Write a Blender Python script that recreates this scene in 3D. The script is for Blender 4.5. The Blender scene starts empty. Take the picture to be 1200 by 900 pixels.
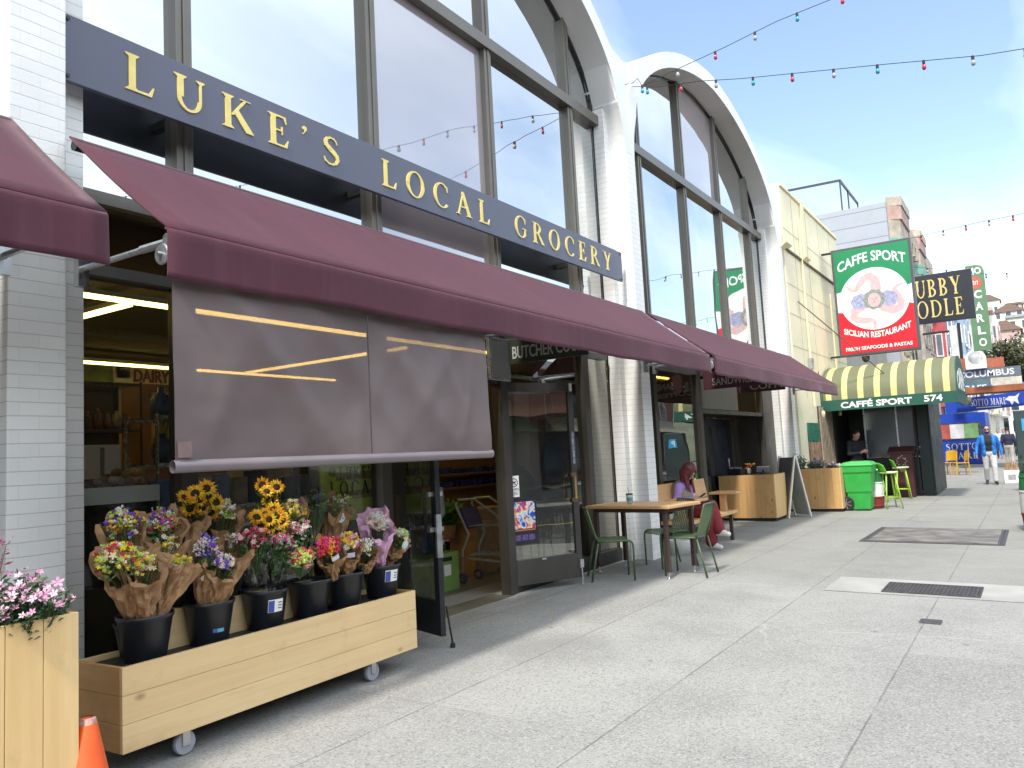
import bpy, bmesh, math, random
from mathutils import Vector, Matrix, Euler, noise as mnoise
rnd = random.Random(7)
SC = bpy.context.scene
COL = SC.collection
R = math.radians
# ------------------------------------------------------------------ camera
F, YAW, PIT, ROL, EYE = 933.0, R(56.99), R(5.357), R(-3.028), 1.53
_fw = Vector((math.sin(YAW)*math.cos(PIT), math.cos(YAW)*math.cos(PIT), math.sin(PIT)))
_r = Vector((math.cos(YAW), -math.sin(YAW), 0)); _u = _r.cross(_fw)
_r2 = _r*math.cos(ROL) + _u*math.sin(ROL); _u2 = _u*math.cos(ROL) - _r*math.sin(ROL)
cd = bpy.data.cameras.new('camera'); cam = bpy.data.objects.new('camera', cd); COL.objects.link(cam)
cam.matrix_world = Matrix(((_r2.x, _u2.x, -_fw.x, 0), (_r2.y, _u2.y, -_fw.y, 0), (_r2.z, _u2.z, -_fw.z, EYE), (0, 0, 0, 1)))
cd.sensor_width = 36; cd.lens = F/1200*36; cd.clip_end = 3000; cd.clip_start = .05
SC.camera = cam
# ------------------------------------------------------------------ sky and sun
SUN = Vector((-.74, -.11, 1.0)).normalized()
EL = math.asin(SUN.z); AZ = math.atan2(SUN.x, SUN.y)
w = bpy.data.worlds.new('World'); SC.world = w; w.use_nodes = True
nt = w.node_tree; nt.nodes.clear()
def wn(t, **k):
    n = nt.nodes.new(t)
    for a, b in k.items(): setattr(n, a, b)
    return n
sky = wn('ShaderNodeTexSky', sky_type='NISHITA', sun_disc=False, sun_elevation=EL, sun_rotation=AZ)
sky.air_density = 1.0; sky.dust_density = .6; sky.ozone_density = 1.6; sky.altitude = 50
tc = wn('ShaderNodeTexCoord'); sep = wn('ShaderNodeSeparateXYZ'); nt.links.new(tc.outputs['Generated'], sep.inputs[0])
add = wn('ShaderNodeMath', operation='ADD'); add.inputs[1].default_value = .22; nt.links.new(sep.outputs[2], add.inputs[0])
mx = wn('ShaderNodeMath', operation='MAXIMUM'); mx.inputs[1].default_value = .05; nt.links.new(add.outputs[0], mx.inputs[0])
dv = wn('ShaderNodeVectorMath', operation='SCALE')
iv = wn('ShaderNodeMath', operation='DIVIDE'); iv.inputs[0].default_value = 1; nt.links.new(mx.outputs[0], iv.inputs[1])
nt.links.new(tc.outputs['Generated'], dv.inputs[0]); nt.links.new(iv.outputs[0], dv.inputs['Scale'])
mp = wn('ShaderNodeMapping'); mp.inputs['Location'].default_value = (3.1, .6, 0); mp.inputs['Rotation'].default_value = (0, 0, R(25)); mp.inputs['Scale'].default_value = (.55, 1.15, .8)
nt.links.new(dv.outputs[0], mp.inputs[0])
n1 = wn('ShaderNodeTexNoise'); n1.inputs['Scale'].default_value = 1.3; n1.inputs['Detail'].default_value = 6; n1.inputs['Roughness'].default_value = .5; n1.inputs['Distortion'].default_value = .35
nt.links.new(mp.outputs[0], n1.inputs['Vector'])
cr = wn('ShaderNodeValToRGB'); cr.color_ramp.elements[0].position = .37; cr.color_ramp.elements[1].position = .70
cr.color_ramp.elements[0].color = (.06, .06, .06, 1); cr.color_ramp.elements[1].color = (1, 1, 1, 1)
nt.links.new(n1.outputs[0], cr.inputs[0])
mixc = wn('ShaderNodeMix', data_type='RGBA'); mixc.inputs[7].default_value = (6.5, 6.8, 6.95, 1)
# a bank of bright haze fills the sky on the street side
hz_ = wn('ShaderNodeVectorMath', operation='DOT_PRODUCT'); nt.links.new(tc.outputs['Generated'], hz_.inputs[0]); hz_.inputs[1].default_value = Vector((-.30, -.90, .30)).normalized()
hr = wn('ShaderNodeMapRange'); hr.interpolation_type = 'SMOOTHSTEP'; hr.inputs[1].default_value = .15; hr.inputs[2].default_value = .88; hr.inputs[3].default_value = 0; hr.inputs[4].default_value = .95; nt.links.new(hz_.outputs['Value'], hr.inputs[0])
# low white cloud towards the horizon, broken up by the same noise
lo = wn('ShaderNodeMapRange'); lo.interpolation_type = 'SMOOTHSTEP'; lo.inputs[1].default_value = .10; lo.inputs[2].default_value = .40; lo.inputs[3].default_value = .95; lo.inputs[4].default_value = 0; nt.links.new(sep.outputs[2], lo.inputs[0])
lv_ = wn('ShaderNodeMapRange'); lv_.inputs[1].default_value = .36; lv_.inputs[2].default_value = .58; lv_.inputs[3].default_value = .25; lv_.inputs[4].default_value = 1.0; nt.links.new(n1.outputs[0], lv_.inputs[0])
lm = wn('ShaderNodeMath', operation='MULTIPLY'); nt.links.new(lo.outputs[0], lm.inputs[0]); nt.links.new(lv_.outputs[0], lm.inputs[1])
lx = wn('ShaderNodeMath', operation='MAXIMUM'); nt.links.new(lm.outputs[0], lx.inputs[0]); nt.links.new(cr.outputs[0], lx.inputs[1]); nt.links.new(lx.outputs[0], mixc.inputs[0])
mixb = wn('ShaderNodeMix', data_type='RGBA'); mixb.inputs[7].default_value = (7.6, 8.3, 8.9, 1)
nv = wn('ShaderNodeMapRange'); nv.inputs[1].default_value = .3; nv.inputs[2].default_value = .62; nv.inputs[3].default_value = .62; nv.inputs[4].default_value = 1.0; nt.links.new(n1.outputs[0], nv.inputs[0])
hv = wn('ShaderNodeMath', operation='MULTIPLY'); nt.links.new(hr.outputs[0], hv.inputs[0]); nt.links.new(nv.outputs[0], hv.inputs[1]); nt.links.new(hv.outputs[0], mixb.inputs[0]); nt.links.new(mixc.outputs[2], mixb.inputs[6]); nt.links.new(sky.outputs[0], mixc.inputs[6])
bg = wn('ShaderNodeBackground'); bg.inputs[1].default_value = .135
nt.links.new(mixb.outputs[2], bg.inputs[0]); wo = wn('ShaderNodeOutputWorld'); nt.links.new(bg.outputs[0], wo.inputs[0])
sl = bpy.data.lights.new('sun', 'SUN'); sl.energy = 2.0; sl.angle = R(5); sl.color = (1, .95, .87)
so = bpy.data.objects.new('sun', sl); COL.objects.link(so)
so.rotation_euler = SUN.to_track_quat('Z', 'Y').to_euler()
SC.view_settings.view_transform = 'Standard'; SC.view_settings.look = 'None'; SC.view_settings.gamma = 1
SC.view_settings.use_curve_mapping = False; SC.view_settings.exposure = 1.17
SC.cycles.max_bounces = 8; SC.cycles.transparent_max_bounces = 12; SC.cycles.caustics_reflective = False; SC.cycles.caustics_refractive = False
# ------------------------------------------------------------------ pixel rays (1200 x 900 photograph) -> points at a known depth
SLOPE = .02
def gz(y): return SLOPE*y if y < 5.4 else SLOPE*5.4
def ray(x, y): return _r2*((x-600)/F) + _u2*((450-y)/F) + _fw
E0 = Vector((0, 0, EYE))
def AY(x, y, Y): d = ray(x, y); return E0 + d*(Y/d.y)
def AX(x, y, X): d = ray(x, y); return E0 + d*(X/d.x)
def AZp(x, y, z): d = ray(x, y); return E0 + d*((z-EYE)/d.z)
def G(x, y, dz=0): d = ray(x, y); return E0 + d*((dz-EYE)/(d.z-SLOPE*d.y))
# ------------------------------------------------------------------ mesh helper
class MB:
    def __init__(s): s.v = []; s.f = []; s.m = []; s.cur = 0
    def add(s, vs, fs, m=None):
        o = len(s.v); s.v += [tuple(v) for v in vs]; s.f += [tuple(i+o for i in f) for f in fs]
        s.m += [s.cur if m is None else m]*len(fs); return s
    def box(s, x0, x1, y0, y1, z0, z1, m=None):
        return s.add([(x0,y0,z0),(x1,y0,z0),(x1,y1,z0),(x0,y1,z0),(x0,y0,z1),(x1,y0,z1),(x1,y1,z1),(x0,y1,z1)],
                     [(0,3,2,1),(4,5,6,7),(0,1,5,4),(1,2,6,5),(2,3,7,6),(3,0,4,7)], m)
    def obox(s, c, size, rot=(0,0,0), m=None):
        M_ = Matrix.Translation(Vector(c)) @ (rot.to_4x4() if isinstance(rot, Matrix) else Euler(rot).to_matrix().to_4x4())
        a, b, d = size[0]/2, size[1]/2, size[2]/2
        return s.add([M_@Vector(p) for p in ((-a,-b,-d),(a,-b,-d),(a,b,-d),(-a,b,-d),(-a,-b,d),(a,-b,d),(a,b,d),(-a,b,d))],
                     [(0,3,2,1),(4,5,6,7),(0,1,5,4),(1,2,6,5),(2,3,7,6),(3,0,4,7)], m)
    def bar(s, p0, p1, wx, wy, up=(0,0,1), m=None):
        p0, p1 = Vector(p0), Vector(p1); d = (p1-p0).normalized(); u = Vector(up)
        if abs(d.dot(u)) > .99: u = Vector((0, 1, 0))
        a = d.cross(u).normalized(); b = a.cross(d); vs = []
        for p in (p0, p1):
            for i, j in ((-1,-1),(1,-1),(1,1),(-1,1)): vs.append(p + a*i*wx/2 + b*j*wy/2)
        return s.add(vs, [(0,1,2,3),(7,6,5,4),(0,4,5,1),(1,5,6,2),(2,6,7,3),(3,7,4,0)], m)
    def tube(s, pts, r, n=8, cap=True, m=None):
        pts = [Vector(p) for p in pts]; k = len(pts); rr = r if isinstance(r, (list, tuple)) else [r]*k
        vs = []; u = None
        for i, p in enumerate(pts):
            d = (pts[min(i+1,k-1)]-pts[max(i-1,0)]).normalized()
            if u is None: u = d.orthogonal().normalized()
            else:
                u = (u - d*u.dot(d))
                u = u.normalized() if u.length > 1e-6 else d.orthogonal().normalized()
            b = d.cross(u)
            for j in range(n):
                t = 2*math.pi*j/n; vs.append(p + (u*math.cos(t)+b*math.sin(t))*rr[i])
        fs = [(i*n+j, i*n+(j+1)%n, (i+1)*n+(j+1)%n, (i+1)*n+j) for i in range(k-1) for j in range(n)]
        if cap: fs += [tuple(range(n-1,-1,-1)), tuple(range((k-1)*n, k*n))]
        return s.add(vs, fs, m)
    def lathe(s, prof, c=(0,0,0), n=24, mat=None, m=None, cap=True):
        c = Vector(c); k = len(prof); vs = []
        for r, z in prof:
            for j in range(n):
                t = 2*math.pi*j/n; p = Vector((r*math.cos(t), r*math.sin(t), z))
                vs.append((mat@p if mat else p)+c)
        fs = [(i*n+j, i*n+(j+1)%n, (i+1)*n+(j+1)%n, (i+1)*n+j) for i in range(k-1) for j in range(n)]
        if cap: fs += [tuple(range(n-1,-1,-1)), tuple(range((k-1)*n, k*n))]
        return s.add(vs, fs, m)
    def prism(s, poly, o, u, v, d, m=None, d0=0):
        o, u, v = Vector(o), Vector(u), Vector(v); n = u.cross(v).normalized(); k = len(poly)
        a = sum(poly[i][0]*poly[(i+1)%k][1]-poly[(i+1)%k][0]*poly[i][1] for i in range(k))
        if a < 0: poly = poly[::-1]
        vs = [o+u*x+v*y+n*d0 for x, y in poly] + [o+u*x+v*y+n*d for x, y in poly]
        fs = [tuple(range(k-1,-1,-1)), tuple(range(k,2*k))] + [(i,(i+1)%k,(i+1)%k+k,i+k) for i in range(k)]
        return s.add(vs, fs, m)
    def ball(s, c, r, nu=10, nv=6, mat=None, m=None):
        c = Vector(c); r = r if isinstance(r, (tuple, list, Vector)) else (r, r, r); vs = []
        for i in range(1, nv):
            a = math.pi*i/nv
            for j in range(nu):
                t = 2*math.pi*j/nu; p = Vector((r[0]*math.sin(a)*math.cos(t), r[1]*math.sin(a)*math.sin(t), r[2]*math.cos(a)))
                vs.append((mat@p if mat else p)+c)
        T = Vector((0,0,r[2])); vs += [(mat@T if mat else T)+c, (mat@-T if mat else -T)+c]
        k = len(vs); fs = [(i*nu+j, (i+1)*nu+j, (i+1)*nu+(j+1)%nu, i*nu+(j+1)%nu) for i in range(nv-2) for j in range(nu)]
        fs += [(k-2, j, (j+1)%nu) for j in range(nu)] + [(k-1, (nv-2)*nu+(j+1)%nu, (nv-2)*nu+j) for j in range(nu)]
        return s.add(vs, fs, m)
    def grid(s, fn, nu, nv, m=None):
        vs = [fn(i/nu, j/nv) for i in range(nu+1) for j in range(nv+1)]
        return s.add(vs, [(i*(nv+1)+j, (i+1)*(nv+1)+j, (i+1)*(nv+1)+j+1, i*(nv+1)+j+1) for i in range(nu) for j in range(nv)], m)
    def build(s, name, mat, parent=None, smooth=False, bevel=0, solid=0, fix=True, local=False):
        me = bpy.data.meshes.new(name); me.from_pydata(s.v, [], s.f)
        for mm in (mat if isinstance(mat, (list, tuple)) else [mat]): me.materials.append(mm)
        for p, k in zip(me.polygons, s.m): p.material_index = k; p.use_smooth = smooth
        if fix:
            bm = bmesh.new(); bm.from_mesh(me); bmesh.ops.recalc_face_normals(bm, faces=bm.faces); bm.to_mesh(me); bm.free()
        o = bpy.data.objects.new(name, me); COL.objects.link(o)
        if parent is not None:
            o.parent = parent; o.matrix_parent_inverse = Matrix.Identity(4)
            iw = parent_world(parent).inverted()
            if not local: me.transform(iw)
        if bevel:
            b = o.modifiers.new('bevel', 'BEVEL'); b.width = bevel; b.segments = 2; b.limit_method = 'ANGLE'; b.harden_normals = False
        if solid:
            b = o.modifiers.new('solid', 'SOLIDIFY'); b.thickness = solid
        return o
def parent_world(p):
    M_ = p.matrix_basis.copy()
    while p.parent: p = p.parent; M_ = p.matrix_basis @ M_
    return M_
def tag(o, label=None, cat=None, group=None, kind=None):
    if label: o['label'] = label
    if cat: o['category'] = cat
    if group: o['group'] = group
    if kind: o['kind'] = kind
    return o
def thing(name, label, cat, loc=(0,0,0), rz=0, group=None):
    o = bpy.data.objects.new(name, None); COL.objects.link(o); o.empty_display_size = .1
    o.matrix_basis = Matrix.Translation(Vector(loc)) @ Matrix.Rotation(rz, 4, 'Z')
    return tag(o, label, cat, group)
def kids(o): return [c for c in bpy.data.objects if c.parent == o]
def copy_thing(o, loc, rz, label, group=None):
    r = o.copy(); COL.objects.link(r); r.matrix_basis = Matrix.Translation(Vector(loc)) @ Matrix.Rotation(rz, 4, 'Z')
    r['label'] = label
    if group: r['group'] = group
    for c in kids(o):
        d = c.copy(); COL.objects.link(d); d.parent = r
        for e in kids(c): g = e.copy(); COL.objects.link(g); g.parent = d
    return r
# ------------------------------------------------------------------ lettering
_font_cache = {}
def font_polys(s, bold=0.0, shear=0, spacing=1.0):
    k = (s, bold, shear, spacing)
    if k in _font_cache: return _font_cache[k]
    c = bpy.data.curves.new('lettering', 'FONT'); c.body = s; c.size = 1; c.extrude = .02; c.offset = bold; c.shear = shear; c.resolution_u = 3; c.space_character = spacing
    o = bpy.data.objects.new('lettering', c); COL.objects.link(o)
    me = bpy.data.meshes.new_from_object(o.evaluated_get(bpy.context.evaluated_depsgraph_get()))
    vs = [v.co.copy() for v in me.vertices]; fs = [tuple(p.vertices) for p in me.polygons]
    bpy.data.objects.remove(o); bpy.data.curves.remove(c); bpy.data.meshes.remove(me)
    x0 = min(v.x for v in vs); x1 = max(v.x for v in vs); y0 = min(v.y for v in vs); y1 = max(v.y for v in vs)
    _font_cache[k] = (vs, fs, x0, x1, y0, y1); return _font_cache[k]
def text(mb, s, o, u, v, width, height, depth=.006, bold=0, shear=0, spacing=1.0, warp=None, m=None):
    """letters fill the box of given width and height; o is its lower-left corner, u/v unit vectors"""
    vs, fs, x0, x1, y0, y1 = font_polys(s, bold, shear, spacing); o, u, v = Vector(o), Vector(u), Vector(v); n = u.cross(v)
    out = []
    for p in vs:
        a = (p.x-x0)/(x1-x0); b = (p.y-y0)/(y1-y0); X, Y = a*width, b*height
        if warp: X, Y = warp(X, Y)
        out.append(o+u*X+v*Y+n*(depth if p.z > 0 else 0))
    mb.add(out, fs, m); return mb
def arcq(cx, cy, rx, ry, tx, ty, a0, a1, n=14):
    out = []
    for i in range(n):
        p, q = R(a0+(a1-a0)*i/n), R(a0+(a1-a0)*(i+1)/n)
        out.append([(cx+rx*math.cos(p), cy+ry*math.sin(p)), (cx+rx*math.cos(q), cy+ry*math.sin(q)),
                    (cx+(rx-tx)*math.cos(q), cy+(ry-ty)*math.sin(q)), (cx+(rx-tx)*math.cos(p), cy+(ry-ty)*math.sin(p))])
    return out
def stemq(x, w, y0=0, y1=1, sl=.08, sr=.08, top=True, bot=True):
    L = [(x, y0)]; a, b = x, x+w; p = []
    if bot: p += [(a-sl, y0), (b+sr, y0), (b+sr, y0+.025), (b, y0+.1)]
    else: p += [(a, y0), (b, y0)]
    if top: p += [(b, y1-.1), (b+sr, y1-.025), (b+sr, y1), (a-sl, y1), (a-sl, y1-.025), (a, y1-.1)]
    else: p += [(b, y1), (a, y1)]
    if bot: p += [(a, y0+.1), (a-sl, y0+.025)]
    return [p]
def diagq(x0, y0, x1, y1, w): return [[(x0, y0), (x0+w, y0), (x1+w, y1), (x1, y1)]]
def strokeq(pts, ws):
    out = []; k = len(pts); P = []
    for i in range(k):
        d = Vector(pts[min(i+1,k-1)])-Vector(pts[max(i-1,0)]); d.normalize(); nn = Vector((-d.y, d.x)); c = Vector(pts[i])
        P.append((c+nn*ws[i]/2, c-nn*ws[i]/2))
    for i in range(k-1): out.append([tuple(P[i][0]), tuple(P[i+1][0]), tuple(P[i+1][1]), tuple(P[i][1])])
    return out
def serif(ch):
    T, t = .155, .06
    bowl = lambda x, cy, ry, rx: arcq(x, cy, rx, ry, T*.95, t, -90, 90, 10)
    if ch == 'L': return stemq(.1, T)+[[(T+.1, 0), (.62, 0), (.68, .27), (.65, .27), (.55, .07), (T+.1, .055)]], .72
    if ch == 'U': return stemq(.1, T, .38, 1, bot=False)+stemq(.66, t, .38, 1, bot=False)+arcq(.41, .38, .31, .39, .1, .075, 180, 360), .84
    if ch == 'K': return stemq(.1, T)+diagq(.25, .42, .62, .97, .08)+[[(.53, .97), (.82, .97), (.82, 1), (.53, 1)]]+[[(.32, .53), (.43, .67), (.9, .03), (.9, 0), (.68, 0)]], .92
    if ch == 'E': return stemq(.1, T)+[[(T+.1, .0), (.6, 0), (.66, .26), (.63, .26), (.53, .065), (T+.1, .055)], [(T+.1, 1), (.57, 1), (.6, .77), (.57, .77), (.5, .94), (T+.1, .945)], [(T+.1, .49), (.43, .49), (.43, .39), (.47, .39), (.47, .65), (.43, .65), (.43, .54), (T+.1, .54)]], .72
    if ch == "'": return [[(.08, .8), (.14, .88), (.13, .97), (.05, 1), (-.01, .95), (.0, .88), (.06, .86), (.05, .78), (-.02, .71), (.0, .69)]], .24
    if ch == 'S':
        pts = [(.56, .78), (.53, .88), (.45, .95), (.32, .965), (.2, .91), (.14, .8), (.17, .68), (.28, .58), (.42, .49), (.54, .38), (.57, .25), (.51, .12), (.38, .045), (.24, .04), (.13, .11), (.08, .25)]
        ws = [.03, .05, .06, .06, .09, .12, .15, .17, .17, .15, .12, .09, .06, .06, .05, .03]
        return strokeq(pts, ws), .7
    if ch == 'O': return arcq(.47, .5, .45, .52, .15, .055, 0, 360, 28), .98
    if ch == 'C': return arcq(.47, .5, .45, .52, .15, .055, 48, 318, 22)+[[(.74, .9), (.78, .92), (.8, .68), (.76, .68), (.7, .82)]], .86
    if ch == 'G': return arcq(.47, .5, .45, .52, .15, .055, 48, 312, 22)+[[(.74, .9), (.78, .92), (.8, .68), (.76, .68), (.7, .82)]]+[[(.68, .1), (.8, .14), (.8, .4), (.87, .42), (.87, .45), (.58, .45), (.58, .42), (.68, .4)]], .95
    if ch == 'A': return diagq(.08, .0, .38, .93, .065)+[[(.36, 1), (.46, 1), (.86, .0), (.66, 0), (.33, .9)]]+[[(.2, .32), (.62, .32), (.6, .375), (.22, .375)]]+[[(-.02, 0), (.24, 0), (.24, .03), (-.02, .03)], [(.58, 0), (.94, 0), (.94, .03), (.58, .03)]], .94
    if ch == 'R': return stemq(.1, T)+bowl(.28, .74, .26, .36)+[[(T+.1, 1), (.3, 1), (.3, .945), (T+.1, .945)], [(T+.1, .48), (.3, .48), (.3, .535), (T+.1, .535)]]+[[(.3, .5), (.47, .5), (.86, .03), (.86, 0), (.66, 0)]], .88
    if ch == 'P': return stemq(.1, T)+bowl(.28, .73, .27, .36)+[[(T+.1, 1), (.3, 1), (.3, .945), (T+.1, .945)], [(T+.1, .46), (.3, .46), (.3, .515), (T+.1, .515)]], .7
    if ch == 'B': return stemq(.1, T)+bowl(.28, .75, .25, .32)+bowl(.28, .26, .26, .38)+[[(T+.1, 1), (.3, 1), (.3, .945), (T+.1, .945)], [(T+.1, .49), (.3, .49), (.3, .54), (T+.1, .54)], [(T+.1, 0), (.3, 0), (.3, .055), (T+.1, .055)]], .76
    if ch == 'D': return stemq(.1, T)+bowl(.36, .5, .5, .5)+[[(T+.1, 1), (.38, 1), (.38, .945), (T+.1, .945)], [(T+.1, 0), (.38, 0), (.38, .055), (T+.1, .055)]], .94
    if ch == 'Y': return [[(.04, 1), (.26, 1), (.52, .5), (.5, .42), (.36, .42)]]+diagq(.46, .44, .7, 1, .07)+stemq(.36, T, 0, .46, top=False)+[[(-.04, 1), (.34, 1), (.34, .97), (-.04, .97)], [(.62, 1), (.86, 1), (.86, .97), (.62, .97)]], .84
    if ch == 'N': return stemq(.1, t)+stemq(.74, t, 0, 1, bot=False)+[[(.06, 1), (.26, 1), (.8, .04), (.8, 0), (.7, 0), (.12, .93)]], .92
    if ch == 'M': return stemq(.1, t)+stemq(.84, T)+[[(.08, 1), (.26, 1), (.55, .2), (.5, .0), (.14, .92)], [(.52, .0), (.56, .0), (.9, .92), (.84, 1)]], 1.12
    if ch == 'T': return stemq(.32, T, 0, 1, top=False)+[[(.02, .74), (.05, .74), (.1, .94), (.7, .94), (.75, .74), (.78, .74), (.77, 1), (.03, 1)]], .8
    if ch == 'H': return stemq(.1, T)+stemq(.68, T)+[[(T+.1, .48), (.7, .48), (.7, .54), (T+.1, .54)]], .96
    if ch == 'F': return stemq(.1, T)+[[(T+.1, 1), (.57, 1), (.6, .77), (.57, .77), (.5, .94), (T+.1, .945)], [(T+.1, .49), (.43, .49), (.43, .39), (.47, .39), (.47, .65), (.43, .65), (.43, .54), (T+.1, .54)]], .66
    return [], .45
def serif_text(mb, s, o, u, v, width, height, depth=.012, track=.16, m=None, space=.5):
    o, u, v = Vector(o), Vector(u), Vector(v); tot = 0; items = []
    for ch in s:
        q, a = serif(ch) if ch != ' ' else ([], space)
        items.append((q, tot)); tot += a+track
    tot -= track; k = width/tot/1.0
    i = 0
    for q, x0 in items:
        for poly in q:
            mb.prism([((x+x0)*k, y*height) for x, y in poly], o, u, v, depth+(i % 5)*.0005, m); i += 1
    return mb
def serif_letters(s, o, u, v, width, height, depth, mat, parent, track=.16, space=.5):
    """one mesh per letter, all children of the sign"""
    o, u, v = Vector(o), Vector(u), Vector(v); tot = sum((serif(c)[1] if c != ' ' else space)+track for c in s)-track; k = width/tot; x0 = 0
    for ch in s:
        q, a = serif(ch) if ch != ' ' else ([], space)
        if q:
            m_ = MB()
            for i, poly in enumerate(q): m_.prism([((x+x0)*k, y*height) for x, y in poly], o, u, v, depth+(i % 7)*.0004)
            m_.build('letter', mat, parent)
        x0 += a+track
# ------------------------------------------------------------------ materials
MATS = {}
def NN(m): return m.node_tree.nodes, m.node_tree.links
def base(name):
    m = bpy.data.materials.new(name); m.use_nodes = True
    return m, m.node_tree.nodes['Principled BSDF'], m.node_tree.nodes, m.node_tree.links
def M(name, col, rough=.6, var=.12, scale=6, metal=0, bump=0, bscale=60, spec=.5, emit=None, es=1, coat=0, fine=0):
    if name in MATS: return MATS[name]
    m, b, n, l = base(name)
    b.inputs['Roughness'].default_value = rough; b.inputs['Metallic'].default_value = metal; b.inputs['Specular IOR Level'].default_value = spec
    if coat: b.inputs['Coat Weight'].default_value = coat
    tc = n.new('ShaderNodeTexCoord')
    if var:
        t = n.new('ShaderNodeTexNoise'); t.inputs['Scale'].default_value = scale; t.inputs['Detail'].default_value = 6; l.new(tc.outputs['Object'], t.inputs['Vector'])
        mixn = n.new('ShaderNodeMix'); mixn.data_type = 'RGBA'
        mixn.inputs[6].default_value = tuple(c*(1-var) for c in col)+(1,); mixn.inputs[7].default_value = tuple(min(1, c*(1+var)) for c in col)+(1,)
        r = n.new('ShaderNodeMapRange'); r.inputs[1].default_value = .3; r.inputs[2].default_value = .7; l.new(t.outputs[0], r.inputs[0]); l.new(r.outputs[0], mixn.inputs[0])
        l.new(mixn.outputs[2], b.inputs['Base Color'])
        rr = n.new('ShaderNodeMapRange'); rr.inputs[1].default_value = .3; rr.inputs[2].default_value = .7; rr.inputs[3].default_value = max(0, rough-.08); rr.inputs[4].default_value = min(1, rough+.08)
        l.new(t.outputs[0], rr.inputs[0]); l.new(rr.outputs[0], b.inputs['Roughness'])
    else: b.inputs['Base Color'].default_value = tuple(col)+(1,)
    if bump:
        t2 = n.new('ShaderNodeTexNoise'); t2.inputs['Scale'].default_value = bscale; t2.inputs['Detail'].default_value = 4; l.new(tc.outputs['Object'], t2.inputs['Vector'])
        bp = n.new('ShaderNodeBump'); bp.inputs['Strength'].default_value = bump; bp.inputs['Distance'].default_value = .02; l.new(t2.outputs[0], bp.inputs['Height']); l.new(bp.outputs[0], b.inputs['Normal'])
    if emit: b.inputs['Emission Color'].default_value = tuple(emit)+(1,); b.inputs['Emission Strength'].default_value = es
    MATS[name] = m; return m
def mathn(n, l, op, a, b=None, c=None):
    x = n.new('ShaderNodeMath'); x.operation = op
    for i, v in enumerate((a, b, c)):
        if v is None: continue
        if isinstance(v, (int, float)): x.inputs[i].default_value = v
        else: l.new(v, x.inputs[i])
    return x.outputs[0]
def mixrgb(n, l, f, a, b, mode='MIX'):
    x = n.new('ShaderNodeMix'); x.data_type = 'RGBA'; x.blend_type = mode
    for i, v in ((0, f), (6, a), (7, b)):
        if isinstance(v, (int, float)): x.inputs[i].default_value = v
        elif isinstance(v, tuple): x.inputs[i].default_value = v+(1,) if len(v) == 3 else v
        else: l.new(v, x.inputs[i])
    return x.outputs[2]
def noisen(n, l, vec, scale, detail=4, rough=.5, out=0):
    t = n.new('ShaderNodeTexNoise'); t.inputs['Scale'].default_value = scale; t.inputs['Detail'].default_value = detail; t.inputs['Roughness'].default_value = rough
    l.new(vec, t.inputs['Vector']); return t.outputs[out]
def rampn(n, l, v, a, b, lo=0, hi=1):
    x = n.new('ShaderNodeMapRange'); x.inputs[1].default_value = a; x.inputs[2].default_value = b; x.inputs[3].default_value = lo; x.inputs[4].default_value = hi
    l.new(v, x.inputs[0]); return x.outputs[0]
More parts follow.
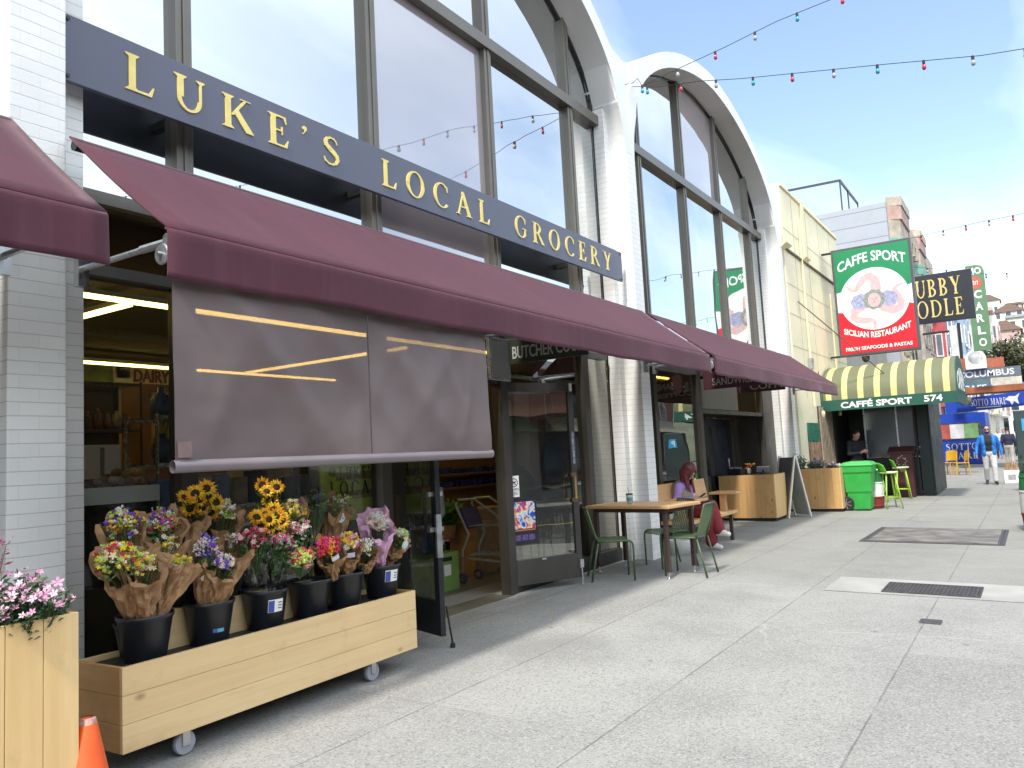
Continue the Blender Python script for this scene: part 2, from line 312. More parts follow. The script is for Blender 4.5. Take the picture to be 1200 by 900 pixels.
def brick_mat(name, col, mort, bw=.205, bh=.0725, bump=.5):
    m, b, n, l = base(name); geo = n.new('ShaderNodeNewGeometry'); sp = n.new('ShaderNodeSeparateXYZ'); l.new(geo.outputs['Position'], sp.inputs[0])
    s = mathn(n, l, 'ADD', sp.outputs[0], sp.outputs[1]); cb = n.new('ShaderNodeCombineXYZ'); l.new(s, cb.inputs[0]); l.new(sp.outputs[2], cb.inputs[1])
    # slight waviness of the courses
    wob = noisen(n, l, geo.outputs['Position'], 3.0, 3); wv = mathn(n, l, 'MULTIPLY_ADD', wob, .010, -.005); z2 = mathn(n, l, 'ADD', sp.outputs[2], wv); l.new(z2, cb.inputs[1])
    t = n.new('ShaderNodeTexBrick'); t.inputs['Scale'].default_value = 1; t.inputs['Brick Width'].default_value = bw; t.inputs['Row Height'].default_value = bh
    t.inputs['Mortar Size'].default_value = .0035; t.inputs['Mortar Smooth'].default_value = .5; t.inputs['Bias'].default_value = 0
    t.inputs['Color1'].default_value = tuple(c*.93 for c in col)+(1,); t.inputs['Color2'].default_value = tuple(min(1, c*1.03) for c in col)+(1,); t.inputs['Mortar'].default_value = tuple(c*.86 for c in col)+(1,)
    l.new(cb.outputs[0], t.inputs['Vector'])
    # painted-over brick: bed joints read, head joints nearly filled in
    bed = mathn(n, l, 'FRACT', mathn(n, l, 'DIVIDE', z2, bh)); bedm = mathn(n, l, 'LESS_THAN', bed, .055)
    c0 = mixrgb(n, l, .55, (col[0], col[1], col[2]), t.outputs['Color']); c1 = mixrgb(n, l, bedm, c0, tuple(mort))
    dn = noisen(n, l, geo.outputs['Position'], 2.2, 6); dirt = mathn(n, l, 'MAXIMUM', rampn(n, l, dn, .45, .75, 0, .22), mathn(n, l, 'MULTIPLY', rampn(n, l, sp.outputs[2], .15, .75, .6, 0), rampn(n, l, noisen(n, l, geo.outputs['Position'], 7, 5), .4, .65))); c2 = mixrgb(n, l, dirt, c1, tuple(c*.72 for c in col), 'MIX')
    l.new(c2, b.inputs['Base Color']); b.inputs['Roughness'].default_value = .55
    h = mathn(n, l, 'MULTIPLY_ADD', t.outputs['Fac'], -.25, 1); h2 = mathn(n, l, 'SUBTRACT', h, mathn(n, l, 'MULTIPLY', bedm, .6)); fn = noisen(n, l, geo.outputs['Position'], 45, 4)
    h3 = mathn(n, l, 'MULTIPLY_ADD', fn, .35, h2)
    bp = n.new('ShaderNodeBump'); bp.inputs['Strength'].default_value = bump; bp.inputs['Distance'].default_value = .006; l.new(h3, bp.inputs['Height']); l.new(bp.outputs[0], b.inputs['Normal'])
    MATS[name] = m; return m
def wood_mat(name, col, dark, axis=0, knots=True, board=None, bax=2, rough=.5):
    """pine boards: grain runs along object axis; knots; tone changes from board to board"""
    m, b, n, l = base(name); tc = n.new('ShaderNodeTexCoord'); mp = n.new('ShaderNodeMapping'); sc = [14, 14, 14]; sc[axis] = .9
    mp.inputs['Scale'].default_value = sc; l.new(tc.outputs['Object'], mp.inputs[0])
    g = noisen(n, l, mp.outputs[0], 1.6, 6, .6); grain = rampn(n, l, g, .35, .7)
    c = mixrgb(n, l, mathn(n, l, 'MULTIPLY', grain, .45), tuple(col), tuple(dark))
    big = noisen(n, l, tc.outputs['Object'], 1.7, 3); c = mixrgb(n, l, rampn(n, l, big, .4, .7, 0, .3), c, (min(1, col[0]*1.08), col[1]*1.0, col[2]*.9))
    if board:
        sp = n.new('ShaderNodeSeparateXYZ'); l.new(tc.outputs['Object'], sp.inputs[0]); idx = mathn(n, l, 'FLOOR', mathn(n, l, 'DIVIDE', sp.outputs[bax], board))
        wn_ = n.new('ShaderNodeTexWhiteNoise'); wn_.noise_dimensions = '1D'; l.new(idx, wn_.inputs['W']); c = mixrgb(n, l, rampn(n, l, wn_.outputs[0], 0, 1, 0, .28), c, tuple(d*1.1 for d in dark))
    if knots:
        mk = n.new('ShaderNodeMapping'); sk = [5.2, 5.2, 5.2]; sk[axis] = 3.0; mk.inputs['Scale'].default_value = sk; l.new(tc.outputs['Object'], mk.inputs[0])
        v = n.new('ShaderNodeTexVoronoi'); v.inputs['Scale'].default_value = 1.0; l.new(mk.outputs[0], v.inputs['Vector']); k = rampn(n, l, v.outputs['Distance'], .05, .13, 1, 0)
        c = mixrgb(n, l, mathn(n, l, 'MULTIPLY', k, .8), c, tuple(d*.45 for d in dark))
    sc_ = rampn(n, l, noisen(n, l, tc.outputs['Object'], 4.5, 7, .65), .56, .74, 0, .35); c = mixrgb(n, l, sc_, c, tuple(d*.75 for d in dark))
    l.new(c, b.inputs['Base Color']); b.inputs['Roughness'].default_value = rough
    bp = n.new('ShaderNodeBump'); bp.inputs['Strength'].default_value = .12; bp.inputs['Distance'].default_value = .01; l.new(g, bp.inputs['Height']); l.new(bp.outputs[0], b.inputs['Normal'])
    MATS[name] = m; return m
def glass_mat(name, refl, tint, dark=None, rough=0.0, f90=.95, gl=(.95, .97, .97)):
    """window glass: mirror part grows towards grazing; the rest lets light through, or (tinted glazing) is nearly black"""
    m = bpy.data.materials.new(name); m.use_nodes = True; n, l = NN(m); n.clear()
    out = n.new('ShaderNodeOutputMaterial'); g = n.new('ShaderNodeBsdfGlossy'); g.inputs['Color'].default_value = gl+(1,); g.inputs['Roughness'].default_value = rough
    if dark is None: t = n.new('ShaderNodeBsdfTransparent'); t.inputs[0].default_value = tint+(1,)
    else: t = n.new('ShaderNodeBsdfDiffuse'); t.inputs[0].default_value = dark+(1,)
    lw = n.new('ShaderNodeLayerWeight'); lw.inputs[0].default_value = .5
    f = mathn(n, l, 'POWER', lw.outputs['Facing'], 3.0); fac = rampn(n, l, f, 0, 1, refl, f90)
    # old glazing is never quite flat
    tc = n.new('ShaderNodeTexCoord'); w_ = noisen(n, l, tc.outputs['Object'], .55, 2); bp = n.new('ShaderNodeBump'); bp.inputs['Strength'].default_value = .035; bp.inputs['Distance'].default_value = .3; l.new(w_, bp.inputs['Height']); l.new(bp.outputs[0], g.inputs['Normal'])
    mx_ = n.new('ShaderNodeMixShader'); l.new(fac, mx_.inputs[0]); l.new(t.outputs[0], mx_.inputs[1]); l.new(g.outputs[0], mx_.inputs[2]); l.new(mx_.outputs[0], out.inputs[0])
    MATS[name] = m; return m
def canvas_mat(name, col, weave=420, rough=.8, var=.1):
    m, b, n, l = base(name); tc = n.new('ShaderNodeTexCoord'); v = tc.outputs['Object']
    a = noisen(n, l, v, 1.4, 5); c = mixrgb(n, l, rampn(n, l, a, .35, .7), tuple(x*(1-var) for x in col), tuple(x*(1+var) for x in col))
    st = n.new('ShaderNodeMapping'); st.inputs['Scale'].default_value = (9, 1.2, 1.2); l.new(v, st.inputs[0]); s2 = noisen(n, l, st.outputs[0], 1.2, 5); c = mixrgb(n, l, rampn(n, l, s2, .5, .8, 0, .3), c, tuple(min(1, x*1.5+.02) for x in col))
    l.new(c, b.inputs['Base Color']); b.inputs['Roughness'].default_value = rough; b.inputs['Specular IOR Level'].default_value = .3
    b.inputs['Sheen Weight'].default_value = .2; b.inputs['Sheen Roughness'].default_value = .35; b.inputs['Sheen Tint'].default_value = (1, .72, .80, 1)
    f = noisen(n, l, v, weave, 2); bg_ = noisen(n, l, v, 2.5, 3); h = mathn(n, l, 'MULTIPLY_ADD', bg_, 3.0, f)
    bp = n.new('ShaderNodeBump'); bp.inputs['Strength'].default_value = .18; bp.inputs['Distance'].default_value = .012; l.new(h, bp.inputs['Height']); l.new(bp.outputs[0], b.inputs['Normal'])
    MATS[name] = m; return m
def sidewalk_mat():
    m, b, n, l = base('sidewalk_concrete'); geo = n.new('ShaderNodeNewGeometry'); P = geo.outputs['Position']; sp = n.new('ShaderNodeSeparateXYZ'); l.new(P, sp.inputs[0]); X, Y = sp.outputs[0], sp.outputs[1]
    # slabs: long joints at y = -.26, .905, 2.07, 3.235 ; cross joints every 1.83 m
    fy = mathn(n, l, 'DIVIDE', mathn(n, l, 'ADD', Y, .26), 1.165); fx = mathn(n, l, 'DIVIDE', mathn(n, l, 'ADD', X, .95), 2.42)
    def line(f, period, wd):
        q = mathn(n, l, 'FRACT', mathn(n, l, 'ADD', f, .5)); d = mathn(n, l, 'MULTIPLY', mathn(n, l, 'ABSOLUTE', mathn(n, l, 'SUBTRACT', q, .5)), period); return rampn(n, l, d, wd*.5, wd*1.3, 1, 0)
    wig = noisen(n, l, P, 9, 3); wig = mathn(n, l, 'MULTIPLY_ADD', wig, .008, -.004)
    jy = line(mathn(n, l, 'ADD', fy, wig), 1.165, .0055); jx = line(mathn(n, l, 'ADD', fx, wig), 2.42, .004)
    jx = mathn(n, l, 'MULTIPLY', jx, .55); j = mathn(n, l, 'MAXIMUM', jy, jx); jn = rampn(n, l, noisen(n, l, P, 3.1, 4), .3, .6, .25, 1); j = mathn(n, l, 'MULTIPLY', j, jn)
    cell = n.new('ShaderNodeCombineXYZ'); l.new(mathn(n, l, 'FLOOR', mathn(n, l, 'ADD', fx, .0)), cell.inputs[0]); l.new(mathn(n, l, 'FLOOR', fy), cell.inputs[1])
    wnz = n.new('ShaderNodeTexWhiteNoise'); wnz.noise_dimensions = '2D'; l.new(cell.outputs[0], wnz.inputs['Vector'])
    c = mixrgb(n, l, wnz.outputs[0], (.30, .293, .272), (.36, .352, .328))
    # far stretch: smoother, beiger paving
    far = rampn(n, l, X, 8.9, 9.6); c = mixrgb(n, l, mathn(n, l, 'MULTIPLY', far, .75), c, (.27, .262, .232))
    st = rampn(n, l, noisen(n, l, P, .9, 7, .6), .42, .72); c = mixrgb(n, l, mathn(n, l, 'MULTIPLY', st, .5), c, (.16, .157, .15))
    st2 = rampn(n, l, noisen(n, l, P, 3.3, 8, .65), .5, .8); c = mixrgb(n, l, mathn(n, l, 'MULTIPLY', st2, .3), c, (.42, .41, .38))
    # exposed aggregate
    v = n.new('ShaderNodeTexVoronoi'); v.inputs['Scale'].default_value = 105; l.new(P, v.inputs['Vector'])
    sepc = n.new('ShaderNodeSeparateColor'); l.new(v.outputs['Color'], sepc.inputs[0]); ag = rampn(n, l, sepc.outputs[0], 0, 1, .0, 1)
    amt = rampn(n, l, X, 7.0, 10.5, .52, .2); pit = mathn(n, l, 'GREATER_THAN', sepc.outputs[1], .84); lite = mathn(n, l, 'GREATER_THAN', sepc.outputs[0], .72)
    c = mixrgb(n, l, mathn(n, l, 'MULTIPLY', pit, amt), c, (.12, .118, .115)); c = mixrgb(n, l, mathn(n, l, 'MULTIPLY', lite, mathn(n, l, 'MULTIPLY', amt, .8)), c, (.5, .49, .46))
    fnn = noisen(n, l, P, 260, 2); c = mixrgb(n, l, rampn(n, l, fnn, .35, .7, 0, .3), c, (.2, .2, .195))
    # gum and drips
    v2 = n.new('ShaderNodeTexVoronoi'); v2.inputs['Scale'].default_value = 1.7; l.new(P, v2.inputs['Vector']); gum = rampn(n, l, v2.outputs['Distance'], .03, .05, 1, 0); c = mixrgb(n, l, mathn(n, l, 'MULTIPLY', gum, .5), c, (.10, .10, .10))
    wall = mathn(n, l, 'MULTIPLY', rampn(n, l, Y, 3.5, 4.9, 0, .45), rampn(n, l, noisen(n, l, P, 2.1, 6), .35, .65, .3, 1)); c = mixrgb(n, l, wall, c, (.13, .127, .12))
    blot = rampn(n, l, noisen(n, l, P, .42, 4, .55), .56, .68, 0, .38); c = mixrgb(n, l, blot, c, (.17, .166, .16))
    # hairline cracks and pale scratches
    ck = n.new('ShaderNodeTexVoronoi'); ck.feature = 'DISTANCE_TO_EDGE'; ck.inputs['Scale'].default_value = .33; nz = n.new('ShaderNodeTexNoise'); nz.inputs['Scale'].default_value = 1.2; nz.inputs['Detail'].default_value = 6; l.new(P, nz.inputs['Vector'])
    va = n.new('ShaderNodeVectorMath'); va.operation = 'MULTIPLY_ADD'; l.new(nz.outputs['Color'], va.inputs[0]); va.inputs[1].default_value = (.9, .9, 0); l.new(P, va.inputs[2]); l.new(va.outputs[0], ck.inputs['Vector'])
    cks = rampn(n, l, ck.outputs['Distance'], .0015, .0045, 1, 0); cks = mathn(n, l, 'MULTIPLY', cks, rampn(n, l, noisen(n, l, P, .5, 2), .5, .6)); c = mixrgb(n, l, mathn(n, l, 'MULTIPLY', cks, .4), c, (.5, .49, .46))
    c = mixrgb(n, l, mathn(n, l, 'MULTIPLY', j, .6), c, (.10, .098, .094))
    l.new(c, b.inputs['Base Color']); b.inputs['Roughness'].default_value = .85; b.inputs['Specular IOR Level'].default_value = .3
    h = mathn(n, l, 'SUBTRACT', mathn(n, l, 'MULTIPLY', ag, amt), mathn(n, l, 'MULTIPLY', j, 3)); h = mathn(n, l, 'MULTIPLY_ADD', fnn, .5, h)
    bp = n.new('ShaderNodeBump'); bp.inputs['Strength'].default_value = .45; bp.inputs['Distance'].default_value = .004; l.new(h, bp.inputs['Height']); l.new(bp.outputs[0], b.inputs['Normal'])
    MATS['sidewalk'] = m; return m
def stripes_mat(name, a, b_, period, off, frac, axis=1):
    m, b, n, l = base(name); geo = n.new('ShaderNodeNewGeometry'); sp = n.new('ShaderNodeSeparateXYZ'); l.new(geo.outputs['Position'], sp.inputs[0])
    q = mathn(n, l, 'FRACT', mathn(n, l, 'DIVIDE', mathn(n, l, 'ADD', sp.outputs[axis], off), period)); f = rampn(n, l, mathn(n, l, 'ABSOLUTE', mathn(n, l, 'SUBTRACT', q, .5)), frac*.5-.012, frac*.5+.012, 1, 0)
    c = mixrgb(n, l, f, a, b_); d = noisen(n, l, geo.outputs['Position'], 2.5, 5); c = mixrgb(n, l, rampn(n, l, d, .45, .8, 0, .25), c, (a[0]*.7, a[1]*.7, a[2]*.6)); l.new(c, b.inputs['Base Color']); b.inputs['Roughness'].default_value = .7
    MATS[name] = m; return m
def shade_mat():
    """vinyl roll-down screen: mostly opaque, a little see-through"""
    m, b, n, l = base('screen_vinyl'); tc = n.new('ShaderNodeTexCoord'); v = tc.outputs['Object']
    a = noisen(n, l, v, 1.1, 4); c = mixrgb(n, l, rampn(n, l, a, .35, .7), (.150, .112, .110), (.215, .166, .162)); l.new(c, b.inputs['Base Color']); b.inputs['Roughness'].default_value = .55; b.inputs['Specular IOR Level'].default_value = .5
    t = n.new('ShaderNodeBsdfTransparent'); t.inputs[0].default_value = (.8, .72, .7, 1); mx_ = n.new('ShaderNodeMixShader'); mx_.inputs[0].default_value = .15; out = n['Material Output']
    l.new(b.outputs[0], mx_.inputs[1]); l.new(t.outputs[0], mx_.inputs[2]); l.new(mx_.outputs[0], out.inputs[0])
    return m
WHITEB = brick_mat('white_painted_brick', (.86, .86, .84), (.57, .56, .54))
WHITEC = M('white_stucco', (.80, .80, .78), .7, .06, 2.0, bump=.15, bscale=80)
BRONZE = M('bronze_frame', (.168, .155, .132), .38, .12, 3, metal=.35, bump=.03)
DKFRAME = M('dark_frame', (.030, .029, .028), .35, .2, 5, metal=.2)
BLACKP = M('black_plastic', (.012, .013, .016), .38, .2, 5)
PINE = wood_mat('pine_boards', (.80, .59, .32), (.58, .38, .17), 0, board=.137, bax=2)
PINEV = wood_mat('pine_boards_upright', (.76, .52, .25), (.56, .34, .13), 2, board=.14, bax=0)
PINEVY = wood_mat('pine_boards_upright_side', (.60, .36, .145), (.42, .22, .075), 2, board=.17, bax=1)  # same pine as the fronts, with the end faces' shade put into the colour
TABLEW = wood_mat('table_wood', (.66, .40, .19), (.48, .26, .10), 0, knots=False)
AWN = canvas_mat('maroon_canvas', (.082, .026, .040))
SIGNBLUE = M('slate_sign_paint', (.105, .112, .158), .42, .08, 1.2)
GOLD = M('gold_leaf_paint', (.85, .68, .22), .4, .08, 10)
UPGLASS = glass_mat('upper_glazing', .64, None, dark=(.03, .034, .036), f90=.97)
MAUVEGLASS = glass_mat('blind_backed_glazing', .34, None, dark=(.38, .33, .345), f90=.8)
CLEAR = glass_mat('shop_window_glass', .045, (.86, .88, .85), f90=.9)
DOORGLASS = glass_mat('door_glass', .17, (.62, .62, .56), f90=.9)
ALU = M('brushed_aluminium', (.55, .56, .57), .32, .08, 20, metal=.9)
STEEL = M('galvanised_steel', (.42, .43, .44), .4, .15, 14, metal=.85)
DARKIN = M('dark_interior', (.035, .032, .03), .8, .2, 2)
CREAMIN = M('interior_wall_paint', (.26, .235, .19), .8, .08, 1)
KRAFT = M('kraft_paper', (.39, .225, .108), .75, .25, 7, bump=.5, bscale=22)
GREENLEAF = M('leaf_green', (.055, .125, .03), .55, .4, 30)
OLIVE = M('eucalyptus_green', (.17, .24, .12), .6, .3, 30)
WHITEP = M('white_paint', (.8, .8, .79), .5, .04, 4)
LABELW = M('white_label_paper', (.8, .8, .8), .6, .03, 4)
LABELB = M('blue_label_print', (.05, .09, .36), .6, .05, 4)
INK = M('black_ink', (.015, .015, .017), .6, 0)
SKIN = M('skin', (.50, .29, .21), .5, .06, 12)
SKIN2 = M('tan_skin', (.36, .2, .13), .5, .06, 12)
# ------------------------------------------------------------------ the setting: ground, road, kerb
def struct(o): return tag(o, kind='structure')
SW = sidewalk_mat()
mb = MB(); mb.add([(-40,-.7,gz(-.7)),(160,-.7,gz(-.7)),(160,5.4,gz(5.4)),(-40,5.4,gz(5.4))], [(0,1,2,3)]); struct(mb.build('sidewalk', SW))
KERB = M('kerb_concrete', (.3, .3, .28), .8, .15, 4, bump=.3)
mb = MB(); mb.box(-40, 160, -.86, -.702, -.4, gz(-.7)); struct(mb.build('kerb', KERB, bevel=.015))
ASPH = M('asphalt', (.05, .05, .052), .85, .25, 3, bump=.6, bscale=160)
mb = MB(); mb.box(-60, 260, -10.9, -.861, -.45, -.15); struct(mb.build('road', ASPH))
mb = MB(); mb.box(-60, 260, -14.2, -10.901, -.45, -.02); struct(mb.build('far_sidewalk', KERB))
mb = MB(); mb.add([(-1500,-1500,-.5),(1500,-1500,-.5),(1500,1500,-.5),(-1500,1500,-.5)], [(0,1,2,3)]); struct(mb.build('ground', M('city_ground', (.16,.16,.15), .9, .2, .05)))
mb = MB()
for x in range(-40, 160, 6): mb.box(x, x+2.6, -5.98, -5.86, -.146, -.1458)
struct(mb.build('road_marking', M('road_paint', (.7,.55,.12), .7, .2, 4)))
# pale replaced paving with gratings
def gsheet(x0, x1, y0, y1, h, mat, name):
    m_ = MB(); m_.add([(x0,y0,gz(y0)+h),(x1,y0,gz(y0)+h),(x1,y1,gz(y1)+h),(x0,y1,gz(y1)+h)], [(0,1,2,3)]); return m_.build(name, mat)
struct(gsheet(8.56, 9.46, .1, 1.94, .004, M('new_concrete', (.37,.36,.335), .85, .16, 2.5, bump=.25, bscale=150), 'pavement_patch'))
IRON = M('cast_iron', (.085, .082, .085), .6, .3, 22, metal=.3, bump=.3)
g1 = thing('pavement_grating', 'small dark cross-barred grating set in the pale concrete patch', 'grating', (8.93, .99, gz(.99)))
m_ = MB(); m_.obox((8.93,.99,gz(.99)+.006), (.55,.84,.004), (R(1.15),0,0)); m_.build('backing', INK, g1)
m_ = MB()
for i in range(15): m_.obox((8.66+.54*i/14,.99,gz(.99)+.012), (.013,.84,.012), (R(1.15),0,0))
for i in range(25): y = .57+.84*i/24; m_.obox((8.93,y,gz(y)+.0118), (.55,.01,.011))
m_.build('bars', IRON, g1)
g2 = thing('sidewalk_vault_door', 'large worn steel hatch plate flush in the pavement with a bolted border', 'hatch', (13.75, 1.39, gz(1.39)))
PLATE = M('worn_hatch_plate', (.17, .155, .14), .6, .5, 3.2, bump=.5, bscale=40)
m_ = MB(); m_.obox((13.75,1.4,gz(1.4)+.006), (2.05,1.84,.006), (R(1.15),0,0)); m_.build('frame', IRON, g2)
m_ = MB(); m_.obox((13.75,1.39,gz(1.39)+.012), (1.84,1.64,.008), (R(1.15),0,0)); m_.build('leaf', PLATE, g2)
m_ = MB()
for i in range(13):
    for y in (.53, 2.27): m_.ball((12.85+1.8*i/12, y, gz(y)+.012), (.018,.018,.006), 6, 4)
m_.build('bolts', IRON, g2)
g3 = tag(MB().obox((7.43,.86,gz(.86)+.004), (.15,.16,.012), (R(1.15),0,0)).build('utility_cover', IRON, bevel=.003), 'little dark square utility cover on the paving joint nearest the camera', 'cover')
# ------------------------------------------------------------------ grocery building
YB, YS, YM, YG = 4.40, 4.64, 4.75, 4.82
PX = [2.15-8.0, 2.15, 10.15, 18.15]
A_, B_, Z0, PW = 3.69, 1.80, 6.38, 1.75
bld = thing('grocery_building', 'white painted brick shop building with tall bronze framed arched windows', 'building', (10.1, 5, 0))
def za(t, a=A_, b=B_):
    t = min(1, abs(t/a)); return Z0 + b*(1-t**PW)**(1/PW)
for i, px in enumerate(PX):
    m_ = MB(); m_.box(px-.15, px+.15, YB, YS+.02, 0, 5.72); m_.box(px-.30, px+.38, YS, 5.15, 0, Z0)
    m_.build('pillar', WHITEB, bld, bevel=.006)
    m_ = MB(); n_ = 8
    for k in range(n_):   # the flare from pillar to arch
        q0, q1 = k/n_, (k+1)/n_; w0, w1 = .15+.16*q0**2, .15+.16*q1**2; z0, z1 = 5.72+(Z0-5.72)*q0, 5.72+(Z0-5.72)*q1
        m_.add([(px-w0,YB,z0),(px+w0,YB,z0),(px+w0,YS,z0),(px-w0,YS,z0),(px-w1,YB,z1),(px+w1,YB,z1),(px+w1,YS,z1),(px-w1,YS,z1)], [(0,1,5,4),(1,2,6,5),(3,0,4,7),(2,3,7,6)]+([(4,5,6,7)] if k == n_-1 else []))
    m_.prism([(-.30,Z0),(.30,Z0),(.58,6.98),(.72,7.3),(.3,7.16),(0,7.12),(-.3,7.16),(-.72,7.3),(-.58,6.98)], (px,YB+.03,0), (1,0,0), (0,0,1), -6)
    m_.build('pillar_head', WHITEC, bld)
    for s_, e_ in ((-1, .30), (1, .38)): MB().box(px+s_*e_-(.012 if s_ < 0 else .002), px+s_*e_+(.002 if s_ < 0 else .012), YG-.02, YG-.001, .1, Z0).build('gasket', DKFRAME, bld)
LOWFR = M('shaded_bronze_frame', (.060, .054, .046), .4, .15, 3, metal=.25)  # darker copy of the bronze, shade under the awnings put into its colour
BAYS = [(PX[i]+PX[i+1])/2 for i in range(3)]
MUL = [-2.87+.02, -.93+.02, 1.01, 2.93]
for bi, cx in enumerate(BAYS):
    # concrete barrel shell
    m_ = MB(); N_ = 40; ring = []
    def sup(th, a, b): c, s = math.cos(th), math.sin(th); return (a*math.copysign(abs(c)**(2/PW), c), Z0+b*abs(s)**(2/PW))
    def outer(th, lift=0): x, z = sup(th, 3.97, B_+.27+lift); return x, z
    prof = []
    for i in range(N_+1):
        th = math.pi*i/N_; prof.append((sup(th, A_, B_), outer(th), outer(th, .55)))
    vs = []
    for (xi, zi), (xo, zo), (xb, zb) in prof:
        vs += [(cx+xi, 5.15, zi), (cx+xi, YB, zi), (cx+xo, YB, zo), (cx+xo, YB+.5, zo), (cx+xb, 7.2, zb), (cx+xb, 13, zb)]
    fs = [(i*6+j, (i+1)*6+j, (i+1)*6+j+1, i*6+j+1) for i in range(N_) for j in range(5)]
    m_.add(vs, fs); o = m_.build('arch_shell', WHITEC, bld, smooth=True)
    try: o.data.set_sharp_from_angle(angle=R(40))
    except Exception: pass
    # glazing bars
    for t in MUL:
        m_ = MB(); zt = za(t)+.03; m_.box(cx+t-.065, cx+t+.065, YM, YG+.06, 3.3, zt); m_.box(cx+t-.012, cx+t+.012, YM-.012, YM+.001, 3.3, zt-.06)
        m_.build('mullion', BRONZE, bld, bevel=.004)
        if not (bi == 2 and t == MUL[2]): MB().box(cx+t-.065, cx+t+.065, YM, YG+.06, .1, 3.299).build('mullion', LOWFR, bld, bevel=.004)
    m_ = MB(); m_.box(cx-A_-.02, cx+A_+.02, YM-.035, YG+.1, 6.13, 6.27); m_.build('transom', BRONZE, bld, bevel=.004)
    m_ = MB(); m_.box(cx-3.6, cx+3.6, YM+.01, YG+.1, 3.26, 3.34); m_.build('transom', BRONZE, bld)
    m_ = MB(); m_.box(cx-3.6, cx+3.6, YM+.02, YG+.1, 2.80, 2.87); m_.build('transom', M('grey_frame', (.13,.13,.12), .45, .1, 4), bld)
    # gasket line round the arch
    m_ = MB(); tp = []
    for i in range(N_+1): x, z = sup(math.pi*i/N_, A_-.02, B_-.02); tp.append((cx+x, YG-.02, z))
    m_.tube(tp, .022, 4); m_.build('gasket', DKFRAME, bld)
    # panes
    edges = [-3.68]+MUL+[3.68]
    for k in range(5):
        a, b = edges[k]+(.05 if k else 0), edges[k+1]-(.05 if k < 4 else 0)
        gm = MAUVEGLASS if (bi == 1 and k == 2) else UPGLASS
        MB().box(cx+a, cx+b, YG, YG+.012, 3.33, 6.15).build('window_pane', gm, bld)
        a2, b2 = max(a, -A_+.03), min(b, A_-.03); top = [(a2+(b2-a2)*i/12, za(a2+(b2-a2)*i/12)+.01) for i in range(13)]
        gm = MAUVEGLASS if (bi == 2 and k == 2) else UPGLASS
        MB().prism([(a2,6.25),(b2,6.25)]+top[::-1], (cx,YG+.012,0), (1,0,0), (0,0,1), .012).build('window_pane', gm, bld)
        if not (bi == 1 and k == 2) and not (bi == 2 and k in (2, 3)):
            MB().box(cx+a, cx+b, YG, YG+.01, 2.86, 3.27).build('window_pane', DOORGLASS, bld)
            MB().box(cx+a, cx+b, YG, YG+.01, .26, 2.81).build('window_pane', CLEAR if bi == 1 and k < 2 else DOORGLASS, bld)
            MB().box(cx+a, cx+b, YM+.015, YG+.1, .1, .27).build('window_plinth', DKFRAME, bld, bevel=.004)
            MB().box(cx+a-.05, cx+b+.05, YM-.03, YG+.2, 0, .1).build('base_kerb', KERB, bld)
# door recess lintels and the little roller box
b1, b2 = BAYS[1], BAYS[2]
MB().box(b1+MUL[1]+.065, b1+MUL[2]-.065, YM+.02, YG+.1, 2.34, 2.44).build('door_lintel', DKFRAME, bld)
MB().box(b1+MUL[1]+.065, b1+MUL[2]-.065, YG, YG+.01, 2.44, 2.81).build('window_pane', DOORGLASS, bld)
MB().box(b1+MUL[1]+.065, b1+MUL[2]-.065, YG-.08, YG+.2, .085, .103).build('threshold', BRONZE, bld)
PANEL_DARK = M('dark_glass_panel', (.02,.022,.026), .08, .2, 3, spec=.8)
RY = 5.36   # the coffee entrance is set back
MB().box(b2+MUL[1]+.07, 15.4, YM+.03, YG+.25, 2.22, 2.74).build('shutter_box', M('grey_shutter', (.2,.2,.19), .5, .08, 4), bld, bevel=.01)
MB().box(b2+MUL[1]+.07, b2+MUL[3]-.07, YM+.02, RY, 2.14, 2.215).build('recess_soffit', DKFRAME, bld)
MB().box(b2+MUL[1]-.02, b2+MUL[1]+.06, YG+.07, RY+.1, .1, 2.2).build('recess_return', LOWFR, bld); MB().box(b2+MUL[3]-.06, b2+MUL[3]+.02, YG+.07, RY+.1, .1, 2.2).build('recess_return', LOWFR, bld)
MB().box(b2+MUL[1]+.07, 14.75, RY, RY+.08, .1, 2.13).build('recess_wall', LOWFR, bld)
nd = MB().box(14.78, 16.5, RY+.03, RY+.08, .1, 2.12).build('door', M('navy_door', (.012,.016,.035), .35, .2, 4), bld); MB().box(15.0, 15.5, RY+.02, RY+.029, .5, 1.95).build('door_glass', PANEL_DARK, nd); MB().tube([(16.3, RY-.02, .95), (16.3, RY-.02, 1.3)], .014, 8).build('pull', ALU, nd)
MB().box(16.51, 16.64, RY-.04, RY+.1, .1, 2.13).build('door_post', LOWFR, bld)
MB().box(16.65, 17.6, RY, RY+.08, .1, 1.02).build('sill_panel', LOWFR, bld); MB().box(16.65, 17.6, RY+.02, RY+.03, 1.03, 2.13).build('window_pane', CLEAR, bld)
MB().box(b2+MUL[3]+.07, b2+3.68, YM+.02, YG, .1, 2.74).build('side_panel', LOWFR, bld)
# framed grey panel beside the butcher board
q0, q1 = AY(573, 400, 4.70), AY(599, 447, 4.70); vp = MB().box(q0.x, q1.x, 4.70, 4.74, q1.z, q0.z+.05).build('vent_panel', ALU, bld, bevel=.004); MB().box(q0.x+.03, q1.x-.03, 4.695, 4.699, q1.z+.03, q0.z+.02).build('vent_mesh', M('grey_mesh', (.16,.165,.16), .6, .15, 60), vp)
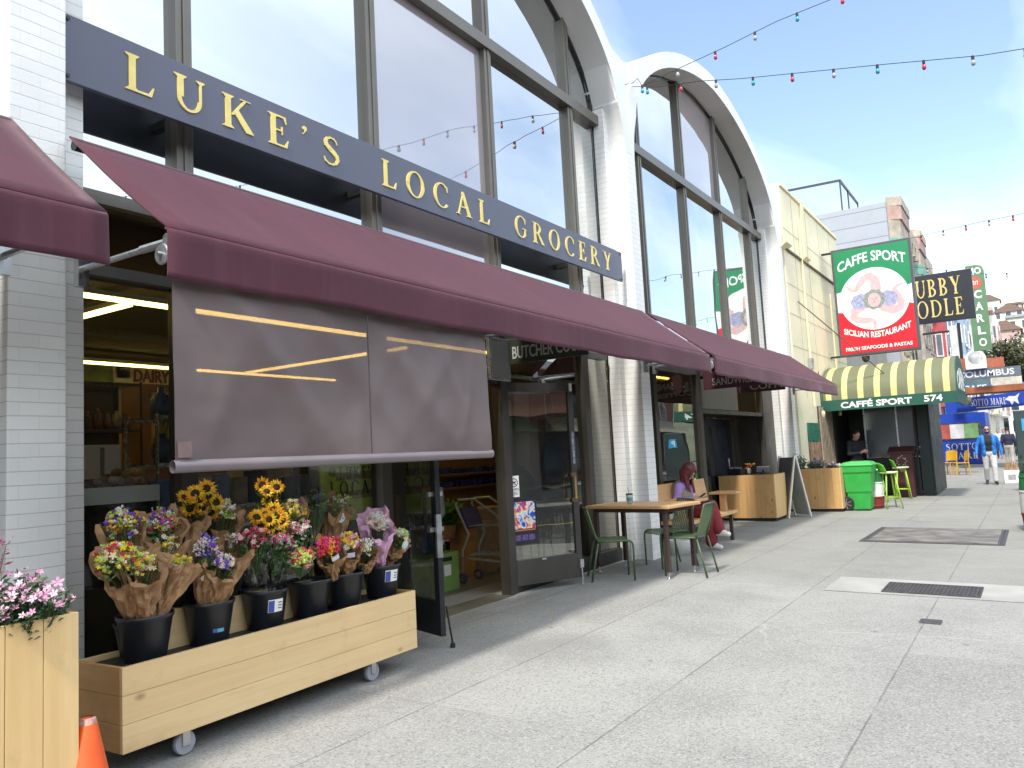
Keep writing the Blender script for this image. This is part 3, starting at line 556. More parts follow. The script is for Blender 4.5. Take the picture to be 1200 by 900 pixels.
# shop room behind the glass
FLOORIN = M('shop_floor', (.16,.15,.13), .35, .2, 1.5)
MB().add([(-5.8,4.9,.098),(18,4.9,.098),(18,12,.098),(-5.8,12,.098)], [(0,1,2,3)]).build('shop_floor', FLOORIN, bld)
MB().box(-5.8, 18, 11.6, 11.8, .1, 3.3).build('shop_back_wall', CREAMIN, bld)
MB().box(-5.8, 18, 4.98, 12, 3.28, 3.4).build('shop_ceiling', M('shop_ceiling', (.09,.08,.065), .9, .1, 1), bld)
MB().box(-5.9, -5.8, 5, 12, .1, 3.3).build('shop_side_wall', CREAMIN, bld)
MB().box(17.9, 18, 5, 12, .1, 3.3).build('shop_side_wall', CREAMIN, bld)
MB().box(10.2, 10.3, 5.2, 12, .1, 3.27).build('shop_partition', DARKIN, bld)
# ------------------------------------------------------------------ awnings
AW, VY, VT, VB, WZ = 7.77, 3.463, 2.747, 2.50, 3.45
AWN2 = canvas_mat('maroon_canvas_seam', (.055, .018, .028))
def make_awning(x0, label):
    t = thing('awning', label, 'awning', (x0, 4.36, 0), 0, 'maroon canvas shop awnings')
    m_ = MB(); sag = lambda u, v: -.018*math.sin(math.pi*v)*(1+.3*math.sin(u*17))
    m_.grid(lambda u, v: (x0+AW*u, 4.36+(VY-4.36)*v, WZ+(VT-WZ)*v+sag(u, v)), 40, 8)
    m_.build('canopy', AWN, t, smooth=True, solid=.01)
    for k in range(1, 6): s_ = MB(); s_.grid(lambda u, v: (x0+AW*k/6+(u-.5)*.03, 4.36+(VY-4.36)*v, WZ+(VT-WZ)*v+sag(k/6, v)+.0035), 1, 8); s_.build('seam', AWN2, t)
    m_ = MB()
    def vf(u, v):
        if v < .3: a = v/.3*math.pi/2; return (x0+AW*u, VY+.012-.03*math.sin(a), VT-.022+.03*math.cos(a))
        q = (v-.3)/.7; return (x0+AW*u, VY-.018+(.007*math.sin(u*23)+.004*math.sin(u*61+1))*q, VT-.022-(VT-.022-VB+.006*math.sin(u*31)+.004*mnoise.noise(Vector((u*40,0,0))))*q)
    m_.grid(vf, 90, 10)
    m_.build('valance', AWN, t, smooth=True, solid=.012)
    m_ = MB(); m_.tube([(x0+.02, VY+.035, VT-.045), (x0+AW-.02, VY+.035, VT-.045)], .03, 8); m_.build('front_bar', ALU, t)
    m_ = MB(); m_.tube([(x0+.02, 4.345, WZ-.04), (x0+AW-.02, 4.345, WZ-.04)], .035, 8); m_.build('roller', DKFRAME, t)
    for xx in (x0+.05, x0+AW-.05, x0+AW*.5):
        a = MB(); a.tube([(xx, 4.34, 2.70), (xx, VY+.05, VT-.05)], .017, 8); a.tube([(xx, 3.75, 2.70), (xx, VY+.05, VT-.05)], .022, 8); a.box(xx-.03, xx+.03, 4.3, 4.348, 2.6, 2.78); a.build('arm', ALU, t)
    for xx in (x0+.012, x0+AW-.012):
        a = MB(); a.lathe([(.05,-.008),(.055,0),(.05,.008)], (xx, VY+.055, VT-.12), 14, Matrix.Rotation(R(90), 3, 'Y')); a.lathe([(.012,-.03),(.012,.03)], (xx, VY+.055, VT-.12), 8, Matrix.Rotation(R(90), 3, 'Y')); a.build('end_bracket', STEEL, t)
    return t
aw = make_awning(2.295, 'long maroon awning over the grocery entrance, with the grey screen hanging under it')
copy_thing(aw, (10.265, 4.36, 0), 0, 'maroon awning beyond the second brick pillar, over the seated woman and the counter')
copy_thing(aw, (1.993-AW, 4.36, 0), 0, 'nearest maroon awning, only its end showing above the corner of the first brick pillar')
# roll-down screen
scr = thing('roll_down_screen', 'grey brown vinyl screen hanging below the awning above the flower stand', 'screen', (2.36, 3.53, 1.55))
def sf(u, v):
    x = 2.363+2.715*u; z = 2.60-1.02*v+.03*u*0
    d = .012*math.sin(6*u+3*v)+.012*math.sin(13*u-5*v)*v
    for (u0, sl, wd, am) in ((.10, .30, .040, .050), (.30, .38, .05, .034), (.22, -.16, .03, .020), (.50, .34, .045, .030), (.66, -.22, .04, .028), (.74, .20, .03, .022), (.90, -.30, .045, .034), (.97, -.12, .02, .02)):
        d += .7*am*math.exp(-((u-u0-sl*v)/wd)**2)*math.sin(math.pi*min(1, .08+v*.95))
    d += .007*mnoise.noise(Vector((u*7, v*4, 1)))+.0025*mnoise.noise(Vector((u*22, v*11, 4)))
    return (x, 3.53-d*.9+.0, z)
mb = MB(); mb.grid(sf, 130, 56); SHADE = shade_mat(); mb.build('screen_sheet', SHADE, scr, smooth=True)
mb = MB(); mb.grid(lambda u, v: (2.355+2.735*u, 3.528+.026*math.cos(2*math.pi*v), 1.578+.032*math.sin(2*math.pi*v)+.0*u), 20, 12); mb.build('bottom_rail', M('screen_hem', (.20,.165,.175), .4, .1, 3), scr, smooth=True)
mb = MB(); mb.box(3.70, 3.708, 3.475, 3.48, 1.61, 2.5); mb.build('seam', M('screen_seam', (.07,.055,.055), .5, 0), scr)
mb = MB(); mb.box(2.372, 2.45, 3.506, 3.509, 1.62, 1.70); mb.build('corner_patch', M('screen_patch', (.2,.125,.115), .6, .1, 30), scr)
# ------------------------------------------------------------------ name board
sg = thing('shop_sign', 'long slate blue name board with gold serif lettering above the main awning', 'sign', (6.0, 4.5, 3.85))
ZS0, ZS1, YSG = 3.853, 4.262, 4.50
MB().box(2.315, 9.845, YSG, YSG+.035, ZS0, ZS1).build('board', SIGNBLUE, sg, bevel=.004)
mb = MB()
for (wd, pa, pb) in (("LUKE'S", 145, 399), ("LOCAL", 447, 574), ("GROCERY", 603, 716)):
    # centre line of the lettering runs along the board
    yl = lambda p: 14+.4336*(p-70)+(79-.0703*(p-70))*.5
    a = AY(pa, yl(pa), YSG); b = AY(pb, yl(pb), YSG)
    serif_letters(wd, (a.x, YSG, ZS0+.085), (1,0,0), (0,0,1), b.x-a.x, .238, .008, GOLD, sg, track=.42)
for x in (2.36, 9.8):
    for z in (ZS0+.03, ZS1-.03): MB().tube([(x, YSG-.012, z), (x, YSG+.06, z)], .012, 8).build('bolt', DKFRAME, sg)
for t in MUL: MB().box(b1+t-.03, b1+t+.03, YSG+.03, YM, 4.0, 4.06).build('bracket', DKFRAME, sg)
# hanging blade signs
MAROONB = M('maroon_board', (.055,.012,.018), .5, .1, 4); GREYL = M('grey_lettering', (.42,.42,.40), .6, .05, 4); OLIVEB = M('dark_olive_board', (.02,.024,.014), .5, .15, 4)
def blade(X, y_wall, y_out, zb, zt, word, tw0, tw1, th, mat, label, tz):
    t = thing('hanging_sign', label, 'sign', (X, (y_wall+y_out)/2, zb), 0, 'hanging signs under the awnings')
    MB().box(X, X+.03, y_out, y_wall, zb, zt).build('board', mat, t, bevel=.003)
    m_ = MB(); text(m_, word, (X, y_wall-tw0, tz), (0,-1,0), (0,0,1), tw1-tw0, th, .005, bold=.012); m_.build('lettering', GREYL, t)
    for yy in (y_wall-.1, y_out+.1): MB().tube([(X+.015, yy, zt), (X+.015, yy, 2.95)], .006, 6).build('hanger', STEEL, t)
q = AX(598, 427, 7.05); c0 = AX(601, 421, 7.05); c1 = AX(602, 405, 7.05); c2 = AX(649, 414, 7.05)
wid = (c0.y-c2.y)*15/7.05
blade(7.05, q.y+.02, 3.66, q.z, q.z+.26, 'BUTCHER COUNTER', .02+q.y-c0.y, .02+q.y-c0.y+wid, abs(c1.z-c0.z)*.92, OLIVEB, 'dark hanging board lettered for the butcher beside the open doors', c0.z)
q = AX(826, 457, 13.1); c0 = AX(835, 452, 13.1); c1 = AX(835, 443, 13.1); c2 = AX(877, 447, 13.1)
wid = (c0.y-c2.y)*10/7.0
blade(13.1, q.y+.02, 3.66, q.z, q.z+.3, 'SANDWICHES', .02+q.y-c0.y, .02+q.y-c0.y+wid, abs(c1.z-c0.z)*.95, MAROONB, 'maroon hanging board reading SANDWICHES under the far awning', c0.z)
q = AX(867, 461, 14.6); c0 = AX(879, 457, 14.6); c1 = AX(879, 449, 14.6); c2 = AX(928, 452, 14.6)
blade(14.6, q.y+.02, 3.66, q.z, q.z+.26, 'COFFEE', .02+q.y-c0.y, .02+q.y-c2.y, abs(c1.z-c0.z)*.95, MAROONB, 'maroon hanging board reading COFFEE, farther one under the far awning', c0.z)
# ------------------------------------------------------------------ people: blended surfaces grown from tapered limbs
def capsule(mb, p0, p1, r0, r1, n=12):
    p0, p1 = Vector(p0), Vector(p1); d = p1-p0
    if d.length < 1e-5: d = Vector((0,0,1e-4))
    d = d.normalized(); pts, rr = [], []
    for a in (80, 55, 28): pts.append(p0-d*r0*math.sin(R(a))); rr.append(r0*math.cos(R(a)))
    pts += [p0, p1]; rr += [r0, r1]
    for a in (28, 55, 80): pts.append(p1+d*r1*math.sin(R(a))); rr.append(r1*math.cos(R(a)))
    mb.tube(pts, rr, n)
def blend(name, mb, mat, parent, voxel, smooth=3, fac=.5):
    me = bpy.data.meshes.new('tmp'); me.from_pydata(mb.v, [], mb.f)
    bm = bmesh.new(); bm.from_mesh(me); bmesh.ops.recalc_face_normals(bm, faces=bm.faces); bm.to_mesh(me); bm.free()
    o = bpy.data.objects.new('tmp', me); COL.objects.link(o)
    r = o.modifiers.new('r', 'REMESH'); r.mode = 'VOXEL'; r.voxel_size = voxel
    if smooth: s = o.modifiers.new('s', 'SMOOTH'); s.iterations = smooth; s.factor = fac
    m2 = bpy.data.meshes.new_from_object(o.evaluated_get(bpy.context.evaluated_depsgraph_get())); bpy.data.objects.remove(o); bpy.data.meshes.remove(me)
    m2.name = name
    m2.materials.clear(); m2.materials.append(mat)
    for p in m2.polygons: p.use_smooth = True
    q = bpy.data.objects.new(name, m2); COL.objects.link(q); q.parent = parent; return q
def V3(t): return Vector(t)
def hand(mb, wrist, tip_dir, palm_n, side, curl=.5, s=1.0):
    """palm, four unequal curled fingers and a thumb that leaves the side of the palm"""
    w_ = V3(wrist); d = V3(tip_dir).normalized(); nrm = V3(palm_n); nrm = (nrm-d*nrm.dot(d)).normalized(); sd = d.cross(nrm)*side
    capsule(mb, w_, w_+d*.03*s, .023*s, .024*s, 8)
    for k in range(4):
        off = (-.028+.019*k)*s; root = w_+d*.03*s+sd*off*.8; mid = w_+d*(.085-.004*abs(k-1.4))*s+sd*off
        capsule(mb, root, mid, .0135*s, .011*s, 7)
        L = (.034, .042, .040, .030)[3-k]*s; a = curl*1.0; q1 = mid+(d*math.cos(a)+nrm*math.sin(a))*L; a2 = curl*2.1; q2 = q1+(d*math.cos(a2)+nrm*math.sin(a2))*L*.85
        capsule(mb, mid, q1, .0095*s, .0085*s, 7); capsule(mb, q1, q2, .0085*s, .007*s, 7)
    b = w_+d*.03*s+sd*.026*s; t1 = b+(d*.6+sd*.65+nrm*.45).normalized()*.04*s; t2 = t1+(d*.85+sd*.1+nrm*.5).normalized()*.03*s
    capsule(mb, b, t1, .0125*s, .0105*s, 7); capsule(mb, t1, t2, .0105*s, .008*s, 7)
def person(label, root, yaw, J, C, voxel=.006, group=None, beard=None, glasses=False, hair='short', flare=.0, female=False, extra=None, head_r=1.0):
    """J: joints in the figure's own frame (x forward, y to its left, z up from the ground); C: materials"""
    t = thing('person', label, 'person', root, yaw, group); g = {k: V3(v) for k, v in J.items() if k != 'curl'}
    hd = g['head']; face = g.get('face', V3((1,0,0))).normalized(); up = g.get('crown', V3((0,0,1))); up = (up-face*up.dot(face)).normalized(); lf = up.cross(face)
    RM = Matrix((face, lf, up)).transposed(); hp = lambda x, y, z: hd+face*x*head_r+lf*y*head_r+up*z*head_r
    pel, ch, nk = g['pelvis'], g['chest'], g['neck']
    wsh = (g['shL']-g['shR']).length
    m_ = MB()
    # torso
    ax = (g['shL']-g['shR']).normalized(); fwd = ax.cross(V3((0,0,1))).normalized()*-1
    def slab(c, rx, ry, rz, a_up): # ellipsoid: depth, width, height along the spine
        u = a_up.normalized(); f_ = (fwd-u*fwd.dot(u)).normalized(); l_ = u.cross(f_); return c, (rx, ry, rz), Matrix((f_, l_, u)).transposed()
    sp1, sp2 = ch-pel, nk-ch
    parts = [slab(pel, .105, .165 if female else .155, .12, sp1), slab(pel.lerp(ch, .5), .10, .135 if female else .15, .15, sp1), slab(ch, .115, .15 if female else .175, .15, sp2), slab(ch.lerp(nk, .55), .085, wsh*.47, .09, sp2)]
    for c, r, mt in parts: m_.ball(c, r, 16, 10, mt)
    capsule(m_, nk-V3((0,0,.02)), hp(-.02, 0, -.07), .058 if not female else .05, .05 if not female else .044)
    # head: skull, jaw, nose, ears, brow, lips
    m_.ball(hp(-.012, 0, .028), (.098*head_r, .076*head_r, .098*head_r), 16, 10, RM); m_.ball(hp(.018, 0, -.045), (.066*head_r, .056*head_r, .075*head_r), 14, 8, RM); m_.ball(hp(.06, 0, -.095), (.022, .022, .018), 8, 6, RM)
    capsule(m_, hp(.078, 0, .022), hp(.104, 0, -.02), .010, .014, 8); capsule(m_, hp(.08, -.018, -.058), hp(.08, .018, -.058), .010, .010, 8)
    capsule(m_, hp(.074, -.036, .036), hp(.074, .036, .036), .012, .012, 8)
    for s in (-1, 1): m_.ball(hp(-.01, s*.077, .0), (.02, .009, .032), 8, 6, RM)
    # limbs
    for s in 'LR':
        sg_ = 1 if s == 'L' else -1
        capsule(m_, g['sh'+s], g['el'+s], .050 if not female else .042, .038 if not female else .033); capsule(m_, g['el'+s], g['wr'+s], .038 if not female else .033, .026 if not female else .022)
        hdir = g.get('hd'+s, g['wr'+s]-g['el'+s]); hn = g.get('hn'+s, V3((0,-sg_,0)))
        hand(m_, g['wr'+s], hdir, hn, sg_*(-1), J.get('curl', .5), 1.0)
        capsule(m_, g['hip'+s], g['kn'+s], .085, .055); capsule(m_, g['kn'+s], g['an'+s], .055, .037)
        capsule(m_, g['an'+s], g['toe'+s], .034, .026)
    blend('body', m_, C['skin'], t, voxel, 2)
    # eyes
    for s in (-1, 1):
        m_ = MB(); m_.ball(hp(.083, s*.032, .018), (.008, .014, .008), 8, 6, RM); m_.build('eye', INK, t, smooth=True, local=True)
        t_ = m_
    # top
    cv = max(.009, voxel*1.4)
    m_ = MB()
    for c, r, mt in parts: m_.ball(c, (r[0]+.022, r[1]+.022, r[2]+.02), 16, 10, mt)
    for s in 'LR':
        e, w2 = g['el'+s], g['wr'+s]; slv = C.get('sleeve', 1.0)
        capsule(m_, g['sh'+s], e, .064, .052)
        if slv > .5: capsule(m_, e, e.lerp(w2, .93), .052, .038)
    blend('jumper', m_, C['top'], t, cv, 2)
    if 'jacket' in C:
        for s in (-1, 1):
            m_ = MB()
            for c, r, mt in parts:
                m_.ball(c+mt@V3((-.012, s*r[1]*.78, 0)), (r[0]+.026, r[1]*.36+.016, r[2]+.03), 14, 8, mt)
            S_ = 'L' if s > 0 else 'R'
            capsule(m_, g['sh'+S_], g['el'+S_], .066, .052); capsule(m_, g['el'+S_], g['el'+S_].lerp(g['wr'+S_], .95), .052, .042)
            blend('jacket_half', m_, C['jacket'], t, cv, 2)
    # trousers
    m_ = MB(); c, r, mt = parts[0]; m_.ball(c-V3((0,0,.02)), (r[0]+.028, r[1]+.03, r[2]+.01), 16, 10, mt)
    for s in 'LR':
        k, a = g['kn'+s], g['an'+s]; capsule(m_, g['hip'+s], k, .105, .074); capsule(m_, k, a+(k-a).normalized()*.03, .074, .058+flare)
    blend('trousers', m_, C['trousers'], t, cv, 2)
    for s in 'LR':
        m_ = MB(); a, q = g['an'+s], g['toe'+s]; dn = g.get('sole'+s, V3((0,0,-1)))
        heel = a-(q-a).normalized()*.035+dn*.035; capsule(m_, heel, q+dn*.005, .043, .036, 12); capsule(m_, a+dn*.01, q.lerp(a, .4), .044, .036, 12)
        blend('shoe', m_, C['shoe'], t, .008, 2)
    # hair
    m_ = MB()
    if hair == 'long':
        m_.ball(hp(-.028, 0, .045), (.108, .094, .105), 16, 10, RM)
        for k in range(26):
            a = -2.5+5.0*k/25; y = .088*math.sin(a); x = -.03-.07*math.cos(a)
            top = hp(x*.9, y, .07); drop = V3((.03*rnd.uniform(-.4, 1), rnd.uniform(-.02, .02), -rnd.uniform(.22, .30)))
            fwdlean = .05 if abs(a) > 1.6 else 0
            p1 = hp(x*1.05+fwdlean*.4, y*1.12, -.04); capsule(m_, top, p1, .03, .026, 8); capsule(m_, p1, p1+drop*.75+face*fwdlean*.9, .026, .010, 8)
        capsule(m_, hp(.06, -.03, .1), hp(.085, -.068, .0), .02, .018, 8); capsule(m_, hp(.085, -.068, .0), hp(.09, -.075, -.16), .02, .008, 8)
        capsule(m_, hp(.06, .03, .1), hp(.085, .066, .0), .02, .018, 8); capsule(m_, hp(.085, .066, .0), hp(.09, .075, -.16), .02, .008, 8)
        capsule(m_, hp(.0, 0, .12), hp(.085, 0, .085), .035, .02, 8)
        blend('hair', m_, C['hair'], t, .009, 1)
    else:
        m_.ball(hp(-.026, 0, .048), (.096, .083, .09), 16, 10, RM); blend('hair', m_, C['hair'], t, .01, 1)
    if beard:
        m_ = MB(); m_.ball(hp(.03, 0, -.068), (.06, .058, .058), 12, 8, RM); blend('beard', m_, C['hair'], t, .009, 1)
    if glasses:
        m_ = MB()
        for s in (-1, 1): m_.ball(hp(.092, s*.032, .018), (.006, .028, .019), 10, 6, RM); m_.bar(hp(.09, s*.058, .022), hp(-.01, s*.082, .02), .005, .008)
        m_.bar(hp(.095, -.01, .024), hp(.095, .01, .024), .005, .005); m_.build('sunglasses', INK, t, local=True)
    return t
STAND = dict(pelvis=(0,0,.95), chest=(0,0,1.25), neck=(-.01,0,1.45), head=(.03,0,1.62), shL=(0,.19,1.40), shR=(0,-.19,1.40), elL=(-.03,.25,1.13), elR=(-.03,-.25,1.13), wrL=(.06,.25,.90), wrR=(.06,-.25,.90),
             hipL=(0,.09,.92), hipR=(0,-.09,.92), knL=(.03,.10,.5), knR=(.03,-.10,.5), anL=(0,.11,.09), anR=(0,-.11,.09), toeL=(.14,.13,.04), toeR=(.14,-.13,.04), curl=.45)
def pose(**k): d = dict(STAND); d.update(k); return d
# ------------------------------------------------------------------ seated woman and her bench
GREENM = M('sage_green_metal', (.075, .125, .055), .42, .1, 6, metal=.1); BROWNM = M('brown_powder_coat', (.07, .045, .042), .45, .12, 6, metal=.2)
bz = gz(4.3)
bn = thing('wall_bench', 'pine bench with back board and small arm tables, where the woman sits by the window', 'bench', (11.6, 4.35, bz))
MB().box(10.62, 12.62, 4.06, 4.52, .49, .54).build('seat', TABLEW, bn, bevel=.006)
m_ = MB(); m_.obox((11.6, 4.56, .90), (2.0, .03, .30), (R(-9), 0, 0)); m_.build('backrest', TABLEW, bn, bevel=.006)
MB().box(10.62, 11.10, 3.98, 4.46, .80, .835).build('arm_table', TABLEW, bn, bevel=.006)
MB().box(12.36, 12.78, 3.98, 4.42, .80, .835).build('arm_table', TABLEW, bn, bevel=.006)
for x in (10.72, 12.52): MB().box(x-.045, x+.045, 4.2, 4.29, .541, .80).build('arm_post', TABLEW, bn)
for x in (10.8, 12.45):
    for y in (4.12, 4.46): MB().box(x-.025, x+.025, y-.025, y+.025, gz(y), .49).build('leg', BROWNM, bn)
PURPLE = M('lilac_knit', (.40, .27, .62), .85, .12, 20, bump=.4, bscale=120); REDT = M('dark_red_corduroy', (.20, .022, .03), .85, .12, 14, bump=.3, bscale=90)
VEST = M('taupe_fleece', (.30, .25, .23), .95, .15, 30, bump=.5, bscale=90); HAIRR = M('auburn_hair', (.12, .016, .020), .45, .35, 40, bump=.6, bscale=60); SHOEW = M('white_trainers', (.7, .67, .62), .6, .08, 8)
girl = person('woman with long auburn hair in a lilac jumper and red trousers, looking at her phone', (11.3, 4.40, .085), R(-90), dict(
    pelvis=(-.02,0,.55), chest=(-.055,0,.80), neck=(-.005,0,.955), head=(.075,0,1.11), face=(.70,-.12,-.62), crown=(.6,0,.75), shL=(-.01,.165,.90), shR=(-.03,-.165,.90),
    elL=(.02,.20,.68), elR=(-.06,-.215,.68), wrL=(.20,.07,.66), wrR=(.17,-.09,.72), hdL=(.9,-.35,.1), hdR=(.85,.25,.35), hnL=(0,-.3,.9), hnR=(0,.6,.7), curl=.75,
    hipL=(.0,.09,.54), hipR=(.0,-.09,.54), knL=(.40,.0,.63), knR=(.41,-.10,.535), anL=(.52,-.12,.27), anR=(.39,-.11,.09), toeL=(.66,-.15,.235), toeR=(.52,-.12,.045), soleL=(-.25,0,-.95)),
    dict(skin=M('fair_skin', (.62, .40, .32), .5, .05, 12), top=PURPLE, trousers=REDT, shoe=SHOEW, hair=HAIRR), voxel=.0055, hair='long', female=True, flare=.03)
m_ = MB()
m_.ball((-.065,0,.77), (.166,.192,.21), 16, 10); m_.ball((-.03,0,.63), (.155,.185,.13), 16, 10); m_.ball((-.05,0,.90), (.135,.150,.105), 14, 8); m_.ball((-.01,0,.975), (.085,.095,.05), 12, 8)
vst = blend('vest', m_, VEST, girl, .01, 2)
pht = thing('phone', 'dark mobile phone in the seated woman\'s hands', 'phone', (11.24, 4.13, .86), R(-90))
m_ = MB(); m_.obox((11.255, 4.135, .845), (.075, .15, .009), (R(-35), R(8), 0)); m_.build('case', INK, pht, bevel=.004)
m_ = MB(); m_.obox((11.255, 4.1315, .850), (.066, .136, .0015), (R(-35), R(8), 0)); m_.build('screen', M('phone_screen', (.02,.02,.03), .1, 0, emit=(.5,.6,.8), es=.6), pht)
m_ = MB(); m_.lathe([(.0, 0), (.14, 0), (.165, .19), (.17, .2), (.16, .2), (.135, .02)], (10.66, 4.28, gz(4.28)), 24, cap=False)
tag(m_.build('white_tub', WHITEP, smooth=True), 'white plastic tub on the pavement under the bench', 'tub')
# ------------------------------------------------------------------ pavement table and green chairs
tb = thing('cafe_table', 'tall wooden cafe table on brown legs with levelling feet beside the open door', 'table', (9.05, 4.08, gz(4.08)), R(-9))
TM = Matrix.Translation((9.05, 4.08, 0)) @ Matrix.Rotation(R(-9), 4, 'Z'); TR_ = Matrix.Rotation(R(-9), 3, 'Z')
m_ = MB(); m_.obox((9.05, 4.08, .885), (.74, 1.18, .036), TR_); m_.build('table_top', TABLEW, tb, bevel=.006)
m_ = MB(); m_.obox((9.05, 4.08, .84), (.62, 1.02, .04), TR_); m_.build('apron', BROWNM, tb)
for x, y in ((-.29, -.49), (.29, -.49), (-.29, .49), (.29, .49)):
    p = TM @ Vector((x, y, 0)); g0 = gz(p.y); m_ = MB(); m_.obox((p.x, p.y, (g0+.075+.82)/2), (.05, .05, .745-g0), TR_)
    lg = m_.build('leg', BROWNM, tb, bevel=.004)
    f_ = MB(); f_.lathe([(.034, .0), (.034, .008), (.009, .018), (.009, .08)], (p.x, p.y, g0), 12); f_.build('levelling_foot', ALU, lg)
cp = thing('iced_drink', 'clear iced coffee cup with black lid and straw on the cafe table', 'cup', (9.0, 4.22, .908))
m_ = MB(); m_.lathe([(.030, 0), (.041, .105), (.041, .108)], (9.0, 4.22, .909), 18); m_.build('cup', M('cloudy_plastic', (.62,.66,.68), .15, .1, 20), cp, smooth=True)
m_ = MB(); m_.lathe([(.044, .108), (.044, .118), (.036, .124)], (9.0, 4.22, .909), 18); m_.build('lid', INK, cp)
m_ = MB(); m_.tube([(9.0, 4.22, .97), (8.985, 4.23, 1.11)], .004, 6); m_.build('straw', M('grey_straw', (.3,.3,.3), .5, 0), cp)
m_ = MB(); m_.lathe([(.0385, .03), (.0405, .075)], (9.0, 4.22, .909), 18, cap=False); m_.build('label', M('teal_label', (.12,.33,.36), .6, .2, 60), cp)
def make_chair(label):
    t = thing('slatted_chair', label, 'chair', (0,0,0), 0, 'sage green slatted metal chairs')
    # faces +x ; seat top .45, back top .83
    W, D = .44, .44
    for s in (-1, 1):
        y = s*W/2
        m_ = MB(); m_.tube([(.20, y*1.02, 0), (.205, y, .38), (.195, y, .425), (.165, y, .447), (-.10, y, .447), (-.185, y, .447)], .0115, 8); m_.build('side_frame', GREENM, t, smooth=True)
        m_ = MB(); m_.tube([(-.29, y*1.04, 0), (-.195, y, .43)], .0115, 8); m_.build('rear_leg', GREENM, t, smooth=True)
        m_ = MB(); m_.tube([(-.185, y, .447), (-.215, y, .50), (-.30, y, .80), (-.305, y*.94, .822)], .0115, 8); m_.build('back_post', GREENM, t, smooth=True)
    m_ = MB(); m_.tube([(-.305, -W/2*.94, .822), (-.305, W/2*.94, .822)], .0115, 8); m_.build('top_rail', GREENM, t, smooth=True)
    for k in range(9):
        y = -W/2+.03+(W-.06)*k/8
        m_ = MB(); m_.grid(lambda u, v: (.20-.385*u, y+(v-.5)*.027, .452+.004*math.sin(u*3)-(.04*max(0, (.1-u)/.1)**1.5)), 10, 1); m_.build('seat_slat', GREENM, t, solid=.006)
        m_ = MB(); m_.grid(lambda u, v: (-.185-.118*u-.012*math.sin(math.pi*min(1, u*1.0)), y+(v-.5)*.027, .458+.362*u), 8, 1); m_.build('back_slat', GREENM, t, solid=.006)
    return t
c0 = make_chair('green slatted chair at the table end next to the open door, seen side on')
c0.matrix_basis = Matrix.Translation((8.50, 4.24, gz(4.24))) @ Matrix.Rotation(R(-56), 4, 'Z')
copy_thing(c0, (9.07, 3.56, gz(3.56)), R(94), 'green slatted chair nearest the street, its back turned to us at the table corner')
copy_thing(c0, (9.60, 4.02, gz(4.0)), R(140), 'green slatted chair tucked behind the table legs, partly hidden by the table')
# ------------------------------------------------------------------ order counter, sandwich board, far planter
def plank_box(name, label, cat, x0, x1, y0, y1, z0, z1, bw, matx, maty, kick=True, group=None, tilt=0):
    """box clad in upright pine boards, dark recessed base"""
    t = thing(name, label, cat, ((x0+x1)/2, (y0+y1)/2, z0), 0, group)
    if kick: MB().box(x0+.03, x1-.03, y0+.03, y1-.03, z0, z0+.06).build('plinth', INK, t)
    zz = z0+(.06 if kick else .02)
    def face(nm, horiz, a0, a1, fix, sgn, mat):
        m_ = MB(); n_ = max(1, round((a1-a0)/bw)); st = (a1-a0)/n_
        for i in range(n_):
            p, q = a0+i*st+.0015, a0+(i+1)*st-.0015
            if horiz: m_.box(p, q, fix if sgn > 0 else fix-.02, fix+.02 if sgn > 0 else fix, zz, z1)
            else: m_.box(fix if sgn > 0 else fix-.02, fix+.02 if sgn > 0 else fix, p, q, zz, z1)
        return m_.build(nm, mat, t, bevel=.0015)
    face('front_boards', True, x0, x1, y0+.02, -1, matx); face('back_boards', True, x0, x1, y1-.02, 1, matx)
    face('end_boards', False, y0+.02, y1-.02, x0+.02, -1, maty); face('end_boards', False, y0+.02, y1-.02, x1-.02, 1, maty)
    MB().box(x0+.021, x1-.021, y0+.021, y1-.021, zz, z1-.08).build('liner', INK, t)
    return t
ct = plank_box('order_counter', 'upright boarded pine order counter outside the coffee window', 'counter', 15.45, 16.25, 4.22, 5.30, gz(4.6), .975, .165, PINEV, PINEVY)
MB().box(15.5, 16.2, 4.26, 5.29, .955, .978).build('counter_top', BLACKP, ct)
cz = .98
rg = thing('card_terminal', 'white tilted tablet till on the pine counter', 'till', (15.75, 4.5, cz))
m_ = MB(); m_.obox((15.75, 4.5, cz+.09), (.012, .24, .17), (0, R(-50), R(20))); m_.build('tablet', M('tablet_white', (.6,.58,.66), .25, .05), rg, bevel=.004)
m_ = MB(); m_.lathe([(.06, 0), (.06, .01), (.015, .02), (.015, .09)], (15.76, 4.5, cz), 12); m_.build('stand', BLACKP, rg)
fp = thing('flower_jar', 'small glass jar of red and orange flowers on the pine counter', 'vase', (15.75, 4.78, cz))
m_ = MB(); m_.lathe([(.035, 0), (.04, .05), (.03, .1), (.033, .12)], (15.75, 4.78, cz), 14); m_.build('jar', M('green_glass', (.2,.26,.2), .1, .1), fp, smooth=True)
m_ = MB()
for i in range(26): m_.ball((15.75+rnd.gauss(0,.04), 4.78+rnd.gauss(0,.05), cz+.17+rnd.gauss(0,.035)), rnd.uniform(.012,.024), 6, 4, m=rnd.choice((0,0,1,2)))
m_.build('blooms', [M('red_petals', (.5,.03,.02), .6), M('orange_petals', (.65,.2,.02), .6), GREENLEAF], fp)
tr = thing('snack_basket', 'black wire basket of wrapped snacks on the pine counter', 'basket', (15.75, 5.02, cz))
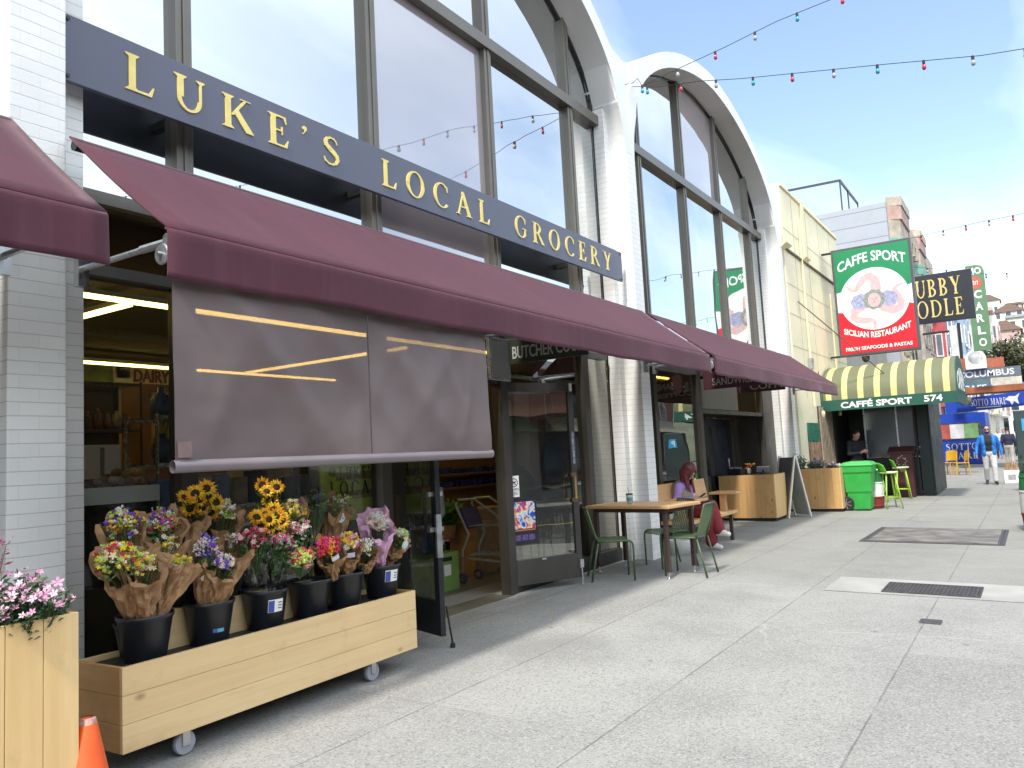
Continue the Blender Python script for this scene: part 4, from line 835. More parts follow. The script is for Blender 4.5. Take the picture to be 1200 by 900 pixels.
m_ = MB(); m_.box(15.6, 15.9, 4.9, 5.16, cz, cz+.02); m_.box(15.6, 15.62, 4.9, 5.16, cz+.021, cz+.12); m_.box(15.88, 15.9, 4.9, 5.16, cz+.021, cz+.12); m_.box(15.62, 15.88, 4.9, 4.92, cz+.021, cz+.12); m_.box(15.62, 15.88, 5.14, 5.16, cz+.021, cz+.12); m_.build('basket', BLACKP, tr)
m_ = MB()
for i in range(9): m_.obox((15.68+.07*(i % 3), 4.96+.07*(i//3), cz+.1), (.05, .06, .09), (rnd.uniform(-.3,.3), rnd.uniform(-.3,.3), rnd.uniform(0,3)))
m_.build('packets', M('foil_packets', (.2,.2,.2), .3, .6, 9), tr, bevel=.006)
# sandwich board: two hinged panels
ab = thing('sandwich_board', 'folding sandwich board, chalk grey panels in pale wood, beside the counter', 'sign', (16.56, 4.1, gz(4.1)))
PALEW = M('pale_board_edge', (.72,.71,.64), .6, .06, 8); CHALK = M('dusty_chalkboard', (.13,.13,.125), .8, .25, 3); CHALK2 = M('pale_panel', (.42,.43,.37), .7, .1, 3)
az0 = gz(3.95)
AD, AP = Vector((.6, .8, 0)), Vector((-.8, .6, 0)); FR = Vector((16.56, 3.86, 0)); hz = 1.30
TT = FR+AP*.27+Vector((0, 0, hz))
for k, mt in ((0, CHALK2), (1, CHALK)):
    f0 = FR+AP*(.54*k); f0.z = gz(f0.y); f1 = f0+AD*.46; f1.z = gz(f1.y); off = AP*(.012 if k else -.012)
    t0, t1 = TT+off, TT+AD*.46+off; nrm = (t0-f0).cross(AD).normalized()*.008
    m_ = MB(); a0, a1, b0, b1_ = f0.lerp(t0, .03)+AD*.03, f1.lerp(t1, .03)-AD*.03, t1.lerp(f1, .03)-AD*.03, t0.lerp(f0, .03)+AD*.03
    m_.add([a0-nrm, a1-nrm, b0-nrm, b1_-nrm, a0+nrm, a1+nrm, b0+nrm, b1_+nrm], [(0,3,2,1), (4,5,6,7), (0,1,5,4), (1,2,6,5), (2,3,7,6), (3,0,4,7)]); m_.build('panel', mt, ab)
    for p, q in ((f0, t0), (f1, t1)): m_ = MB(); m_.bar(p, q, .03, .034, up=AD); m_.build('rail', PALEW, ab)
pr = plank_box('pine_planter', 'pine planter box of rosemary and pink flowers just beyond the sandwich board', 'planter', 17.70, 18.30, 3.47, 4.60, gz(3.9), .985, .16, PINEV, PINEVY)
# ------------------------------------------------------------------ plants in boxes
def plant(name, label, c, r, h, n, leaf, flower, nf, parentless=True, stem=True, lsize=.02, fsize=.014, group=None):
    t = thing(name, label, 'plant', c, 0, group); m_ = MB(); c = Vector(c); tips = []
    for i in range(n):
        a = rnd.uniform(0, 2*math.pi); q = math.sqrt(rnd.random())*r; b = c+Vector((math.cos(a)*q*.6, math.sin(a)*q*.6, 0)); tp = c+Vector((math.cos(a)*q, math.sin(a)*q, h*rnd.uniform(.55, 1.05)*(1-.3*(q/r)**2)))
        m_.tube([b, b.lerp(tp, .5)+Vector((rnd.gauss(0,.01), rnd.gauss(0,.01), .01)), tp], [.003, .0025, .0012], 4, False); tips.append(tp)
        for k in range(9):
            p = b.lerp(tp, .15+.85*k/8); d = Vector((rnd.gauss(0,1), rnd.gauss(0,1), rnd.uniform(.1, 1))).normalized(); s_ = lsize*rnd.uniform(.6, 1.4); sd = d.orthogonal().normalized()
            m_.add([p, p+d*s_*.5+sd*s_*.18, p+d*s_, p+d*s_*.5-sd*s_*.18], [(0,1,2,3)], m=1 if rnd.random() < .3 else 0)
    m_.build('foliage', leaf, t, fix=False)
    if nf:
        m_ = MB(); rnd.shuffle(tips)
        for i in range(nf):
            p = tips[i % len(tips)]+Vector((rnd.gauss(0,.012), rnd.gauss(0,.012), rnd.uniform(0, .025))); fl(m_, p, fsize*rnd.uniform(.7, 1.3), Vector((rnd.gauss(0,.6)-.3, rnd.gauss(0,.6)-.5, 1)).normalized(), rnd.randrange(len(flower)), 5)
        m_.build('blooms', flower, t, fix=False)
    return t
def fl(mb, p, s, nrm, mi, k=5, cup=.35, wide=.75):
    """one small flower: k petals around a centre"""
    u = nrm.orthogonal().normalized(); v = nrm.cross(u)
    for i in range(k):
        a = 2*math.pi*i/k+p.x*37; d = u*math.cos(a)+v*math.sin(a); e = nrm.cross(d)
        mb.add([p, p+d*s*.55+e*s*.36*wide+nrm*s*cup*.5, p+d*s+nrm*s*cup, p+d*s*.55-e*s*.36*wide+nrm*s*cup*.5], [(0,1,2,3)], m=mi)
ROSEM = [M('rosemary_green', (.06,.085,.05), .7, .3, 30), M('rosemary_tip', (.12,.15,.10), .7, .3, 30)]; PINKS = [M('pink_petals', (.60,.27,.42), .6, .15, 60), M('pale_pink_petals', (.72,.48,.56), .6, .1, 60)]
LEAFS = [M('dark_leaf', (.022,.055,.018), .5, .4, 30), M('fresh_leaf', (.06,.12,.03), .5, .3, 30)]
plant('rosemary_bush', 'dark spiky shrub at the wall end of the far pine planter', (18.0, 4.38, .93), .2, .36, 60, ROSEM, [], 0, lsize=.06)
plant('rosemary_bush', 'grey green rosemary in the middle of the far pine planter', (18.0, 4.0, .93), .2, .26, 70, ROSEM, [M('lavender_petals', (.3,.25,.6), .6)], 20, lsize=.05, fsize=.02)
plant('flowering_plant', 'pink flowers at the street end of the far pine planter', (18.0, 3.66, .93), .16, .14, 45, LEAFS, PINKS+[M('white_petals', (.75,.74,.7), .6, .05)], 70, lsize=.05, fsize=.028)
# wheelie bin
BING = M('bin_green', (.035,.36,.06), .45, .1, 4); BINL = M('bin_green_lid', (.06,.42,.09), .42, .1, 4)
wb = thing('wheelie_bin', 'bright green two wheeled compost bin beside the far planter', 'bin', (18.25, 3.2, gz(3.2)), R(-8)); bz = gz(3.2)
def tp(z, k): return [(18.25-k*.28, 3.2-k*.27, z), (18.25+k*.28, 3.2-k*.27, z), (18.25+k*.28, 3.2+k*.27, z), (18.25-k*.28, 3.2+k*.27, z)]
m_ = MB(); lv = [(bz+.02, .72), (bz+.05, .75), (bz+.36, .85), (bz+.40, .92), (bz+.78, 1.02), (bz+.80, 1.10), (bz+.93, 1.12)]; vs = []
for z, k in lv: vs += tp(z, k)
m_.add(vs, [(3,2,1,0)]+[(i*4+j, i*4+(j+1) % 4, (i+1)*4+(j+1) % 4, (i+1)*4+j) for i in range(len(lv)-1) for j in range(4)]); m_.build('bin_body', BING, wb, bevel=.02)
m_ = MB(); vs = tp(bz+.932, 1.18)+tp(bz+.96, 1.18)+tp(bz+1.01, .98)+tp(bz+1.03, .6); m_.add(vs, [(3,2,1,0), (12,13,14,15)]+[(i*4+j, i*4+(j+1) % 4, (i+1)*4+(j+1) % 4, (i+1)*4+j) for i in range(3) for j in range(4)]); m_.build('lid', BINL, wb, bevel=.015)
for x in (18.0, 18.5):
    wl = MB().lathe([(.06,-.028), (.145,-.03), (.155,-.02), (.155,.02), (.145,.03), (.06,.028)], (x, 3.46, bz+.155), 22, Matrix.Rotation(R(90), 3, 'Y')).build('wheel', INK, wb)
    m_ = MB()
    for k in range(7): a = 2*math.pi*k/7; m_.bar((x-.031, 3.46, bz+.155), (x-.031, 3.46+.115*math.cos(a), bz+.155+.115*math.sin(a)), .016, .01)
    m_.build('spokes', M('grey_hub', (.25,.25,.25), .5), wl)
MB().box(17.985, 17.9875, 3.05, 3.25, bz+.5, bz+.72).build('bin_sticker', M('bin_sticker', (.03,.17,.05), .5, .2, 30), wb)
m_ = MB(); m_.tube([(18.02, 3.58, bz+.9), (18.02, 3.62, bz+.93), (18.48, 3.62, bz+.93), (18.48, 3.58, bz+.9)], .016, 8); m_.build('handle', BING, wb)
# tricolour barrels
BWHT = M('barrel_white', (.72,.71,.68), .5, .1, 5); BGRN = M('barrel_green', (.02,.17,.05), .5, .15, 5); BRED = M('barrel_red', (.22,.028,.02), .55, .15, 5)
def barrel(label, c, r=.27, h=.86):
    t = thing('barrel_planter', label, 'barrel', c, 0, 'tricolour wooden barrel planters'); f = lambda z: r*(.84+.16*math.sin(math.pi*(.12+.76*z/h)))
    for nm, a, b, mt in (('red_band', 0, .31, BRED), ('white_band', .31, .67, BWHT), ('green_band', .67, 1, BGRN)):
        m_ = MB(); m_.lathe([(f(h*(a+(b-a)*i/6)), h*(a+(b-a)*i/6)) for i in range(7)], c, 26, cap=(a == 0)); m_.build(nm, mt, t, smooth=True)
    for z in (.08, .3, .68, .93):
        m_ = MB(); m_.lathe([(f(h*z)+.001, h*z-.018), (f(h*z)+.006, h*z-.016), (f(h*z)+.006, h*z+.016), (f(h*z)+.001, h*z+.018)], c, 26, cap=False); m_.build('hoop', (BRED, BRED, BWHT, BGRN)[(.08,.3,.68,.93).index(z)], t, smooth=True)
    m_ = MB(); m_.lathe([(.0, h*.96), (f(h)*.97, h*.96)], c, 20, cap=False); m_.build('soil', M('potting_soil', (.03,.022,.016), .95, .3, 40, bump=.6), t)
    return t
barrel('red white and green barrel half hidden behind the green bin', (18.75, 3.12, gz(3.1)), .3, .80)
barrel('red white and green barrel by the kerb at the right edge of the picture', (14.75, .0, gz(0)), .30, .90)
plant('shrub', 'leafy green plant growing in the barrel by the kerb', (14.75, .0, .85), .26, .34, 80, LEAFS, [], 0, lsize=.07)
# bright green bar stools
LIME = M('lime_lacquer', (.32,.52,.05), .4, .1, 5); LIMEP = M('lime_seat', (.12,.42,.04), .4, .08, 5); PALES = M('pale_stool_seat', (.55,.62,.35), .5, .06, 5)
def make_stool(label):
    t = thing('bar_stool', label, 'stool', (0,0,0), 0, 'lime green bar stools'); h = .74
    m_ = MB(); m_.lathe([(.0, h), (.17, h), (.19, h+.012), (.19, h+.03), (.17, h+.04), (0, h+.035)], (0,0,0), 24, cap=False); m_.build('seat', PALES, t, smooth=True)
    for a in (45, 135, 225, 315):
        c, s = math.cos(R(a)), math.sin(R(a)); m_ = MB(); m_.tube([(.24*c, .24*s, 0), (.12*c, .12*s, h)], [.014, .018], 8); m_.build('leg', LIME, t, smooth=True)
    for k in range(4):
        a, b = R(45+90*k), R(135+90*k); q = .24-.12*.32; m_ = MB(); m_.tube([(q*math.cos(a), q*math.sin(a), .24+.03*(k % 2)), (q*math.cos(b), q*math.sin(b), .24+.03*(k % 2))], .011, 8); m_.build('stretcher', LIME, t, smooth=True)
    m_ = MB(); m_.grid(lambda u, v: (-.17*math.cos((u-.5)*1.9)-.06*v, .2*math.sin((u-.5)*1.9), h+.04+.20*v*(1-.5*abs(u-.5)**2*2.2)), 14, 6); m_.build('backrest', LIMEP, t, smooth=True, solid=.014)
    return t
st0 = make_stool('nearest lime green bar stool, next to the green bin')
st0.matrix_basis = Matrix.Translation((18.75, 2.70, gz(2.7))) @ Matrix.Rotation(R(-60), 4, 'Z')
copy_thing(st0, (21.6, 2.83, gz(2.8)), R(-75), 'lime green bar stool in front of the dark maroon menu stand')
copy_thing(st0, (20.3, 3.2, gz(3.2)), R(-100), 'lime green bar stool mostly hidden behind the green bin')
# orange cone near the tall planter
CONEO = M('cone_orange', (.75,.10,.015), .5, .12, 8); cn = thing('traffic_cone', 'worn orange traffic cone between the two pine planters', 'cone', (1.88, 3.43, gz(3.43)))
cz = gz(3.43); m_ = MB(); m_.lathe([(.13, .03), (.125, .04), (.036, .46), (.03, .475), (.024, .47), (.02, .44)], (1.88, 3.43, cz), 28, cap=False); m_.build('cone', CONEO, cn, smooth=True)
m_ = MB(); m_.box(1.72, 2.04, 3.27, 3.59, cz, cz+.03); m_.build('base', CONEO, cn, bevel=.015)
m_ = MB(); m_.lathe([(.0385, .435), (.0375, .455), (.0318, .475), (.026, .478)], (1.88, 3.43, cz), 28, cap=False); m_.build('worn_tip', M('scuffed_tip', (.45,.25,.2), .8, .5, 60), cn, smooth=True)
# ------------------------------------------------------------------ doors standing open
def door_leaf(label_part, hx, hy, fx, fy, z0, z1, frame, kick, glass, pull_side):
    """a glazed leaf built between its hinge and its free edge"""
    a, b = Vector((hx, hy, 0)), Vector((fx, fy, 0)); d = (b-a).normalized(); L = (b-a).length; nrm = Vector((d.y, -d.x, 0)); RM = Matrix((d, -nrm, Vector((0,0,1)))).transposed()
    P = lambda s, n_, z: a+d*s+nrm*n_+Vector((0,0,z)); m_ = MB()
    for s0, s1, q0, q1 in ((0, .075, z0, z1), (L-.075, L, z0, z1), (.075, L-.075, z1-.10, z1), (.075, L-.075, z0, z0+.27)):
        m_.obox(P((s0+s1)/2, 0, (q0+q1)/2), (s1-s0, .045, q1-q0), RM)
    dr = m_.build('door', frame, bld, bevel=.003)
    m_ = MB(); m_.obox(P(L/2, 0, (z0+.27+z1-.1)/2), (L-.15, .01, z1-z0-.37), RM); m_.build('glass', glass, dr)
    return dr, P, RM, L, d, nrm
DFR = M('dark_bronze_door', (.06,.056,.05), .4, .15, 4, metal=.2, bump=.04); DFR2 = M('black_blue_door', (.018,.02,.028), .4, .2, 4, metal=.1)
dl, P, RM_, L, d_, n_ = door_leaf('', 5.34, 4.86, 5.03, 4.03, .17, 2.36, DFR2, 0, DOORGLASS, 1)
for z in (1.0, 1.28):
    for s in (-1, 1): MB().obox(P(L-.06, s*.04, z), (.05, .05, .035), RM_).build('pull_bracket', ALU, dl)
MB().tube([P(L-.11, .06, .98), P(L-.11, .06, 1.30)], .014, 8).build('pull', DKFRAME, dl)
MB().obox(P(L-.012, 0, .95), (.026, .048, .34), RM_).build('edge_plate', STEEL, dl)
m_ = MB(); m_.tube([P(L+.005, -.03, .40), P(L+.03, -.06, gz(4)+.03)], .008, 8); m_.lathe([(.022,0),(.018,.035)], P(L+.03, -.06, gz(4)), 10); m_.build('kick_stop', DKFRAME, dl)
dr, P, RM_, L, d_, n_ = door_leaf('', 7.13, 4.83, 8.04, 4.415, .17, 2.36, DFR, 0, DOORGLASS, 1)
BRASS = M('brass_pull', (.45,.32,.12), .35, .2, 9, metal=.8)
MB().tube([P(L-.09, .03, 1.03), P(L-.09, .10, 1.05), P(L-.09, .10, 1.29), P(L-.09, .03, 1.31)], .016, 8).build('pull', BRASS, dr)
for z in (1.03, 1.31): MB().obox(P(L-.06, .026, z), (.07, .012, .05), RM_).build('pull_plate', M('copper_plate', (.22,.12,.08), .5, .2, 8, metal=.4), dr)
MB().obox(P(L-.037, .0245, 1.62), (.03, .003, .36), RM_).build('door_sticker', M('sticker_strip', (.3,.3,.4), .5, .6, 28), dr)
MB().obox(P(L-.037, .026, 2.31), (.035, .02, .09), RM_).build('closer_clip', WHITEP, dr)
m_ = MB(); m_.tube([P(L-.02, .03, .36), P(L-.02, .035, gz(4.4)+.04)], .009, 8); m_.lathe([(.018,0),(.015,.04)], P(L-.02, .035, gz(4.4)), 10); m_.obox(P(L-.02, .03, .32), (.05, .02, .09), RM_); m_.build('kick_stop', ALU, dr)
MB().obox(P(L*.48, .0255, .425), (.055, .003, .018), RM_).build('maker_plate', ALU, dr)
# pet notice and event poster fixed inside the door glass
pn = MB().obox(P(.150, .008, 1.23), (.125, .004, .23), RM_).build('pet_notice', LABELW, None); tag(pn, 'small white no pets notice with a struck-out dog on the open door glass', 'notice')
m_ = MB(); c = P(.150, .0105, 1.27); u, v = d_, Vector((0,0,1))
for i in range(20):
    a0, a1 = 2*math.pi*i/20, 2*math.pi*(i+1)/20; m_.add([c+u*.048*math.cos(a0)+v*.048*math.sin(a0), c+u*.048*math.cos(a1)+v*.048*math.sin(a1), c+u*.039*math.cos(a1)+v*.039*math.sin(a1), c+u*.039*math.cos(a0)+v*.039*math.sin(a0)], [(0,1,2,3)])
m_.add([c-u*.034+v*.028, c-u*.028+v*.034, c+u*.034-v*.028, c+u*.028-v*.034], [(0,1,2,3)]); m_.build('ban_ring', M('maroon_ink', (.12,.02,.04), .6), pn, fix=False)
m_ = MB(); c2 = c+n_*.0004
for poly in ([(-.022,-.004),(.014,-.004),(.014,.01),(-.022,.01)], [(.014,.004),(.028,.006),(.026,.018),(.014,.018)], [(-.02,-.022),(-.014,-.022),(-.014,-.004),(-.02,-.004)], [(.006,-.022),(.012,-.022),(.012,-.004),(.006,-.004)], [(-.03,.004),(-.02,.004),(-.022,.016),(-.032,.018)]):
    m_.add([c2+u*x+v*y for x, y in poly], [tuple(range(len(poly)))])
m_.build('dog_mark', INK, pn, fix=False)
m_ = MB(); text(m_, 'NO PETS', P(.098, .011, 1.185), d_, (0,0,1), .105, .024, .0006, bold=.02)
for k, wd in enumerate((.1, .09, .1)): m_.obox(P(.150, .0106, 1.168-.013*k), (wd, .0006, .004), RM_)
m_.build('wording', INK, pn, fix=False)
m2 = bpy.data.materials.new('poster_print'); m2.use_nodes = True; nb, nl = NN(m2); bs = nb['Principled BSDF']; tcx = nb.new('ShaderNodeTexCoord'); nx = nb.new('ShaderNodeTexNoise'); nx.inputs['Scale'].default_value = 7; nx.inputs['Detail'].default_value = 5; nx.inputs['Distortion'].default_value = 2.2; nl.new(tcx.outputs['Object'], nx.inputs['Vector'])
crp = nb.new('ShaderNodeValToRGB'); nl.new(nx.outputs[0], crp.inputs[0]); els = crp.color_ramp.elements; els[0].position = .30; els[0].color = (.01,.012,.04,1); els[1].position = .72; els[1].color = (.5,.04,.05,1)
for ps_, cl_ in ((.40, (.03,.12,.5,1)), (.47, (.25,.5,.8,1)), (.52, (.8,.75,.65,1)), (.57, (.85,.35,.05,1)), (.64, (.25,.05,.35,1))): e_ = els.new(ps_); e_.color = cl_
nl.new(crp.outputs[0], bs.inputs['Base Color']); bs.inputs['Roughness'].default_value = .3
po = MB().obox(P(.255, .008, .85), (.34, .004, .50), RM_).build('event_poster', M('poster_black', (.02,.02,.025), .35, .2, 8), None); tag(po, 'colourful event poster in a dark border on the lower door glass', 'poster')
MB().obox(P(.255, .0105, .915), (.29, .001, .29), RM_).build('picture', m2, po)
for k in range(3): MB().obox(P(.165+.09*k, .0105, .675), (.075, .001, .06), RM_).build('panel_text', M('poster_violet', (.10,.07,.2), .5, .5, 60), po)
MB().obox(P(.255, .0105, .755), (.28, .001, .012), RM_).build('caption_line', M('poster_orange', (.5,.2,.06), .5, .4, 90), po)
# ------------------------------------------------------------------ inside the shop
TUBE = M('warm_light_tube', (1,.8,.4), .5, 0, emit=(1, .70, .20), es=4.5)
for (lab, p0, p1) in (('front run of warm strip light along the shop ceiling', (-2, 6.62, 3.1), (16.5, 6.62, 3.1)), ('rear run of warm strip light along the shop ceiling', (5.63, 10.42, 3.1), (16.5, 10.42, 3.1)), ('short rear warm strip light at the left above the green posters', (3.0, 10.42, 3.1), (5.15, 10.42, 3.1)),
                      ('warm strip light crossing the shop ceiling at the left', (4.08, 6.72, 3.1), (4.08, 9.9, 3.1)), ('warm strip light crossing the shop ceiling behind the screen', (8.2, 7.0, 3.1), (8.2, 10.3, 3.1))):
    t = thing('strip_light', lab, 'light', p0, 0, 'strip lights in the shop'); m_ = MB(); m_.bar(p0, p1, .055, .03); m_.build('diffuser', TUBE, t)
    m_ = MB(); q0, q1 = Vector(p0)+Vector((0,0,.04)), Vector(p1)+Vector((0,0,.04)); m_.bar(q0, q1, .07, .045); m_.build('housing', WHITEP, t)
def at_box(px0, py0, px1, py1, Y): a = AY(px0, py1, Y); b = AY(px1, py0, Y); return a.x, b.x, a.z, b.z
dsg = thing('department_sign', 'cream DAIRY sign in maroon letters high on the back wall', 'sign', (7.0, 11.5, 2.9))
x0, x1, z0, z1 = at_box(153, 424, 236, 452, 11.5); MB().box(x0, x1, 11.5, 11.54, z0, z1+.1).build('board', M('cream_board', (.5,.46,.36), .6, .05), dsg)
a = AY(157, 446, 11.49); b = AY(199, 446, 11.49); m_ = MB(); text(m_, 'DAIRY', (a.x, 11.495, a.z-.02), (1,0,0), (0,0,1), b.x-a.x, .2, .01, bold=.03); m_.build('lettering', M('maroon_letters', (.14,.012,.02), .6), dsg)
x0, x1, z0, z1 = at_box(90, 424, 130, 447, 11.3); pg = MB().box(x0, x1, 11.3, 11.33, z0, z1).build('wall_poster', M('green_orange_poster', (.10,.16,.03), .6, .8, 2.5), None); tag(pg, 'green and orange painted panel high on the back wall', 'poster')
x0, x1, z0, z1 = at_box(131, 424, 152, 449, 11.3); pg = MB().box(x0, x1, 11.25, 11.29, z0, z1).build('wall_panel', M('pale_panel_print', (.42,.42,.40), .6, .2, 5), None); tag(pg, 'pale panel with a dark bottle emblem beside the DAIRY sign', 'panel')
m_ = MB(); m_.lathe([(.09,0),(.1,.15),(.08,.28),(.03,.34),(.03,.4)], ((x0+x1)/2, 11.23, z0+.08), 14); m_.build('emblem', BLACKP, pg, smooth=True)
def rack(name, label, x0, x1, y0, y1, z0, z1, n, mat, post=.012):
    t = thing(name, label, 'shelf', ((x0+x1)/2, (y0+y1)/2, z0))
    for x in (x0, x1):
        for y in (y0, y1): MB().tube([(x, y, z0), (x, y, z1)], post, 8).build('post', mat, t)
    zs = [z0+.12+(z1-z0-.15)*i/(n-1) for i in range(n)]
    for z in zs:
        m_ = MB(); k = max(4, int((x1-x0)/.05))
        for i in range(k+1): x = x0+(x1-x0)*i/k; m_.bar((x, y0, z), (x, y1, z), .006, .006)
        for y in (y0, y1): m_.bar((x0, y, z), (x1, y, z), .012, .03)
        m_.build('shelf', mat, t)
    return t, zs
def goods(kind, label, x0, x1, y, z, n, mats, grp, wd, ht):
    for i in range(n):
        x = x0+(x1-x0)*(i+.5)/n; h = ht*rnd.uniform(.8, 1.1); w_ = wd*rnd.uniform(.85, 1.1); mt = rnd.choice(mats); m_ = MB()
        if kind == 'bottle': m_.lathe([(.5*w_, 0), (.5*w_, .6*h), (.18*w_, .82*h), (.18*w_, h)], (x, y, z), 12)
        elif kind == 'bag': m_.lathe([(.42*w_, 0), (.5*w_, .3*h), (.45*w_, .75*h), (.2*w_, .92*h), (.3*w_, h)], (x, y, z), 10)
        else: m_.obox((x, y, z+h/2), (w_, w_*.7, h), (0, 0, rnd.uniform(-.15, .15)))
        o = m_.build(kind, mt, None, smooth=kind != 'box', bevel=.004 if kind == 'box' else 0)
        tag(o, label, kind if kind != 'box' else 'carton', grp)
DARKG = [M('dark_pack', (.03,.035,.05), .3, .4, 8), M('navy_pack', (.015,.02,.07), .3, .3, 8), M('plum_pack', (.07,.03,.05), .35, .3, 8), M('grey_pack', (.12,.12,.12), .3, .4, 8)]
CHROME = M('chrome_wire', (.5,.5,.52), .25, .1, 20, metal=.95)
x0, x1, z0, z1 = at_box(88, 448, 165, 590, 7.2); t, zs = rack('store_rack', 'tall black wire rack of dark packets beyond the left window', x0, x1, 7.2, 7.6, .1, z1, 6, BLACKP)
MB().box(x0-.02, x1+.02, 7.62, 7.64, .1, z1).build('back_panel', INK, t)
for k, z in enumerate(zs[2:-1]): goods('bag', 'dark packet standing on the tall black rack', x0+.03, x1-.03, 7.32, z+.01, 6, DARKG, 'packets on the tall black rack', .085, .20)
x0, x1, z0, z1 = at_box(99, 521, 142, 562, 5.5); bx_ = thing('white_carton', 'white carton with a torn corner on top of the produce case', 'carton', ((x0+x1)/2, 5.6, z0))
MB().box(x0, x1, 5.5, 5.8, z0, z1).build('carton', M('white_card', (.7,.69,.65), .7, .1, 4), bx_, bevel=.01); MB().box(x0+.11, x0+.14, 5.496, 5.499, z0+.02, z1-.02).build('tape', M('brown_tape', (.25,.22,.17), .5, .2), bx_)
pc = thing('produce_case', 'low produce case with a pale steel edge inside the left window', 'case', (3.6, 6.2, .1))
x0, x1, z0, z1 = at_box(86, 575, 181, 592, 5.15); zc = z0+.03
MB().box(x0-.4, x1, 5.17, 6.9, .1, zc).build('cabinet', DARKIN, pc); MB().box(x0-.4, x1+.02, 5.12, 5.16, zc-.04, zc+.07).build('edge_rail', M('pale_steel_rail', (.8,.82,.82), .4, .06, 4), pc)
MB().box(x0-.4, x1, 5.17, 5.8, zc+.001, zc+.05).build('tray', M('red_orange_tray', (.45,.11,.05), .6, .5, 7), pc)
PROD = [M('brown_produce', (.16,.08,.035), .6, .4, 14), M('russet_produce', (.22,.07,.03), .5, .3, 14), M('gold_produce', (.35,.22,.06), .5, .3, 14), M('pale_produce', (.4,.36,.28), .5, .3, 14)]
for i in range(46):
    m_ = MB(); x, y = rnd.uniform(x0+.38, x1-.02), rnd.uniform(5.25, 5.75); m_.ball((x, y, zc+.08+rnd.uniform(0, .09)), (rnd.uniform(.03,.07), .035, rnd.uniform(.025,.035)), 8, 6, Euler((0, rnd.uniform(-.5,.5), rnd.uniform(0,3))).to_matrix())
    tag(m_.build('root_vegetable', rnd.choice(PROD), None, smooth=True), 'brown and russet root vegetable heaped in the produce case', 'vegetable', 'produce heaped in the case')
for i in range(4):
    m_ = MB(); b0 = AY(182+6*i, 520-2*(i % 2), 5.5); m_.tube([b0+Vector((-.03,0,-.02)), b0+Vector((.0,0,.06)), b0+Vector((.03,0,.13)), b0+Vector((.035,0,.18))], [.012,.022,.02,.008], 8)
    tag(m_.build('banana', M('banana_yellow', (.5,.33,.03), .5, .15, 12), None, smooth=True), 'yellow banana in the bunch beside the left edge of the screen', 'banana', 'bananas by the screen edge')
x0, x1, z0, z1 = at_box(166, 452, 215, 560, 8.6); kb = thing('wooden_cabinet', 'warm wooden cabinet with an open pale panel left of the screen', 'cabinet', ((x0+x1)/2, 8.7, .1))
MB().box(x0, x1+.6, 8.6, 9.0, .1, z1).build('carcass', M('cabinet_brown', (.13,.055,.02), .5, .3, 3), kb); MB().box(x0+.12, x1+.5, 8.585, 8.6, z1-.62, z1-.1).build('pale_panel', M('kraft_panel', (.3,.2,.1), .6, .1, 3), kb)
# rack and packs seen under the screen
t, zs = rack('wire_rack', 'chrome wire rack of packets behind the flowers, below the screen', 3.45, 5.05, 5.35, 5.75, .1, 2.0, 6, CHROME)
for k, z in enumerate(zs): goods(('bag', 'bottle', 'bag', 'box')[k % 4], 'dark packet on the chrome wire rack behind the flowers', 3.5, 5.0, 5.5, z+.015, 9, DARKG+[M('blue_pack', (.05,.09,.2), .3, .4, 8), M('tan_pack', (.3,.22,.12), .4, .4, 8)], 'packets on the chrome wire rack', .15, .24)
OLINK = M('olive_ink', (.02,.025,.008), .6); x0, x1, z0, z1 = 4.42, 5.16, .62, 1.68; lp = thing('green_poster', 'olive green shop poster leaning inside the window behind the flowers', 'poster', (4.8, 4.93, .6))
x0, x1, z0, z1 = at_box(377, 520, 451, 614, 4.93); MB().box(x0, x1, 4.93, 4.95, z0, z1+.25).build('board', M('olive_poster', (.52,.58,.055), .55, .15, 2), lp)
a = AY(398, 560, 4.925); b = AY(441, 557, 4.925); m_ = MB(); serif_text(m_, "LUKE'S", (a.x, 4.928, a.z-.01), (1,0,0), (0,0,1), b.x-a.x, .10, .003, track=.3); m_.build('lettering', OLINK, lp); m_ = MB(); serif_text(m_, "LOCAL", (a.x-.11, 4.928, a.z-.15), (1,0,0), (0,0,1), b.x-a.x+.13, .12, .003, track=.3); m_.build('lettering', OLINK, lp); m_ = MB(); text(m_, '@', (a.x-.12, 4.928, a.z+.01), (1,0,0), (0,0,1), .08, .08, .002); m_.build('lettering', OLINK, lp)
for k in range(3): MB().box(x0+.18, x1-.06, 4.927, 4.93, z0+.5-.16*k, z0+.57-.16*k).build('text_line', M('mustard_ink', (.30,.22,.02), .6, .4, 60), lp)
# seen through the doorway
WCAB = wood_mat('cabinet_pine', (.30,.15,.05), (.18,.08,.022), 2, False, .2, 0)
wc = thing('display_cabinet', 'tall wooden display unit with ledges of blue packets inside the doorway', 'cabinet', (9.2, 6.9, .1))
MB().box(8.2, 10.15, 6.85, 7.3, .1, 1.72).build('back', WCAB, wc)
for z in (1.16, 1.34): MB().box(8.2, 10.15, 6.62, 6.85, z, z+.03).build('ledge', WCAB, wc)
MB().box(8.2, 10.15, 6.5, 6.85, .6, .64).build('ledge', WCAB, wc)
for z in (1.192, 1.372): goods('box', 'blue packet in the row on the display ledges', 8.3, 9.95, 6.72, z, 12, [M('blue_packet', (.02,.03,.16), .35, .4, 20), M('blue_packet_light', (.05,.07,.22), .35, .4, 20)], 'blue packets on the display unit', .11, .075)
c = AZp(538, 640, .78); ba = plant('basil_pot', 'fresh green basil plant in the doorway', (8.05, 6.3, .72), .15, .34, 60, [M('basil', (.08,.24,.02), .5, .3, 20), GREENLEAF], [], 0, lsize=.09)
